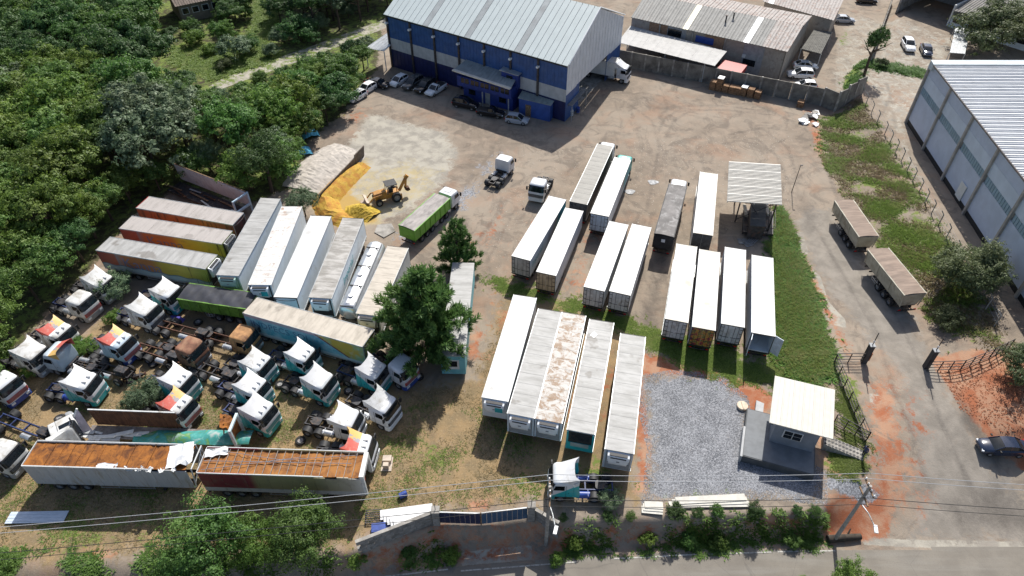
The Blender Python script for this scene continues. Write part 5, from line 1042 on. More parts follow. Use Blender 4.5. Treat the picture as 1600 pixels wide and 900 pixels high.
# buildings at the top right
tb = thing('garage_building', 'open-fronted dark garage at the top edge', 'building', (0, 0, 0)); g0, g1_ = gp(1398, 22), gp(1478, 40); d = (g1_ - g0).normalized(); nn = Vector((-d.y, d.x, 0)); zg = g0.z
solid(tb, [g0, g0 + d * .4, g0 + d * .4 + nn * 12, g0 + nn * 12], zg, zg + 5, M['concrete'], 'side_wall'); solid(tb, [g1_, g1_ + d * .3, g1_ + d * .3 + nn * 12, g1_ + nn * 12], zg, zg + 5, M['white'], 'side_wall'); solid(tb, [g0 + nn * 11.6, g1_ + nn * 11.6, g1_ + nn * 12, g0 + nn * 12], zg, zg + 5, M['grey'], 'back_wall')
A = at(1438, -2, zg + 5.2); B = at(1487, 8, zg + 5.2); sheet_roof(tb, g0 + Vector((0, 0, 5.2)) + nn * 1.2, g1_ + Vector((0, 0, 5.2)) + nn * 1.2, g1_ + nn * 13 + Vector((0, 0, 6)), g0 + nn * 13 + Vector((0, 0, 6)), 10, fib)
wb = thing('workshop', 'white-walled workshop with grey corrugated roof at the top right', 'building', (0, 0, 0)); a0 = g1_ + d * .5 - nn * .2; a1 = a0 + d * 26
solid(wb, [a0, a1, a1 + nn * .3, a0 + nn * .3], zg, zg + 3.0, mk('pale_blue_wall', (.55, .62, .66), .7, .06), 'wall')
for k in range(6): p = a0 + d * (1.6 + k * 3.0) - nn * .05; MB().box((p.x, p.y, zg + 2.4), (2.3, .1, .8), math.atan2(d.y, d.x)).build('window', M['glass'], wb)
sheet_roof(wb, a0 - nn * .8 + Vector((0, 0, 3.3)), a1 - nn * .8 + Vector((0, 0, 3.3)), a1 + nn * 12 + Vector((0, 0, 4.8)), a0 + nn * 12 + Vector((0, 0, 4.8)), 24, mk('dark_fibre_roof', (.20, .19, .175), .85, .12, 1, dirt=(.30, .28, .26), damt=.4), rib=.1)
for f in (.18, .3): p = a0 + d * 26 * f + nn * 6; MB().cyl((p.x, p.y, zg + 3.8), (p.x, p.y, zg + 4.9), .35, 10).cyl((p.x, p.y, zg + 4.9), (p.x, p.y, zg + 5.1), .5, 10).build('roof_vent', M['galv'], wb)
solid(wb, [a0 + nn * 11.7, a1 + nn * 11.7, a1 + nn * 12, a0 + nn * 12], zg, zg + 4.5, M['grey'], 'back_wall')
sl_ = thing('sheet_shelter', 'pale sheet-metal shelter beside the dark tree at top right', 'shelter', (0, 0, 0)); q = [at(1484, 82, 3.8), at(1508, 84, 3.8), at(1516, 46, 3.8), at(1493, 42, 3.8)]; sheet_roof(sl_, *q, 5, M['galv']); [post(sl_, p, 1.4, 3.75, .07, M['galv'], 'post') for p in q]
# right warehouse
ZP = 1.5; rwc = at(1416, 192, ZP); rwe = at(1596, 476, ZP); rd_ = (rwe - rwc).normalized(); rwe = rwc + rd_ * 64; ZR = ZP + 10.2
rw = thing('warehouse', 'large grey-blue panelled warehouse with white ribbed roof at right', 'building', (0, 0, 0)); rn = Vector((-rd_.y, rd_.x, 0))
pan1 = mk('blue_grey_panel', (.47, .53, .65), .6, .05, .6, dirt=(.42, .48, .59), damt=.3); pan2 = mk('light_blue_grey_panel', (.55, .62, .72), .6, .05, .6, dirt=(.49, .55, .64), damt=.3); pang = mk('blue_window_strip', (.22, .33, .42), .35, .1, 1)
nbay = 8
for k in range(nbay):
    p = rwc.lerp(rwe, k / nbay); q = rwc.lerp(rwe, (k + 1) / nbay - .004)
    for z0, z1, mt, nm in ((0, .75, M['black'], 'plinth_panel'), (.77, 5.2, pan1, 'lower_panel'), (6.3, 8.1, pan2, 'middle_panel'), (8.12, 9.9, pan1, 'upper_panel')): wall_panels(rw, p, q, ZP + z0, ZP + z1, 1, mt, nm, .25)
    for j in range(12):
        a, b = p.lerp(q, .06 + .075 * j), p.lerp(q, .06 + .075 * j + .066); wall_panels(rw, a, b, ZP + 5.22, ZP + 6.28, 1, pang, 'window_pane', .18)
    MB().box((p.x - rn.x * .12, p.y - rn.y * .12, ZP + 5), (.35, .35, 10), math.atan2(rd_.y, rd_.x)).build('column', mk('tan_column', (.36, .33, .30), .7), rw)
solid(rw, [rwc + rn * .3 + rd_ * .1, rwe + rn * .3, rwe + rn * .5, rwc + rn * .5 + rd_ * .1], ZP, ZR - .4, M['grey'], 'inner_wall')
far = rwc + rn * 46; solid(rw, [rwc, far, far + rd_ * .3, rwc + rd_ * .3], ZP, ZR - .3, pan1, 'end_wall')
rA = rwc - rn * .35 + rd_ * 1.4; rB = rwe - rn * .35; up = Vector((0, 0, ZR)); ridge = 1.6
rfm = mk('white_ribbed_roof', (.62, .63, .64), .45, .04, .5, dirt=(.5, .5, .5), damt=.3)
A3 = Vector((rA.x, rA.y, ZR - .2)); B3_ = Vector((rB.x, rB.y, ZR - .2)); C3 = B3_ + rn * 46 + Vector((0, 0, 2.0)); D3 = A3 + rn * 46 + Vector((0, 0, 2.0))
sheet_roof(rw, A3, B3_, C3, D3, 62, rfm, rib=.12)
pp = [rwc - rn * .4, rwc + rn * 46, rwc + rn * 46 + rd_ * 1.3, rwc - rn * .4 + rd_ * 1.3]; MB().prism([p[:2] for p in pp], ZR - 1.0, [ZR + .15, ZR + 2.2, ZR + 2.1, ZR + .05]).build('parapet_gutter', mk('pale_gutter', (.46, .52, .55), .5, .06, .8), rw)
MB().cyl((rA.x, rA.y, ZR - .12), (rB.x, rB.y, ZR - .12), .12, 6).build('eave_trim', M['darksteel'], rw)
dp = rwc.lerp(rwe, .60) - rn * .2; dp = at(1492, 322, ZP + 1); dq = onplane(1492, 318, rwc, rd_); MB().box((dq.x - rn.x * .1, dq.y - rn.y * .1, ZP + 1.7), (1.6, .12, 2.2), math.atan2(rd_.y, rd_.x)).build('door', M['white'], rw)
# house in the wood
hs = thing('house', 'old brown-roofed house with a row of windows among the trees', 'house', (0, 0, 0)); a, b = at(286, 36), at(332, 26); d = (b - a).normalized(); nn = Vector((-d.y, d.x, 0)); b = a + d * 11
solid(hs, [a, b, b + nn * 8, a + nn * 8], 0, 3.6, mk('brown_render', (.24, .20, .16), .9, .12, 1), 'wall')
e = [a - d * .6 - nn * .6, b + d * .6 - nn * .6, b + d * .6 + nn * 4, a - d * .6 + nn * 4, b + d * .6 + nn * 8.6, a - d * .6 + nn * 8.6]; V3 = lambda p, z: Vector((p.x, p.y, z)); tl = mk('old_roof_tiles', (.20, .16, .13), .9, .15, 1.5)
sheet_roof(hs, V3(e[0], 3.6), V3(e[1], 3.6), V3(e[2], 5.6), V3(e[3], 5.6), 12, tl); sheet_roof(hs, V3(e[4], 3.6), V3(e[5], 3.6), V3(e[3], 5.6), V3(e[2], 5.6), 12, tl)
for k in range(5): p = a + d * (1.2 + k * 2.0) - nn * .04; f = MB().box((p.x, p.y, 2.2), (1.4, .1, 1.3), math.atan2(d.y, d.x)).build('window', M['white'], hs); MB().box((p.x - nn.x * .04, p.y - nn.y * .04, 2.2), (1.15, .08, 1.05), math.atan2(d.y, d.x)).build('pane', M['glass'], f)

# ---------------------------------------------------------------- slatted canopy over the weighing deck
cp = thing('slatted_canopy', 'white slatted canopy on posts over a dark weighing hut', 'canopy', (0, 0, 0)); zc = 5.2
q = [at(1139, 252, zc), at(1219.5, 257, zc), at(1222, 320, zc), at(1136, 314.5, zc)]; slat = mk('white_slat', (.56, .54, .49), .55, .06)
ns = 30
for k in range(6): a, b, c, d = [q[0].lerp(q[3], (k + .01) / 6), q[1].lerp(q[2], (k + .01) / 6), q[1].lerp(q[2], (k + .99) / 6), q[0].lerp(q[3], (k + .99) / 6)]; MB().slab([p - Vector((0, 0, .03)) for p in (a, b, c, d)], .02).build('roof_sheet', mk('dusty_beige_sheet', (.30, .275, .235), .7, .12, 1.2), cp)
for k in range(ns):
    f = (k + .5) / ns; a, b = q[0].lerp(q[3], f), q[1].lerp(q[2], f); d = (b - a).normalized(); c = (a + b) / 2; wd = .10 if k % 6 else .2
    MB().box((c.x, c.y, zc), ((b - a).length, wd, .06), math.atan2(d.y, d.x)).build('slat', slat, cp)
for f in (.01, .25, .5, .75, .99): a, b = q[0].lerp(q[1], f), q[3].lerp(q[2], f); d = (b - a).normalized(); c = (a + b) / 2; MB().box((c.x, c.y, zc - .12), ((b - a).length, .1, .16), math.atan2(d.y, d.x)).build('beam', slat, cp)
pp = [q[0].lerp(q[2], .28), q[1].lerp(q[3], .12), q[2].lerp(q[0], .08), q[3].lerp(q[1], .3)]
for p in pp: post(cp, p, 0, zc - .2, .1, M['darksteel'], 'post')
for a, b in ((pp[1], pp[2]), (pp[2], pp[3])): MB().cyl((a.x, a.y, .4), (b.x, b.y, zc - .3), .05, 6).cyl((b.x, b.y, .4), (a.x, a.y, zc - .3), .05, 6).build('brace', M['darksteel'], cp)
hut = thing('weighing_hut', 'dark grey hut with rounded roof under the slatted canopy', 'hut', (0, 0, 0)); q = [at(1172, 352, 2.4), at(1196, 354, 2.4), at(1197, 318, 2.4), at(1174, 316, 2.4)]
MB().prism([p[:2] for p in q], .3, 2.3).build('wall', M['darksteel'], hut); MB().slab([p + Vector((0, 0, .02)) for p in q], .12).build('roof', mk('slate_grey_roof', (.07, .075, .08), .6, .15), hut)
q2 = [at(1160, 362, .5), at(1208, 366, .5), at(1209, 330, .5), at(1162, 326, .5)]; MB().slab(q2, .4).build('deck', M['darksteel'], hut); [MB().cyl((a.x, a.y, 1.4), (b.x, b.y, 1.4), .04, 6).build('handrail', M['darksteel'], hut) for a, b in zip(q2, q2[1:])]
for u, v in ((1165, 328), (1199, 326)): p = at(u, v, 1.0); MB().box((p.x, p.y, .9), (.4, 2.6, .25), R(-8)).build('bench', mk('pale_timber', (.5, .46, .38), .7), hut)
for k, (u, v) in enumerate(((1160, 378), (1168, 382), (1176, 376))): p = gp(u, v); o = thing('pallet', ('grey pallet lying left of the trailer in the canopy shade', 'grey pallet in the middle of the canopy shade', 'grey pallet leaning right in the canopy shade')[k], 'pallet', p, k * .4, 'pallets in the canopy shade'); [MB().bx(-.6, .6, -.5 + j * .22, -.38 + j * .22, .1, .13).build('board', M['grey'], o) for j in range(5)]; [MB().bx(x - .05, x + .05, -.5, .5, 0, .1).build('runner', M['wood'], o) for x in (-.5, 0, .5)]
# lamp post by the canopy
p = gp(1237, 300); t = thing('lamp_post', 'slim dark lamp post right of the slatted canopy', 'lamp post', p); MB().cyl((0, 0, 0), (0, 0, 4.5), .06, 8, .04).build('pole', M['darksteel'], t); MB().box((.1, -.1, 4.5), (.3, .2, .1)).build('lamp_head', M['darksteel'], t)
# ---------------------------------------------------------------- gatehouse
gh = thing('gatehouse', 'small grey gatehouse with cream flat roof on a raised plinth', 'building', (0, 0, 0)); zr = 4.0; q = [at(1202, 660, zr), at(1302, 686, zr), at(1305, 609, zr + .25), at(1211, 587, zr + .25)]
sheet_roof(gh, *q, 6, mk('cream_roof_panel', (.54, .515, .45), .5, .04), 'roof_panel', .1, .012)
d = (q[1] - q[0]); d.z = 0; d.normalize(); nn = Vector((-d.y, d.x, 0)); o = Vector((q[0].x, q[0].y, 0)); GZp = .95
base = [o - d * 1.6 - nn * 2.2, o + d * 4.9 - nn * 2.2, o + d * 4.9 + nn * 3.6, o - d * 1.6 + nn * 3.6]; dk = mk('dark_grey_plinth', (.075, .08, .085), .7, .12); MB().prism([p[:2] for p in base], -.2, GZp).build('plinth', dk, gh)
b2 = [o - d * 1.5 - nn * 2.1, o + d * 4.8 - nn * 2.1, o + d * 4.8 + nn * 3.5, o - d * 1.5 + nn * 3.5]; MB().prism([p[:2] for p in b2], GZp, GZp + .03).build('deck', mk('grey_deck', (.16, .17, .18), .7, .08), gh)
ed = [o - d * 1.75 - nn * 2.35, o - d * 1.55 - nn * 2.35, o - d * 1.55 + nn * 1.2, o - d * 1.75 + nn * 1.2]; MB().prism([p[:2] for p in ed], 0, GZp + .12).build('kerb', M['grey'], gh)
wl = [o + d * .7 + nn * .3, o + d * 4.6 + nn * .3, o + d * 4.6 + nn * 3.2, o + d * .7 + nn * 3.2]; MB().prism([p[:2] for p in wl], GZp + .03, zr - .05).build('wall', mk('slate_wall', (.20, .22, .25), .7, .08), gh)
p = o + d * 2.4 + nn * .25; f = MB().box((p.x, p.y, GZp + 1.75), (1.7, .12, 1.1), math.atan2(d.y, d.x)).build('window_frame', M['white'], gh)
for i in (-1, 1):
    for j in (-1, 1): MB().box((p.x + d.x * i * .4 - nn.x * .05, p.y + d.y * i * .4 - nn.y * .05, GZp + 1.75 + j * .26), (.72, .08, .45), math.atan2(d.y, d.x)).build('pane', M['glass'], f)
p = o + d * .65 + nn * 2.2; MB().box((p.x, p.y, GZp + 1.8), (.15, 1.4, 1.5), math.atan2(d.y, d.x)).build('side_window', M['glass'], gh)
stp = [at(1176, 668), at(1188, 672), at(1192, 635), at(1180, 630)]; MB().prism([p[:2] for p in stp], 0, .5).build('step_block', M['grey'], gh)
# stairs down to the drive
st = thing('staircase', 'pale concrete steps with patterned treads down from the gatehouse', 'stairs', (0, 0, 0)); a, b = at(1287, 686, .9), gp(1348, 712); d2 = Vector((b.x - a.x, b.y - a.y, 0)); L = d2.length; d2.normalize()
for k in range(11):
    p = Vector((a.x, a.y, 0)) + d2 * (L * (k + .5) / 11); z = .9 - .9 * k / 11; MB().box((p.x, p.y, z / 2), (L / 11 - .03, 1.2, z), math.atan2(d2.y, d2.x)).build('step', M['concrete'] if k % 1 == 0 else M['black'], st)
    for j in (-.45, 0, .45): MB().box((p.x - d2.y * j, p.y + d2.x * j, z + .008), (.22, .2, .014), math.atan2(d2.y, d2.x) + .6).build('tread_inset', M['black'], st)
# steel rail fences
def rail_fence(label, pts, h=1.5, rails=4, name='rail_fence', n=4, tube=.045, posts=True):
    t = thing(name, label, 'fence', (0, 0, 0))
    for a, b in zip(pts[:-1], pts[1:]):
        for k in range(rails): z = .15 + (h - .15) * k / (rails - 1); MB().cyl((a.x, a.y, hz(a.x, a.y) + z), (b.x, b.y, hz(b.x, b.y) + z), tube, 6).build('rail', M['darksteel'], t)
        for k in range(n + 1): p = a.lerp(b, k / n); MB().cyl((p.x, p.y, hz(p.x, p.y) - .1), (p.x, p.y, hz(p.x, p.y) + h + .05), tube * 1.3, 6).build('post', M['darksteel'], t)
    return t
rail_fence('dark steel rail fence from left gate pillar down to the stairs', [gp(1346, 567), gp(1303, 567)], n=2); rail_fence('long dark rail fence running from the gate to the stair foot', [gp(1302, 568), gp(1352, 690)], n=6); rail_fence('dark steel rails beside the gatehouse steps', [gp(1302, 662), gp(1352, 690)], n=3)
rail_fence('dark steel rail fence right of the gate', [gp(1448, 580), gp(1500, 578), gp(1545, 560), gp(1575, 545)], n=3)
for k, (u, v, uv2) in enumerate(((1349, 566, (1366, 529)), (1446, 574, (1466, 520)))):
    p = gp(u, v); t = thing('gate_pillar', ('dark square gate pillar left of the drive with an orange sign', 'dark square gate pillar right of the drive with a thin mast')[k], 'pillar', p)
    MB().bx(-.25, .25, -.25, .25, -.1, 2.7).build('shaft', mk('dark_pillar', (.05, .048, .05), .8, .2), t); MB().bx(-.29, .29, -.29, .29, 2.7, 2.78).build('cap', M['grey'], t); MB().cyl((0, 0, 2.8), (0, 0, 4.6), .05, 8).build('mast', M['darksteel'], t); MB().box((0, 0, 3.3), (.14, .14, .18)).build('lamp', M['whiteclean'], t)
    if k == 0: MB().bx(.26, .34, -.28, .28, .5, 1.7).build('sign', mk('orange_sign', (.40, .12, .04), .6), t)
# leaning concrete fence posts on top of the slope
fp = [(1345, 152), (1352, 165), (1361, 178), (1370, 192), (1382, 210), (1390, 224), (1399, 238), (1408, 252), (1417, 267), (1426, 283), (1436, 300), (1445, 317), (1455, 334), (1466, 352), (1478, 372), (1492, 398), (1508, 425), (1524, 455), (1540, 483), (1553, 510)]
words = 'far end|ivy-free second|third|fourth|fifth|sixth|seventh|eighth|ninth|tenth|eleventh|twelfth|thirteenth|fourteenth|fifteenth|sixteenth|seventeenth|eighteenth|nineteenth|near end'.split('|')
fpm = MB().cyl((0, 0, -.3), (0, 0, 1.7), .07, 6).cyl((0, 0, 1.68), (-.3, .3, 2.15), .06, 6).mesh('post', M['concrete']) ; wires = []
for k, (u, v) in enumerate(fp):
    p = gp(u, v); o = thing('fence_post', 'bent-top concrete fence post above the slope, ' + ('farthest' if k == 0 else 'nearest' if k == len(fp) - 1 else words[k].replace('ivy-free ', '') + ' from the concrete wall'), 'post', p, 0, 'bent-top fence posts'); inst('shaft', fpm, o); wires.append(p)
tw_ = thing('fence_wire', 'thin wire strands strung between the bent-top fence posts', 'wire', (0, 0, 0))
for z in (.6, 1.2, 1.6): MB().path([p + Vector((0, 0, z)) for p in wires], .012, 4).build('strand', M['galv'], tw_)
# ---------------------------------------------------------------- street-side wall, gate, poles, wires
blk = mk('grey_block_wall', (.24, .235, .225), .95, .2, 2, dirt=(.12, .115, .10), damt=.4); t = thing('block_wall', 'grey block wall sloping to the blue gate', 'wall', (0, 0, 0)); a, b = at(560, 862), at(688, 812); n = 10
for k in range(n):
    for r in range(5):
        p, q = a.lerp(b, k / n), a.lerp(b, (k + 1) / n); d = (q - p).normalized(); c = (p + q) / 2 + d * (.3 if r % 2 else 0); zb = -.9 + r * .52 + .0 * k
        MB().box((c.x, c.y, zb + .26), ((q - p).length - .02, .22, .50), math.atan2(d.y, d.x)).build('block_course', blk, t)
d = (b - a).normalized(); c = (a + b) / 2; MB().box((c.x, c.y, 1.74), ((b - a).length, .3, .08), math.atan2(d.y, d.x)).build('coping', M['concrete'], t)
def gatepier(label, u, v, h=2.1): p = at(u, v); t = thing('gate_pier', label, 'pillar', (p.x, p.y, hz(p.x, p.y))); MB().bx(-.3, .3, -.3, .3, -.8, h).build('shaft', blk, t); MB().bx(-.36, .36, -.36, .36, h, h + .1).build('cap', M['concrete'], t); MB().cyl((0, 0, h), (0, 0, h + 1.0), .03, 6).build('spike', M['darksteel'], t)
gatepier('grey block pier at the left end of the blue gate', 683, 816); gatepier('grey block pier at the right end of the blue gate', 830, 808)
t = thing('sliding_gate', 'long navy sheet-metal gate facing the street', 'gate', (0, 0, 0))
for (a, b), mt, n in ((((688, 817), (751, 819)), mk('navy_gate_sheet', (.012, .022, .07), .45, .15, 1), 8), (((753, 819), (824, 810)), mk('blue_gate_sheet', (.035, .09, .17), .45, .1, 1), 9)):
    A, B = at(*a), at(*b); d = (B - A).normalized()
    for k in range(n): c = A.lerp(B, (k + .5) / n); MB().box((c.x, c.y, .95), ((B - A).length / n - .015, .05 + .02 * (k % 2), 1.75), math.atan2(d.y, d.x)).build('gate_board', mt, t)
    c = (A + B) / 2; MB().box((c.x, c.y, 1.86), ((B - A).length, .1, .08), math.atan2(d.y, d.x)).build('top_rail', M['galv'], t)
for z in (.1,): p = at(752, 819); MB().cyl((p.x, p.y, -.2), (p.x, p.y, 2.0), .06, 8).build('post', M['wood'], t)
t = thing('block_wall', 'short curved grey wall right of the blue gate', 'wall', (0, 0, 0)); cpts = [at(834, 806), at(848, 814), at(860, 822), at(872, 828)]
for a, b in zip(cpts[:-1], cpts[1:]):
    for r in range(5): d = (b - a).normalized(); c = (a + b) / 2; MB().box((c.x, c.y, -1.0 + r * .5), ((b - a).length + .05, .22, .48), math.atan2(d.y, d.x)).build('block_course', blk, t)
    MB().box((c.x, c.y, 1.3), ((b - a).length + .06, .3, .08), math.atan2(d.y, d.x)).build('coping', M['concrete'], t)
def pole(label, u, v, h, arm, zb=None):
    p = gp(u, v); t = thing('utility_pole', label, 'pole', p); MB().cyl((0, 0, -.5), (0, 0, h), .19, 10, .12).build('shaft', M['concrete'], t)
    for z in (h - .3, h - 1.6): MB().bx(-.06, .06, -.9, .9, z - .06, z + .06).build('crossarm', M['wood'], t)
    for y in (-.8, -.3, .3, .8): MB().cyl((0, y, h - .24), (0, y, h - .05), .06, 8).build('insulator', M['white'], t)
    if arm:
        MB().path([Vector((0, 0, h - 2.5)), Vector((.5 * arm, -1.2, h - 2.2)), Vector((.8 * arm, -2.2, h - 2.25))], .05).build('lamp_arm', M['galv'], t); MB().box((.85 * arm, -2.5, h - 2.27), (.28, .7, .12), R(-15)).build('lamp_head', M['whiteclean'], t)
    return p, h
p1 = pole('tall concrete utility pole behind the blue gate wall', 853, 850, 9.6, .5); p2 = pole('leaning-looking dark utility pole beside the drive mouth', 1303, 845, 9.2, .3)
wt = []
def sag(a, b, s, n=14): return [a.lerp(b, i / n) - Vector((0, 0, s * 4 * (i / n) * (1 - i / n))) for i in range(n + 1)]
pl = at(-420, 872, 7.0); pr = at(2050, 790, 7.0); A = p1[0] + Vector((0, 0, p1[1])); B = p2[0] + Vector((0, 0, p2[1])); A.z = 8.0; B.z = 7.6
cable = mk('pale_cable', (.42, .43, .44), .5, .05); cablek = mk('black_cable', (.03, .03, .03), .6, .1)
for k, (dy, dz, rr, mt, lab) in enumerate(((.8, 0, .024, cable, 'upper pale power cable nearest the yard'), (.3, -.02, .024, cable, 'second pale power cable over the street wall'), (-.3, -1.9, .028, cablek, 'black telephone cable below the power lines'), (-.6, -2.4, .024, cablek, 'lowest thin black cable along the street'))):
    o = Vector((0, dy, dz)); t = thing('overhead_cable', lab, 'cable', (0, 0, 0), 0, 'overhead cables')
    for a, b, s in ((pl, A, .5), (A, B, .35), (B, pr, .5)): MB().path(sag(a + o, b + o, s), rr, 5).build('span', mt, t)
# ---------------------------------------------------------------- backhoe, piles, bunker wall
oj = mk('worn_orange_paint', (.50, .235, .04), .5, .15, 2, dirt=(.22, .11, .05), damt=.5); p = at(606, 305, .8)
bh = thing('backhoe_loader', 'orange backhoe loader with raised rear arm on the sandy pad', 'backhoe', (p.x, p.y, 0), R(205))
MB().bx(-1.5, 1.9, -.5, .5, .6, 1.35).loft([[(.2, -.48, 1.35), (2.0, -.48, 1.3), (2.0, .48, 1.3), (.2, .48, 1.35)], [(.25, -.42, 1.8), (1.95, -.38, 1.62), (1.95, .38, 1.62), (.25, .42, 1.8)]]).build('body', oj, bh)
for x, r_ in ((-1.0, .72), (1.5, .5)): [wheel(bh, x, s * .92, r_, .42) for s in (-1, 1)]
for x in (-1.2, .1): [MB().cyl((x, s * .6, 1.3), (x, s * .6, 2.65), .05, 6).build('cab_post', M['black'], bh) for s in (-1, 1)]
MB().bx(-1.35, .25, -.75, .75, 2.65, 2.74).build('cab_roof', M['black'], bh); MB().bx(-.75, -.2, -.3, .3, 1.35, 1.9).bx(-.85, -.7, -.3, .3, 1.9, 2.3).build('seat', M['black'], bh)
for s in (-1, 1): MB().path([Vector((.9, s * .65, 1.5)), Vector((2.2, s * .65, 1.35)), Vector((3.0, s * .65, .55))], .1).build('loader_arm', oj, bh)
MB().profY([(2.9, .2), (3.7, .15), (3.75, .25), (3.05, .4), (3.0, 1.0), (3.3, 1.1), (3.25, 1.18), (2.9, 1.05)], -1.1, 1.1).build('front_bucket', mk('pale_worn_bucket', (.46, .36, .27), .6, .15), bh)
MB().box((-2.3, 0, 2.1), (.3, .32, 2.4), 0, R(-32)).build('boom', oj, bh); MB().box((-2.75, 0, 2.35), (.24, .26, 1.9), 0, R(-8), 0).box((-2.9, 0, 3.05), (.5, .3, .5), 0, R(45)).build('stick', oj, bh); MB().cyl((-1.8, 0, 1.3), (-2.6, 0, 2.4), .08, 8).build('ram', M['alu'], bh); MB().profY([(-2.5, 1.5), (-3.1, 1.35), (-3.2, .95), (-2.8, .85), (-2.5, 1.1)], -.32, .32).build('rear_bucket', rustB, bh); [MB().bx(-1.75, -1.55, s * 1.0 - .1, s * 1.0 + .1, .25, 1.2).build('stabiliser', oj, bh) for s in (-1, 1)]
def heap(name, label, spine, wdt, hgt, mat, seed=1, n=26, stuff=True):
    """loose heap along a spine of ground points"""
    pts = [gp(*s) for s in spine]; rg = np.random.default_rng(seed); rows = []
    L = [0]
    for a, b in zip(pts[:-1], pts[1:]): L.append(L[-1] + (b - a).length)
    for i in range(n + 1):
        s = L[-1] * i / n; k = max(0, min(len(pts) - 2, int(np.searchsorted(L, s, 'right') - 1))); f = (s - L[k]) / max(1e-6, L[k + 1] - L[k]); c = pts[k].lerp(pts[k + 1], f); d = (pts[k + 1] - pts[k]).normalized(); nn = Vector((-d.y, d.x, 0)); e = math.sin(math.pi * min(max(i / n, .03), .97)) ** .4; row = []
        for j in range(13):
            q = -1 + j / 6; ww = wdt * (.75 + .25 * e); h = hgt * e * max(0, 1 - abs(q) ** 1.4) + rg.normal(0, .04) * (1 - abs(q)); pp = c + nn * q * ww; row.append((pp.x + rg.normal(0, .05), pp.y + rg.normal(0, .05), hz(pp.x, pp.y) + max(h, 0) - .03))
        rows.append(row)
    m = MB(); m.grid(rows); return tag(m.build(name, mat), label, 'heap')
t = NT('yellow_sand'); n = t.noise(t.coord('Object'), .8, 6, .65, .5); ysand = t.fin(t.ramp(n, [(.3, (.34, .15, .03)), (.45, (.43, .21, .03)), (.58, (.47, .30, .04)), (.72, (.33, .15, .05))]), .9)
t.bump(t.noise(t.coord('Object'), 7, 4), .6, .1)
gpile = mk('crushed_stone_heap', (.44, .40, .355), .95, .15, 1.5, dirt=(.36, .32, .275), damt=.4, bump=.5)
heap('sand_heap', 'orange-yellow sand ridge along the low bunker wall', [(566, 258), (535, 285), (508, 315), (515, 335), (545, 348)], 1.9, 1.3, ysand, 3); heap('sand_heap', 'bright yellow sand heap beside the loader bucket', [(540, 332), (565, 330), (585, 340)], 1.8, 1.1, mk('bright_yellow_sand', (.47, .32, .035), .9, .2, 1.5, dirt=(.38, .21, .04), damt=.4, bump=.5), 5)
heap('gravel_heap', 'broad pale crushed-stone heap behind the bunker wall', [(548, 232), (515, 255), (490, 280), (472, 298)], 4.2, .8, gpile, 7, 40)
t = thing('bunker_wall', 'low leaning plank wall between the sand and stone heaps', 'wall', (0, 0, 0)); a, b = gp(500, 318), gp(570, 244); d = (b - a).normalized(); L = (b - a).length
for k in range(9): c = a.lerp(b, (k + .5) / 9); MB().box((c.x, c.y, .75 if k < 7 else .95), (L / 9 - .04, .12, 1.5 if k < 7 else 1.9), math.atan2(d.y, d.x), 0, R(7)).build('plank_panel', mk('weathered_dark_plank', (.14, .115, .095), .9, .2, 2), t)
for k, (u, v, sx, sy) in enumerate(((470, 240, 3.2, 2.4), (485, 212, 2.6, 2.0))):
    p = gp(u, v); rows = [[(sx * (i / 8 - .5), sy * (j / 6 - .5), 1.2 * (1 - abs(i / 4 - 1) ** 2 * .8) * (1 - abs(j / 3 - 1) ** 3 * .6) + .08 * math.sin(i * 2 + j)) for j in range(7)] for i in range(9)]
    m = MB(); m.grid(rows); o = m.build('tarpaulin_heap', mk('sky_blue_tarpaulin', (.10, .42, .60), .45, .12, 1.5, bump=.3), None, False, (p.x, p.y, 0), (0, 0, .5)); tag(o, ('sky blue tarpaulin over materials at the trees', 'smaller blue tarpaulin deeper in the shade')[k], 'tarpaulin')
# slab by the sand, stacked pallets and debris near the back wall
m = MB().prism([gp(*q)[:2] for q in ((590, 352), (612, 350), (618, 362), (600, 372), (585, 364))], 0, .12); tag(m.build('concrete_slab', M['concrete']), 'pale broken concrete slab behind the silver tanker', 'slab')
pm = None
for k in range(9):
    u = (1113, 1123, 1133, 1143, 1152, 1161, 1172, 1183, 1250)[k]; p = gp(u, 98 + (u - 944) * .198 + 7.5); h = (6, 9, 5, 5, 5, 6, 6, 5, 4)[k]
    o = thing('pallet_stack', ('pallet stack at the left end of the row by the wall', 'tallest pallet stack with a pale board on top', 'third pallet stack from the left by the wall', 'fourth pallet stack from the left by the wall', 'fifth pallet stack from the left by the wall', 'sixth pallet stack with white cover by the wall', 'seventh pallet stack from the left by the wall', 'pallet stack at the right end of the row', 'lone low pallet stack near the wall corner')[k], 'pallets', p, R(-30), 'pallet stacks along the concrete wall')
    for j in range(h): inst('pallet', cm('pal', lambda: MB().bx(-.5, .5, -.6, .6, .1, .13).bx(-.5, .5, -.6, -.5, 0, .1).bx(-.5, .5, -.05, .05, 0, .1).bx(-.5, .5, .5, .6, 0, .1).mesh('pallet', mk('pallet_wood', (.26, .15, .08), .9, .25, 3))), o, (random.uniform(-.03, .03), random.uniform(-.03, .03), j * .26), (0, 0, random.uniform(-.04, .04)), (1, 1, 1.7))
    if k in (1, 5): MB().bx(-.5, .5, -.6, .6, h * .26, h * .26 + .06).build('cover_board', M['whiteclean'], o)
rg = random.Random(3)
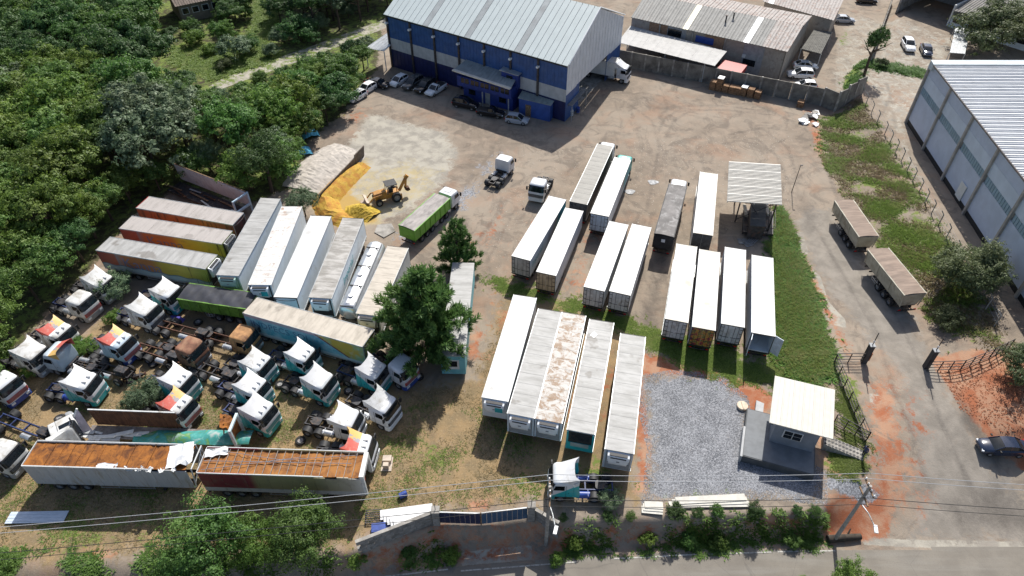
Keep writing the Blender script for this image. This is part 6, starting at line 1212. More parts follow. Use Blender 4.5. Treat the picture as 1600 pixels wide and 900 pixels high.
for k in range(16):
    p = gp(1262 + rg.uniform(-10, 22), 184 + rg.uniform(-10, 14)); o = MB().prism([(rg.uniform(.3, .9) * math.cos(a_), rg.uniform(.3, .8) * math.sin(a_)) for a_ in np.linspace(0, 2 * math.pi, 6)[:-1]], 0, .12).build('rubble_slab', M['whiteclean'] if k % 3 else M['concrete'], None, False, (p.x, p.y, p.z + .1 + .03 * k % .3), (rg.uniform(-.4, .4), rg.uniform(-.4, .4), rg.uniform(0, 3)))
    tag(o, 'broken whitish slab in the rubble heap below the concrete wall', 'rubble', 'broken slabs in the rubble heap')
# scrap sheets by the street wall
sp = thing('scrap_sheets', 'stack of white ribbed sheets leaning by the block wall', 'scrap', (0, 0, 0)); a, b = at(590, 806, .3), at(672, 795, .3)
for k in range(5): d = (b - a).normalized(); c = a.lerp(b, .55 + .04 * k) + Vector((0, -.25 * k, 0)); MB().box((c.x, c.y, .35 + .1 * k), (4.6 - .3 * k, .9, .05), math.atan2(d.y, d.x) + .04 * k, 0, R(6)).build('sheet', M['whiteclean'], sp)
p = at(583, 806, .4); o = MB(); [o.bx(-.7, .7, -.6 + j * .2, -.52 + j * .2, .25, .3) for j in range(7)]; o.bx(-.7, -.6, -.6, .6, .15, .25); o.bx(.6, .7, -.6, .6, .15, .25); tag(o.build('steel_rack', M['darksteel'], None, False, (p.x, p.y, 0), (0, 0, .1)), 'rusty slatted rack beside the white scrap sheets', 'rack')
p = at(592, 826, .2); tag(MB().bx(-.6, .6, -.4, .4, 0, .5).bx(-.5, .5, -.3, .3, .5, .52).bx(.6, 2.6, -.3, .3, .1, .2).build('blue_crate', M['blue'], None, False, (p.x, p.y, 0), (0, 0, .15)), 'blue plastic crate by the block wall', 'crate')
p = at(630, 774, .2); tag(MB().cyl((-.35, 0, .3), (.35, 0, .3), .28, 12).cyl((-.1, 0, .3), (-.05, 0, .3), .295, 12).cyl((.1, 0, .3), (.15, 0, .3), .295, 12).build('blue_drum', M['blue'], None, True, (p.x, p.y, 0), (0, 0, .5)), 'small dark blue drum lying on dry grass', 'drum')
p = at(604, 722, .4); tag(MB().bx(-.5, .5, -.75, .75, 0, .08).bx(-.4, .4, .1, .7, .08, .5).bx(-.25, .25, -.6, -.2, .08, .7).build('scrap_part', mk('pale_cab_panel', (.5, .42, .34), .7), None, False, (p.x, p.y, 0)), 'small beige machine part on the ground right of the wrecks', 'scrap')
for k, (u0, v0, u1, v1, lab) in enumerate(((1002, 792, 1035, 795, 'short white sheets lying at the hedge'), (1045, 785, 1170, 783, 'long pale stacked sheets along the hedge'))):
    a, b = at(u0, v0, .2), at(u1, v1, .2); d = (b - a).normalized(); o = thing('sheet_stack', lab, 'scrap', (0, 0, 0))
    for j in range(3): c = (a + b) / 2 + Vector((.1 * j, .22 * j - .2, 0)); MB().box((c.x, c.y, .15 + .06 * j), ((b - a).length * (1 - .06 * j), .7, .05), math.atan2(d.y, d.x) + .02 * j).build('sheet', mk('bleached_sheet', (.56, .54, .48), .7, .08, 1.5), o)
a, b = at(12, 808, .2), at(103, 806, .2); d = (b - a).normalized(); o = thing('sheet_stack', 'corrugated blue-white sheets on the dry grass in the wreck shadow', 'scrap', (0, 0, 0))
for j in range(7): c = (a + b) / 2 + Vector((0, .16 * j - .5, 0)); MB().box((c.x, c.y, .12 + .02 * (j % 2)), ((b - a).length, .15, .05), math.atan2(d.y, d.x)).build('corrugation', mk('blue_white_sheet', (.55, .62, .70), .5, .06), o)
p = at(275, 497, .3); tag(MB().loft([[(-.9, -.4, 0), (.9, -.3, 0), (.9, .3, 0), (-.9, .4, 0)], [(-.8, -.3, .3), (.5, -.2, .45), (.5, .2, .45), (-.8, .3, .3)]]).build('fairing_scrap', mk('violet_plastic', (.10, .08, .38), .5, .1), None, False, (p.x, p.y, 0), (0, 0, -.2)), 'violet fairing scrap on the ground near the green tipper', 'scrap')
p = at(1160, 634, .2); tag(MB().cyl((0, 0, .02), (0, 0, .3), .55, 18).bx(-.05, .05, -.5, .5, .3, .36).build('cable_drum', mk('pale_wood_disc', (.62, .52, .40), .8), None, False, (p.x, p.y, 0)), 'round pale cable drum lying beside the gravel', 'drum')
p = at(1319, 842, -2); m = MB().cyl((-1.5, 0, 0), (1.5, .12, .05), .36, 10, .28); m.cyl((.3, .2, .1), (.7, .7, .45), .1, 6, .05); tag(m.build('log', mk('dark_bark', (.05, .04, .03), .9, .3, 3), None, True, (p.x, p.y, hz(p.x, p.y) + .25), (0, 0, .03)), 'dark trunk lying at the road edge by the pole', 'log')
# manhole rings in the upper yard
for k, (u, v) in enumerate(((984, 300), (1020, 285))): p = gp(u, v); tag(MB().prism([(.75 * math.cos(a_) * (1 + .25 * math.sin(3 * a_ + k)), .6 * math.sin(a_)) for a_ in np.linspace(0, 2 * math.pi, 14)[:-1]], 0, .05).build('ash_patch', mk('pale_ash', (.52, .52, .52), .95, .25, 2, dirt=(.25, .25, .25), damt=.6), None, False, (p.x, p.y, 0)), ('pale ash patch right of the teal truck', 'pale ash patch above the tarpaulin trailer')[k], 'ash')

# loose wheels and parts between the scrapped trucks
for k, (u, v, lay, lab) in enumerate(((452, 612, 0, 'tyre standing beside the lone teal tractor chassis'), (438, 602, 1, 'tyre lying left of the lone teal tractor'), (350, 618, 1, 'tyre lying beside the nearest file tractor'), (342, 606, 0, 'tyre upright among the blue chassis rails'), (262, 563, 1, 'tyre lying under the rusted cab'), (240, 570, 1, 'tyre on dry grass below the rusty chassis'), (228, 560, 0, 'tyre upright at the rusty chassis tail'),
                                  (205, 596, 1, 'tyre lying right of the dark chassis'), (545, 612, 1, 'tyre lying between two white tractors'), (470, 690, 1, 'tyre on the grass behind the slatted wreck'), (330, 548, 0, 'tyre upright right of the rusted cab'), (310, 505, 1, 'tyre lying near the violet scrap'), (655, 590, 1, 'tyre lying in the pine shade'), (20, 650, 1, 'tyre lying at the left edge'))):
    p = gp(u, v); t = thing('loose_tyre', lab, 'tyre', (p.x, p.y, p.z + (.14 if lay else .5)), k * 1.1, 'loose tyres in the scrap lot'); w_ = inst('tyre', tyre_mesh(.5, .28), t, (0, 0, 0), (R(90) if lay else 0, 0, 0)); inst('rim', rim_mesh(.5, .28), w_)
for k, (u, v, lab) in enumerate(((212, 592, 'bent dark bracket on dry grass'), (345, 585, 'axle lump between tractors'), (430, 565, 'greasy axle beside the upper teal tractors'), (300, 570, 'rusty axle under the rusted cab'), (545, 575, 'dark gearbox left of the hatch-roofed tractor'), (520, 605, 'axle with springs right of the lone teal tractor'))):
    p = gp(u, v); rg = random.Random(k); t = thing('scrap_axle', lab, 'scrap', p, rg.uniform(-.6, .6), 'axles and gearboxes on the ground'); MB().cyl((-1.0, 0, .35), (1.0, 0, .35), .11, 8).build('axle_tube', (M['frame'], M['framerust'])[k % 2], t); MB().cyl((-.15, 0, .4), (.2, 0, .4), .3, 10).bx(.1, .8, -.15, .15, .2, .5).build('differential', M['frame'], t); [MB().cyl((s * 1.0, 0, .35), (s * 1.12, 0, .35), .24, 12).build('hub', M['framerust'], t) for s in (-1, 1)]; [MB().bx(s * .6 - .05, s * .6 + .05, -.6, .6, .5, .6).build('leaf_spring', M['darksteel'], t) for s in (-1, 1)]
# ---------------------------------------------------------------- vegetation
def leafmat(name, dark, light, tip, trans=.25):
    t = NT(name); g = t.n('ShaderNodeNewGeometry'); oi = t.n('ShaderNodeObjectInfo'); n = t.noise(t.coord('Object'), .45, 3, .5)
    c = t.mix(t.step(g.outputs['Random Per Island'], .05, .95), dark, light); c = t.mix(t.math('MULTIPLY', t.step(n, .5, .72), .6), c, tip)
    hs = t.n('ShaderNodeHueSaturation'); t.set(hs.inputs['Hue'], t.math('ADD', .488, t.math('MULTIPLY', oi.outputs['Random'], .03))); t.set(hs.inputs['Value'], t.math('ADD', .82, t.math('MULTIPLY', t.math('FRACT', t.math('MULTIPLY', oi.outputs['Random'], 7.3)), .5))); t.set(hs.inputs['Color'], c); hs.inputs['Saturation'].default_value = .95
    t.fin(hs.outputs[0], .55, 0, .35)
    tr_ = t.n('ShaderNodeBsdfTranslucent'); t.set(tr_.inputs['Color'], hs.outputs[0]); mx = t.n('ShaderNodeMixShader'); mx.inputs[0].default_value = trans
    t.t.links.new(t.b.outputs[0], mx.inputs[1]); t.t.links.new(tr_.outputs[0], mx.inputs[2]); t.t.links.new(mx.outputs[0], t.out.inputs[0]); return t.mat
LEAF = dict(olive=leafmat('olive_foliage', (.085, .15, .022), (.18, .27, .04), (.24, .30, .055), .42), mid=leafmat('mid_green_foliage', (.062, .135, .026), (.14, .25, .045), (.195, .29, .06), .42), dark=leafmat('dark_green_foliage', (.042, .095, .025), (.095, .178, .045), (.12, .20, .055), .4),
            silver=leafmat('grey_green_foliage', (.095, .145, .07), (.19, .26, .135), (.23, .29, .17), .35), pine=leafmat('pine_needles', (.055, .12, .03), (.13, .23, .055), (.18, .27, .07), .35), bright=leafmat('bright_green_foliage', (.09, .18, .024), (.18, .31, .045), (.24, .34, .065), .42), brownish=leafmat('dusty_dark_foliage', (.058, .080, .032), (.12, .15, .058), (.155, .17, .075), .35))
bark = mk('bark', (.09, .065, .045), .95, .3, 3)
def quads_from(C, N, size, rg, aspect=1.7):
    n = len(C); a = rg.normal(size=(n, 3)); a -= (a * N).sum(1)[:, None] * N; a /= np.linalg.norm(a, axis=1)[:, None] + 1e-9; b = np.cross(N, a)
    s = size * rg.uniform(.55, 1.3, n)[:, None]; a = a * s * aspect * .5; b = b * s * .5
    V = np.stack([C - a, C + b * .9, C + a, C - b * .9], 1).reshape(-1, 3); return V, np.arange(4 * n).reshape(n, 4)
def crown_mesh(seed, mat, nl=11, leaves=4200, flat=.75, leaf=.30, name='crown'):
    """unit crown (radius 1, centre at origin): boughs carrying ragged clumps of leaf-sized faces"""
    rg = np.random.default_rng(seed); C = []; N = []; nl = nl * 2; rs = rg.uniform(.14, .40, nl); w_ = rs ** 2 / (rs ** 2).sum()
    for i in range(nl):
        d = rg.normal(size=3); d[2] = abs(d[2]) * .8 - .18; d /= np.linalg.norm(d); c0 = d * (1 - rs[i]) * rg.uniform(.55, 1.18); m = int(leaves * w_[i]); kc = max(6, m // 38)
        cd_ = rg.normal(size=(kc, 3)); cd_[:, 2] += .25; cd_ /= np.linalg.norm(cd_, axis=1)[:, None]; cc = c0 + cd_ * rs[i] * rg.uniform(.55, 1.25, kc)[:, None]; k = rg.integers(0, kc, m)
        o = rg.normal(size=(m, 3)) * np.array([.052, .052, .034]) * rg.uniform(.6, 1.6, kc)[k][:, None]; C.append(cc[k] + o); N.append(cd_[k] * .7 + o * 8)
    C = np.concatenate(C); N = np.concatenate(N); C[:, 2] *= flat; N = N + rg.normal(scale=.45, size=N.shape); N[:, 2] += .5; N /= np.linalg.norm(N, axis=1)[:, None]
    V, F = quads_from(C, N, leaf / 4.0, rg); return np_mesh(name, V, F, mat)
def pine_mesh(seed, mat, whorls=9, per=8, tuft=7):
    """unit pine crown: whorls of boughs, each bough carrying brushes of needles with gaps between"""
    rg = np.random.default_rng(seed); Cs = []; Ds = []
    for w_ in range(whorls):
        z0 = w_ / (whorls - 1); env = (1 - z0) ** .55 * (.82 + .18 * (w_ % 2)) + .06
        for b in range(max(4, int(per * (1.15 - .5 * z0)))):
            a = 2.4 * w_ + b * 2 * math.pi / per + rg.uniform(-.35, .35); ln = env * rg.uniform(.62, 1.1); n = max(3, int(tuft * (.5 + ln)))
            for q in range(n):
                f = .28 + .72 * (q + rg.random()) / n; r = ln * f; aa = a + rg.normal(0, .16) / max(r, .25) * .35
                c = np.array([r * math.cos(aa), r * math.sin(aa), z0 * 1.42 - .33 + .16 * r + rg.normal(0, .025)]); ax = np.array([math.cos(aa) * .8, math.sin(aa) * .8, .75]) + rg.normal(0, .25, 3); ax /= np.linalg.norm(ax)
                m = 44; t_ = rg.uniform(-.5, .5, m); d = rg.normal(size=(m, 3)); d -= (d @ ax)[:, None] * ax; d /= np.linalg.norm(d, axis=1)[:, None]; dr_ = d * .75 + ax * .7; Cs.append(c + ax * (t_ * .17)[:, None] + dr_ * .045); Ds.append(dr_)
    C = np.concatenate(Cs); D = np.concatenate(Ds); D /= np.linalg.norm(D, axis=1)[:, None]; n = len(C); s = np.cross(D, rg.normal(size=(n, 3))); s /= np.linalg.norm(s, axis=1)[:, None]; l = .052 * rg.uniform(.7, 1.3, n)[:, None]; wd = .0105
    V = np.stack([C - D * l - s * wd, C - D * l + s * wd, C + D * l + s * wd * .4, C + D * l - s * wd * .4], 1).reshape(-1, 3); return np_mesh('crown', V, np.arange(4 * n).reshape(n, 4), mat)
def trunk_mesh(seed, limbs=6):
    """unit tree: foot at z=0, crown centre at z=1, limbs reaching into the crown"""
    rg = random.Random(seed); m = MB(); top = Vector((rg.uniform(-.05, .05), rg.uniform(-.05, .05), 1.15)); mid = Vector((rg.uniform(-.04, .04), rg.uniform(-.04, .04), .55)); m.cyl((0, 0, -.05), mid, .045, 7, .034); m.cyl(mid, top, .034, 7, .01)
    for i in range(limbs): a = i * 2.4 + rg.random(); z = rg.uniform(.55, .95); b = Vector((math.cos(a) * rg.uniform(.25, .5), math.sin(a) * rg.uniform(.25, .5), z + rg.uniform(.15, .35))); m.cyl(mid.lerp(top, (z - .55) / .6), b, .018, 5, .006)
    return m.mesh('trunk', bark, True)
TR = [trunk_mesh(i) for i in range(4)]
CR = {k: [crown_mesh(10 * j + i, LEAF[k], nl=(10, 13, 16)[i % 3], leaves=11000, leaf=.19) for i in range(3)] for j, k in enumerate(LEAF) if k != 'pine'}
CRB = {k: crown_mesh(900 + j, LEAF[k], nl=16, leaves=16000, leaf=.135, flat=.85) for j, k in enumerate(('olive', 'mid', 'bright', 'silver', 'brownish', 'dark'))}
CRD = crown_mesh(977, LEAF['brownish'], nl=22, leaves=30000, leaf=.13, flat=.85)
def tree(label, p, rad, h, kind, group=None, seed=None, name='leafy_tree', crown=None, cat='tree', squash=1.0):
    sd_ = random.randrange(10 ** 6) if seed is None else seed; rg = random.Random(sd_); t = thing(name, label, cat, p, rg.uniform(0, 6.28), group)
    ch = max(h - rad * .72, h * .45); inst('trunk', TR[sd_ % 4], t, (0, 0, 0), (0, 0, 0), (max(ch, rad * .8), max(ch, rad * .8), ch))
    cmh = crown if crown is not None else CR[kind][sd_ % 3]; inst('crown', cmh, t, (0, 0, ch), (0, 0, rg.uniform(0, 6)), (rad * rg.uniform(.92, 1.08), rad * rg.uniform(.92, 1.08), rad * squash * rg.uniform(.9, 1.1))); return t
# the wood on the left: every tree its own
FOR = gpoly([(-520, 760), (-10, 690), (-8, 560), (20, 500), (70, 440), (135, 392), (190, 335), (255, 300), (330, 280), (390, 300), (448, 290), (468, 236), (500, 205), (540, 165), (575, 100), (600, 60), (640, -20), (660, -80), (-700, -80)])
FA = np.array(FOR); path_c = [gp(*q) for q in ((318, 140), (360, 118), (470, 85), (600, 36), (640, 4))]; lawn_p = gpoly([(395, -30), (430, -30), (445, 60), (425, 100), (330, 135), (262, 105), (262, 72), (385, 55)]); house_p = gpoly([(280, 44), (350, 30), (345, -30), (240, -30)])
cand = []; rg = np.random.default_rng(21)
for _ in range(24000):
    x = rg.uniform(-125, -8); y = rg.uniform(FA[:, 1].min(), 158); rmin = rg.uniform(3.5, 4.6)
    if any((x - a) ** 2 + (y - b) ** 2 < rmin ** 2 for a, b, _r in cand): continue
    if abs(x) > 14 + .78 * y + 14: continue
    cand.append((x, y, rmin))
CX = np.array(cand); ok = sdist(FOR, CX[:, 0], CX[:, 1]) > -.6
ok &= sdist(lawn_p, CX[:, 0], CX[:, 1]) < -1.6
ok &= sdist(house_p, CX[:, 0], CX[:, 1]) < -.5
def dpath(x, y):
    d = np.full(len(x), 1e9)
    for a, b in zip(path_c[:-1], path_c[1:]):
        ex, ey = b.x - a.x, b.y - a.y; t_ = np.clip(((x - a.x) * ex + (y - a.y) * ey) / (ex * ex + ey * ey), 0, 1); d = np.minimum(d, np.hypot(x - a.x - t_ * ex, y - a.y - t_ * ey))
    return d
dp_ = dpath(CX[:, 0], CX[:, 1]); near = np.array([np.interp(x, [p.x for p in path_c], [p.y for p in path_c]) > y for x, y, _r in cand]); ok &= dp_ > np.where(near, 5.5, 2.8)
def px(x, y, z=0.0):
    d = y * cP + (CAM_H - z) * sP; return 800 + FPX * x / d, 450 - FPX * (y * sP - (CAM_H - z) * cP) / d
KL = dict(olive='olive-yellow leafy tree', mid='mid green leafy tree', dark='dark green leafy tree', silver='grey-green leafy tree')
LM = [(40, 40, 'in the top left corner'), (170, 45, 'in the dark upper belt left of the house'), (230, 10, 'just left of the house in the wood'), (345, 20, 'right of the house in the wood'), (290, 75, 'below the house in the wood'), (470, 10, 'at the top edge right of the lawn'), (470, 45, 'between the lawn and the dirt path'), (560, 20, 'beside the dirt path near the warehouse'),
      (40, 130, 'at the left edge under the dark belt'), (130, 160, 'in the sunlit middle of the wood'), (220, 130, 'below the dark belt of the wood'), (290, 150, 'left of where the dirt path enters the wood'), (360, 180, 'just below the dirt path'), (440, 130, 'between the dirt path and the warehouse cars'), (530, 110, 'nearest the cars at the warehouse end'), (450, 200, 'nearest the blue tarpaulins'),
      (380, 250, 'behind the collapsed white-walled trailer'), (250, 240, 'above the painted trailers'), (120, 260, 'in the wood left of the painted trailers'), (20, 260, 'at the left edge halfway up'), (180, 330, 'overhanging the ends of the painted trailers'), (90, 360, 'between the left edge and the painted trailers'), (20, 420, 'at the left edge above the scrapped cabs'), (90, 430, 'directly behind the scrapped cabs'), (10, 540, 'at the left edge beside the scrapped cabs')]
KEEP = [(u, v) for u in range(262, 330, 8) for v in (4, 14, 24, 34)] + [(330 + 14 * i, 136 - 5.0 * i) for i in range(10)] + [(470 + 13 * i, 84 - 4.9 * i) for i in range(4)] + [(548 + 12 * i, 58 - 5.5 * i) for i in range(5)] + [(u, v) for u in (398, 408, 418, 426) for v in (8, 22, 36, 50)] + [(u, v) for u in (280, 300, 320) for v in (80, 92, 104)]
ntree = 0
for i in np.nonzero(ok)[0]:
    x, y, _r = cand[i]; u, v = px(x, y, 6); r1 = rg.random()
    if v < 95 and u < 300: kind = 'dark' if r1 < .8 else 'mid'
    elif u < 200 and v < 330: kind = 'olive' if r1 < .72 else 'mid' if r1 < .9 else 'silver'
    elif 190 < u < 330 and 70 < v < 240: kind = 'silver' if r1 < .6 else 'mid'
    elif u > 330: kind = 'mid' if r1 < .55 else 'dark' if r1 < .75 else 'olive' if r1 < .9 else 'silver'
    else: kind = 'mid' if r1 < .5 else 'dark' if r1 < .65 else 'olive' if r1 < .9 else 'silver'
    edge_ = sdist(FOR, np.array([x]), np.array([y]))[0]; rad = rg.choice([2.8, 3.3, 3.8, 4.4, 5.0, 5.6]) * rg.uniform(.92, 1.08) * (1 if edge_ > 3 else .78); hh = (4.2 + rad * 1.15 + rg.uniform(-.8, 1.4)) * (1 if edge_ > 3 else .7)
    if dp_[i] < 9 and near[i]: hh = min(hh, 4.5); rad = min(rad, 2.6)
    keep = True
    for _ in range(12):
        ub, vb = px(x, y, 0); ut, vt = px(x, y, hh); rp = FPX * rad / (y * cP + CAM_H * sP); hit = any(ut - rp < ku < ut + rp and vt - 2 < kv < vb - .35 * rp for ku, kv in KEEP)
        if not hit: break
        hh *= .82; rad *= .93
        if hh < 1.9: keep = False; break
    if not keep or ut + rp < -70: continue
    lm = min(LM, key=lambda q: (q[0] - u) ** 2 + (q[1] - v) ** 2)[2]
    tree(KL[kind] + ' ' + lm, (x, y, hz(x, y) - .1), rad, hh, kind, KL[kind] + 's ' + lm, seed=int(rg.integers(1e6)), name='forest_tree'); ntree += 1
for k, (u, v, r_, h_, kd) in enumerate(((-12, 618, 3.0, 5.5, 'mid'), (-6, 575, 3.2, 6, 'olive'), (16, 525, 3.2, 6, 'olive'), (62, 472, 3.2, 6, 'mid'), (98, 440, 3.3, 6.5, 'mid'), (132, 410, 3.0, 6, 'dark'), (150, 372, 3.0, 6.2, 'olive'), (176, 345, 2.8, 6, 'mid'), (206, 318, 2.8, 6, 'olive'), (250, 296, 2.6, 5, 'mid'), (462, 262, 2.6, 5, 'mid'), (482, 215, 2.6, 5, 'mid'), (512, 190, 2.6, 5, 'dark'), (545, 158, 2.4, 4.5, 'mid'))):
    p = gp(u, v); lm = min(LM, key=lambda q: (q[0] - u) ** 2 + (q[1] - v + 30) ** 2)[2]; tree(KL[kd] + ' on the outer fringe ' + lm, (p.x, p.y, -.1), r_, h_, kd, 'fringe trees of the wood', name='forest_tree')
# single trees and shrubs
def lt(label, u, v, rad, h, kind, name='leafy_tree', big=False, cat='tree', squash=1.0, zoff=0.0): p = gp(u, v); return tree(label, (p.x, p.y, p.z - .05 + zoff), rad, h, kind, None, None, name, CRD if big == 'dense' else CRB.get(kind) if big else None, cat, squash)
lt('bushy grey-green tree between the diagonal trailers and the stone heap', 478, 338, 2.6, 4.2, 'silver', big=True); lt('tall dark tree overhanging the diagonal trailers', 425, 300, 4.0, 9, 'dark', big=True); lt('grey-green shrub behind the collapsed white wall', 330, 268, 2.8, 5, 'silver', big=True)
for k, (u, v, r_, h_, kd, lab) in enumerate(((306, 68, 2.4, 3.0, 'olive', 'round olive bush below the house in the wood'), (368, 92, 3.2, 4.4, 'silver', 'big silvery bush left of the bright lawn'), (362, 42, 3.4, 6, 'dark', 'dark tree right of the house roof'), (384, 26, 3.4, 6, 'dark', 'dark tree at the left border of the lawn'), (441, 66, 2.4, 3, 'silver', 'silvery bush at the right border of the lawn'), (466, 62, 3.0, 4, 'silver', 'silvery bush between lawn and path bend'), (497, 48, 3.0, 4, 'silver', 'silvery bush above the dirt path'),
        (455, 24, 4.2, 8, 'dark', 'tall dark tree right of the lawn top'), (490, 12, 4.2, 8, 'dark', 'tall dark tree at the top edge above the path'), (528, 2, 4.2, 8, 'dark', 'dark tree near the warehouse at the top edge'), (560, 8, 3.0, 5, 'mid', 'green tree at the top edge beside the path'), (590, -8, 4.0, 7, 'dark', 'dark tree behind the warehouse corner'), (352, 108, 1.7, 1.8, 'brownish', 'reddish-dark low bush on the lawn edge'), (352, 66, 2.8, 4.2, 'mid', 'mid green tree between the house and the silvery bush'), (330, 84, 1.6, 2.0, 'olive', 'small olive bush in the middle of the lawn'), (392, 78, 2.2, 3.0, 'mid', 'round green bush on the lawn by the path'), (440, 40, 3.4, 6, 'dark', 'dark tree crowding the right lawn border'), (478, 36, 3.6, 6.5, 'dark', 'dark tree behind the silvery bushes'), (512, 26, 3.4, 6, 'mid', 'mid green tree behind the silvery bush row'), (545, 28, 2.4, 3.6, 'silver', 'silvery bush close to the warehouse end of the path'), (425, 88, 1.8, 2.2, 'silver', 'low silvery bush where lawn meets path'), (300, 50, 2.2, 2.6, 'mid', 'green bush right under the house windows'),
        (258, 66, 2.2, 2.6, 'dark', 'dark bush at the house corner'))): lt(lab, u, v, r_, h_, kd, cat='tree' if h_ > 4.5 else 'bush')
lt('large rounded dusty tree beside the grey-blue warehouse', 1502, 446, 4.2, 5.6, 'brownish', big='dense'); lt('dark shrub right of the gate rails', 1598, 590, 3.1, 4.0, 'brownish', big=True); lt('dark shrub below the large rounded tree', 1478, 508, 1.8, 2.2, 'brownish', 'shrub', True, 'shrub')
lt('dark round tree at the top right beside the workshop', 1545, 80, 7.0, 8.5, 'brownish', big=True); lt('second dark tree at the top right edge', 1600, 70, 6.5, 8.0, 'brownish', big=True); lt('thin dark tree standing at the lane corner', 1350, 118, 1.9, 7.5, 'dark', squash=1.9); lt('low shrub at the corner of the sandy lot', 1376, 104, 1.1, 1.6, 'brownish', 'shrub', False, 'shrub')
lt('big leafy bush in front of the rusty trailer, left one', 325, 870, 4.0, 5.2, 'mid', 'shrub', True, 'shrub'); lt('big leafy bush in front of the slatted rusty trailer, right one', 480, 845, 3.3, 4.6, 'mid', 'shrub', True, 'shrub'); lt('small leafy bush between the two big street-side bushes', 405, 862, 2.5, 3.2, 'bright', 'shrub', True, 'shrub')
lt('bush cut off at the lower left corner', 0, 905, 2.2, 2.6, 'mid', 'shrub', True, 'shrub'); lt('green shrub at the lower edge on the street side', 1330, 925, 2.3, 2.8, 'bright', 'shrub', True, 'shrub', 1.0); lt('small shrub poking in at the bottom edge', 1260, 925, 1.2, 1.4, 'bright', 'shrub', False, 'shrub')
lt('leafy shrub growing among the scrapped cabs by the painted trailer', 182, 463, 2.5, 3.2, 'silver', 'shrub', True, 'shrub'); lt('bright round shrub between two scrapped tractors', 138, 552, 1.5, 2.0, 'bright', 'shrub', True, 'shrub'); lt('loose green shrub left of the red and yellow fairing', 232, 632, 2.3, 2.4, 'silver', 'shrub', True, 'shrub'); lt('small green shrub under the stripped white tractor', 180, 503, 1.1, 1.5, 'bright', 'shrub', False, 'shrub'); lt('small bush climbing the dull white tractor', 56, 585, 1.2, 1.8, 'bright', 'shrub', False, 'shrub')
lt('scraggy shrub behind the teal truck at the pole', 952, 786, 1.2, 1.5, 'silver', 'shrub', True, 'shrub'); lt('weedy bush on the bank below the gate', 705, 872, 1.0, .9, 'bright', 'shrub', False, 'shrub'); lt('tuft of bright bush at the pole foot', 870, 878, .8, .9, 'bright', 'shrub', False, 'shrub')
hedge = [(880, 820, .8), (915, 818, 1.0), (950, 815, 1.2), (985, 815, 1.0), (1020, 812, 1.4), (1055, 810, 1.5), (1090, 810, 1.5), (1120, 808, 1.3), (1150, 808, 1.4), (1180, 806, 1.3), (1212, 806, 1.4), (1245, 806, 1.3), (1272, 806, 1.1)]
for k, (u, v, r_) in enumerate([q for i, q in enumerate(hedge) if i not in (1, 4, 8, 10)]):
    lt('dark hedge bush along the street bank, ' + ('first', 'second', 'third', 'fourth', 'fifth', 'sixth', 'seventh', 'eighth', 'ninth', 'tenth', 'eleventh', 'twelfth', 'thirteenth')[k] + ' from the pole', u, v - 6, r_ * (.62, .45, .55)[k % 3], (.95, .6, .8)[k % 3], ('dark', 'dark', 'mid')[k % 3], 'hedge_bush', k % 2 == 0, 'bush')['group'] = 'hedge along the street bank'
for k, (u, v) in enumerate(((1010, 846), (1075, 845), (1120, 850), (1235, 848), (900, 850), (640, 868), (560, 880))): lt('low weed clump on the street bank, ' + ('below the white sheets', 'below the long pale sheets', 'below the middle of the hedge', 'near the drive end of the hedge', 'just right of the pole', 'below the block wall', 'at the foot of the block wall')[k], u, v, .9, 1.0, ('olive', 'mid')[k % 2], 'weed_clump', False, 'weeds')
PN = pine_mesh(5, LEAF['pine'], 10, 10, 8); PN2 = pine_mesh(8, LEAF['pine'], 9, 8, 6)
def pine(label, u, v, rad, h, me, base=.28):
    p = gp(u, v); t = thing('pine_tree', label, 'tree', p); m = MB(); m.cyl((0, 0, -.2), (0, 0, h * .97), .2, 9, .03)
    rgp = random.Random(h)
    for i in range(34): a = i * 2.4; z = h * base + (h * .95 - h * base) * i / 34; l = rad * (1 - i / 34) ** .75 * rgp.uniform(.6, .95); m.cyl((0, 0, z), (math.cos(a) * l, math.sin(a) * l, z + l * .22), .05, 5, .012)
    m.build('trunk', bark, t, True); sc = (h * (1 - base)) / 1.5; inst('crown', me, t, (0, 0, h * base + .35 * sc), (0, 0, 1.0), (rad, rad, sc)); return t
pine('big dark pine standing over the site trailer', 668, 550, 5.9, 11.5, PN, .12); pine('smaller sparse pine behind the big one', 716, 422, 3.3, 7.5, PN2, .06)
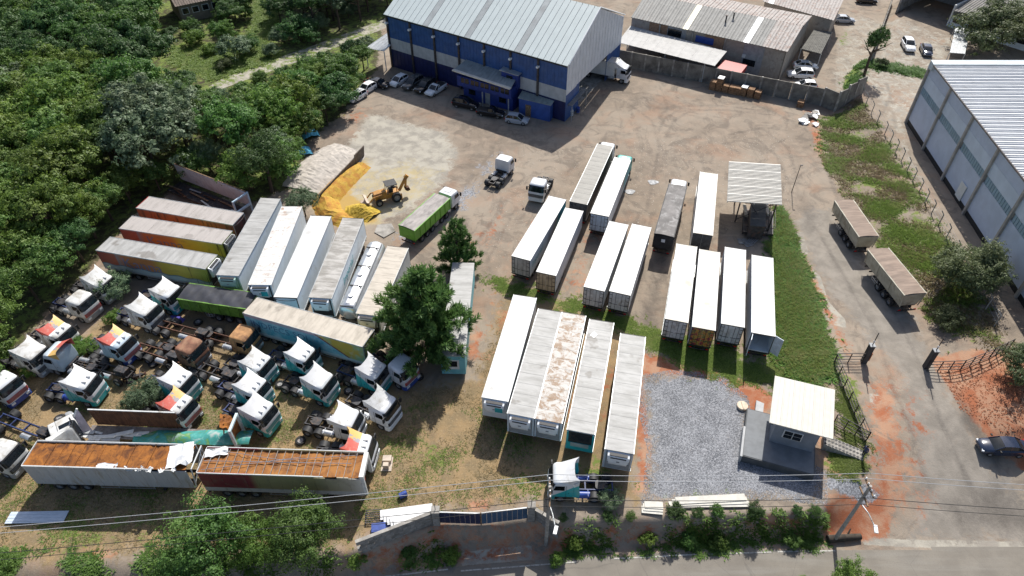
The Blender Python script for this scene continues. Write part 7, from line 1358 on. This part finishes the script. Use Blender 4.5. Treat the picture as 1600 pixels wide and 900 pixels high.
# ---------------------------------------------------------------- grass, weeds, stones (uncountable)
def tufts(name, label, region, n, hgt, mat, seed, spread=.12, blades=4, dens=None, excl=None, wdt=.035):
    rg = np.random.default_rng(seed); P = gpoly(region); A = np.array(P); x = rg.uniform(A[:, 0].min(), A[:, 0].max(), n * 4); y = rg.uniform(A[:, 1].min(), A[:, 1].max(), n * 4); k = sdist(P, x, y) + .9 * np.sin(x * 1.9 + 2.1 * np.sin(y * 1.3)) * np.sin(y * 2.3 + x) + rg.normal(0, .45, len(x)) > .35; x, y = x[k][:n], y[k][:n]
    if dens is not None:
        f = .5 + .5 * np.sin(x * .55 + 1.7 * np.sin(y * .43 + seed)) * np.sin(y * .61 + 1.3 * np.sin(x * .37)); k = rg.random(len(x)) < np.clip((f - dens) * 2.2, 0, 1); x, y = x[k], y[k]
    z = H(x, y); n = len(x); B = np.stack([x, y, z], 1); VV = []; 
    for b in range(blades):
        a = rg.uniform(0, 6.28, n); l = hgt * rg.uniform(.5, 1.3, n); d = np.stack([np.cos(a), np.sin(a), np.zeros(n)], 1); s = np.stack([-np.sin(a), np.cos(a), np.zeros(n)], 1) * (wdt * rg.uniform(.7, 1.5, n))[:, None]; o = B + d * (spread * rg.random(n))[:, None]; tip = o + d * (l * .95)[:, None] + np.array([0, 0, 1]) * (l * .45)[:, None]; VV.append(np.stack([o - s, o + s, tip], 1))
    V = np.concatenate(VV).reshape(-1, 3); return tag(inst(name, np_mesh(name, V, np.arange(len(V)).reshape(-1, 3), mat)), label, 'grass', kind='stuff')
GR = leafmat('grass_blades', (.13, .20, .03), (.25, .33, .06), (.32, .33, .11), .5); GRY = leafmat('dry_grass_blades', (.19, .15, .07), (.36, .28, .15), (.25, .23, .09), .45); GRB = leafmat('lush_weeds', (.075, .16, .028), (.16, .30, .05), (.20, .33, .07), .5)
tufts('verge_weeds', 'taller pale weed stalks standing in the verge', DENSE, 1800, .85, GR, 22, .35, 6, -.1, wdt=.06); tufts('verge_weeds', 'dry stalks scattered in the verge', DENSE, 900, .6, GRY, 23, .3, 5, .1, wdt=.05); tufts('verge_weeds', 'lush dark green weeds filling the verge beside the trailers', DENSE, 9000, .5, GRB, 2, .3, 5, -.45, wdt=.09); tufts('grass', 'patchy grass on the slope below the fence posts', SLOPE, 30000, .30, GR, 3, .18, 4, .34, wdt=.05); tufts('dry_grass', 'dry yellowish grass patches on the slope', SLOPE, 14000, .26, GRY, 13, .18, 4, .2, wdt=.05); tufts('grass', 'green grass strip on the bank between the two lots', TERRACE, 22000, .2, GR, 4, .15, 4, .08, wdt=.04)
tufts('grass', 'bright lawn among the trees at the top left', LAWN, 12000, .35, GR, 5, .2, 4, wdt=.06)
tufts('dry_grass', 'dry straw-coloured grass all over the lower lot', [(-60, 600), (180, 500), (420, 560), (620, 620), (740, 600), (790, 480), (860, 560), (800, 790), (690, 795), (545, 850), (-60, 870)], 26000, .16, GRY, 6, .15, 4, .1); tufts('dry_grass', 'green weeds scattered over the lower lot', [(-60, 640), (420, 600), (760, 640), (1000, 760), (690, 795), (545, 850), (-60, 870)], 16000, .2, GR, 7, .15, 4, .42)
tufts('bank_weeds', 'weeds hanging on the street-side bank', [(880, 815), (1285, 800), (1300, 850), (880, 872)], 5000, .3, GRB, 8, .25, 5, .25, wdt=.05); tufts('bank_weeds', 'weeds on the bank left of the street wall', [(-100, 862), (545, 866), (690, 830), (700, 880), (540, 905), (-100, 930)], 5000, .35, GRB, 9, .25, 5, .3, wdt=.05); tufts('grass', 'grass beside the gatehouse fence', [(1300, 600), (1345, 640), (1352, 720), (1345, 755), (1290, 735), (1305, 700), (1312, 650)], 3500, .2, GR, 10, .15, 4, -.2)
tufts('grass', 'weeds along the wall beyond the grassy corner', [(1318, 140), (1345, 98), (1450, 112), (1448, 122), (1350, 108), (1336, 146)], 2500, .5, GRB, 11, .25, 5, wdt=.08)
def stones(name, label, region, n, size, mat, seed):
    rg = np.random.default_rng(seed); P = gpoly(region); A = np.array(P); x = rg.uniform(A[:, 0].min(), A[:, 0].max(), n * 3); y = rg.uniform(A[:, 1].min(), A[:, 1].max(), n * 3); k = sdist(P, x, y) > 0; x, y = x[k][:n], y[k][:n]; n = len(x); B = np.stack([x, y, H(x, y)], 1); s = size * rg.uniform(.5, 1.6, n)[:, None]
    o = np.array([[1, 0, 0], [-.5, .87, 0], [-.5, -.87, 0], [0, 0, .9]]); V = (B[:, None, :] + o[None] * s[:, None] * rg.uniform(.6, 1.3, (n, 4, 1))).reshape(-1, 3); b = np.arange(n)[:, None, None] * 4; F = (np.array([[0, 1, 3], [1, 2, 3], [2, 0, 3]])[None] + b).reshape(-1, 3); tag(inst(name, np_mesh(name, V, F, mat)), label, 'stones', kind='stuff')
t = NT('blue_grey_gravel'); g = t.n('ShaderNodeNewGeometry'); gm_ = t.fin(t.ramp(g.outputs['Random Per Island'], [(0, (.115, .12, .132)), (.5, (.225, .232, .252)), (1, (.40, .405, .425))]), .9)
stones('gravel', 'loose blue-grey gravel spread beside the gatehouse', [(1144 + (u - 1144) * 1.06, 690 + (v - 690) * 1.06) for u, v in GRAV], 30000, .048, gm_, 4); stones('loose_stones', 'small pale stones scattered over the upper yard', [(760, 240), (1240, 200), (1240, 330), (1000, 400), (760, 420)], 2600, .06, mk('pale_stone', (.42, .38, .33), .9, .15, 5), 6); stones('loose_stones', 'small stones on the red bank by the drive', [(1460, 565), (1600, 570), (1600, 700), (1500, 640)], 1500, .09, mk('red_clod', (.26, .10, .05), .95, .2, 5), 7)
# ---------------------------------------------------------------- person at the stair foot
def person(label, p, rz):
    J = dict(pel=(0, 0, .95), chest=(.02, 0, 1.35), neck=(.02, 0, 1.5), head=(.04, 0, 1.62), top=(.03, 0, 1.75), ls=(.02, .19, 1.42), le=(0, .27, 1.14), lh=(.10, .25, .90), rs=(.02, -.19, 1.42), re=(-.02, -.27, 1.14), rh=(.06, -.26, .88), lhip=(0, .1, .9), lk=(.08, .11, .5), la=(-.02, .11, .08), lt=(.12, .12, .04), rhip=(0, -.1, .9), rk=(.0, -.11, .5), ra=(-.1, -.11, .08), rt=(.05, -.12, .04))
    E_ = [('pel', 'chest'), ('chest', 'neck'), ('neck', 'head'), ('head', 'top'), ('chest', 'ls'), ('ls', 'le'), ('le', 'lh'), ('chest', 'rs'), ('rs', 're'), ('re', 'rh'), ('pel', 'lhip'), ('lhip', 'lk'), ('lk', 'la'), ('la', 'lt'), ('pel', 'rhip'), ('rhip', 'rk'), ('rk', 'ra'), ('ra', 'rt')]
    rad = dict(pel=.15, chest=.16, neck=.065, head=.10, top=.075, ls=.07, le=.05, lh=.045, rs=.07, re=.05, rh=.045, lhip=.1, lk=.07, la=.05, lt=.045, rhip=.1, rk=.07, ra=.05, rt=.045); ks = list(J)
    me = bpy.data.meshes.new('body'); me.from_pydata([J[k] for k in ks], [(ks.index(a), ks.index(b)) for a, b in E_], []); o = bpy.data.objects.new('body', me); COL.objects.link(o); md = o.modifiers.new('s', 'SKIN'); o.modifiers.new('u', 'SUBSURF').levels = 1
    for i, k in enumerate(ks): me.skin_vertices[0].data[i].radius = (rad[k], rad[k])
    me.skin_vertices[0].data[0].use_root = True; bpy.context.view_layer.update(); m2 = bpy.data.meshes.new_from_object(o.evaluated_get(bpy.context.evaluated_depsgraph_get())); bpy.data.objects.remove(o)
    t = NT('person_clothes'); v = t.xyz(t.coord('Object', rnd=False)); c = t.ramp(t.math('DIVIDE', v[2], 1.8), [(0, (.03, .03, .03)), (.05, (.02, .025, .05)), (.52, (.02, .025, .05)), (.54, (.06, .07, .15)), (.83, (.07, .08, .16)), (.84, (.36, .21, .14))], 'CONSTANT'); mt = t.fin(c, .8); m2.materials.clear(); m2.materials.append(mt)
    for q in m2.polygons: q.use_smooth = True
    t = thing('person', label, 'person', p, rz); inst('body', m2, t); m = MB(); m.loft([[(.035 + r_ * math.cos(a), r_ * 1.0 * math.sin(a), z) for a in np.linspace(0, 6.28, 12, endpoint=False)] for z, r_ in ((1.64, .112), (1.70, .112), (1.76, .09), (1.79, .04))]); m.build('hair', mk('dark_hair', (.02, .015, .012), .7), t, True)
    MB().box((.14, 0, 1.64), (.02, .03, .04)).build('nose', mk('skin', (.36, .21, .14), .6), t)
p = gp(1347, 713); person('person in dark blue clothes standing at the foot of the steps', (p.x, p.y, p.z), R(200))
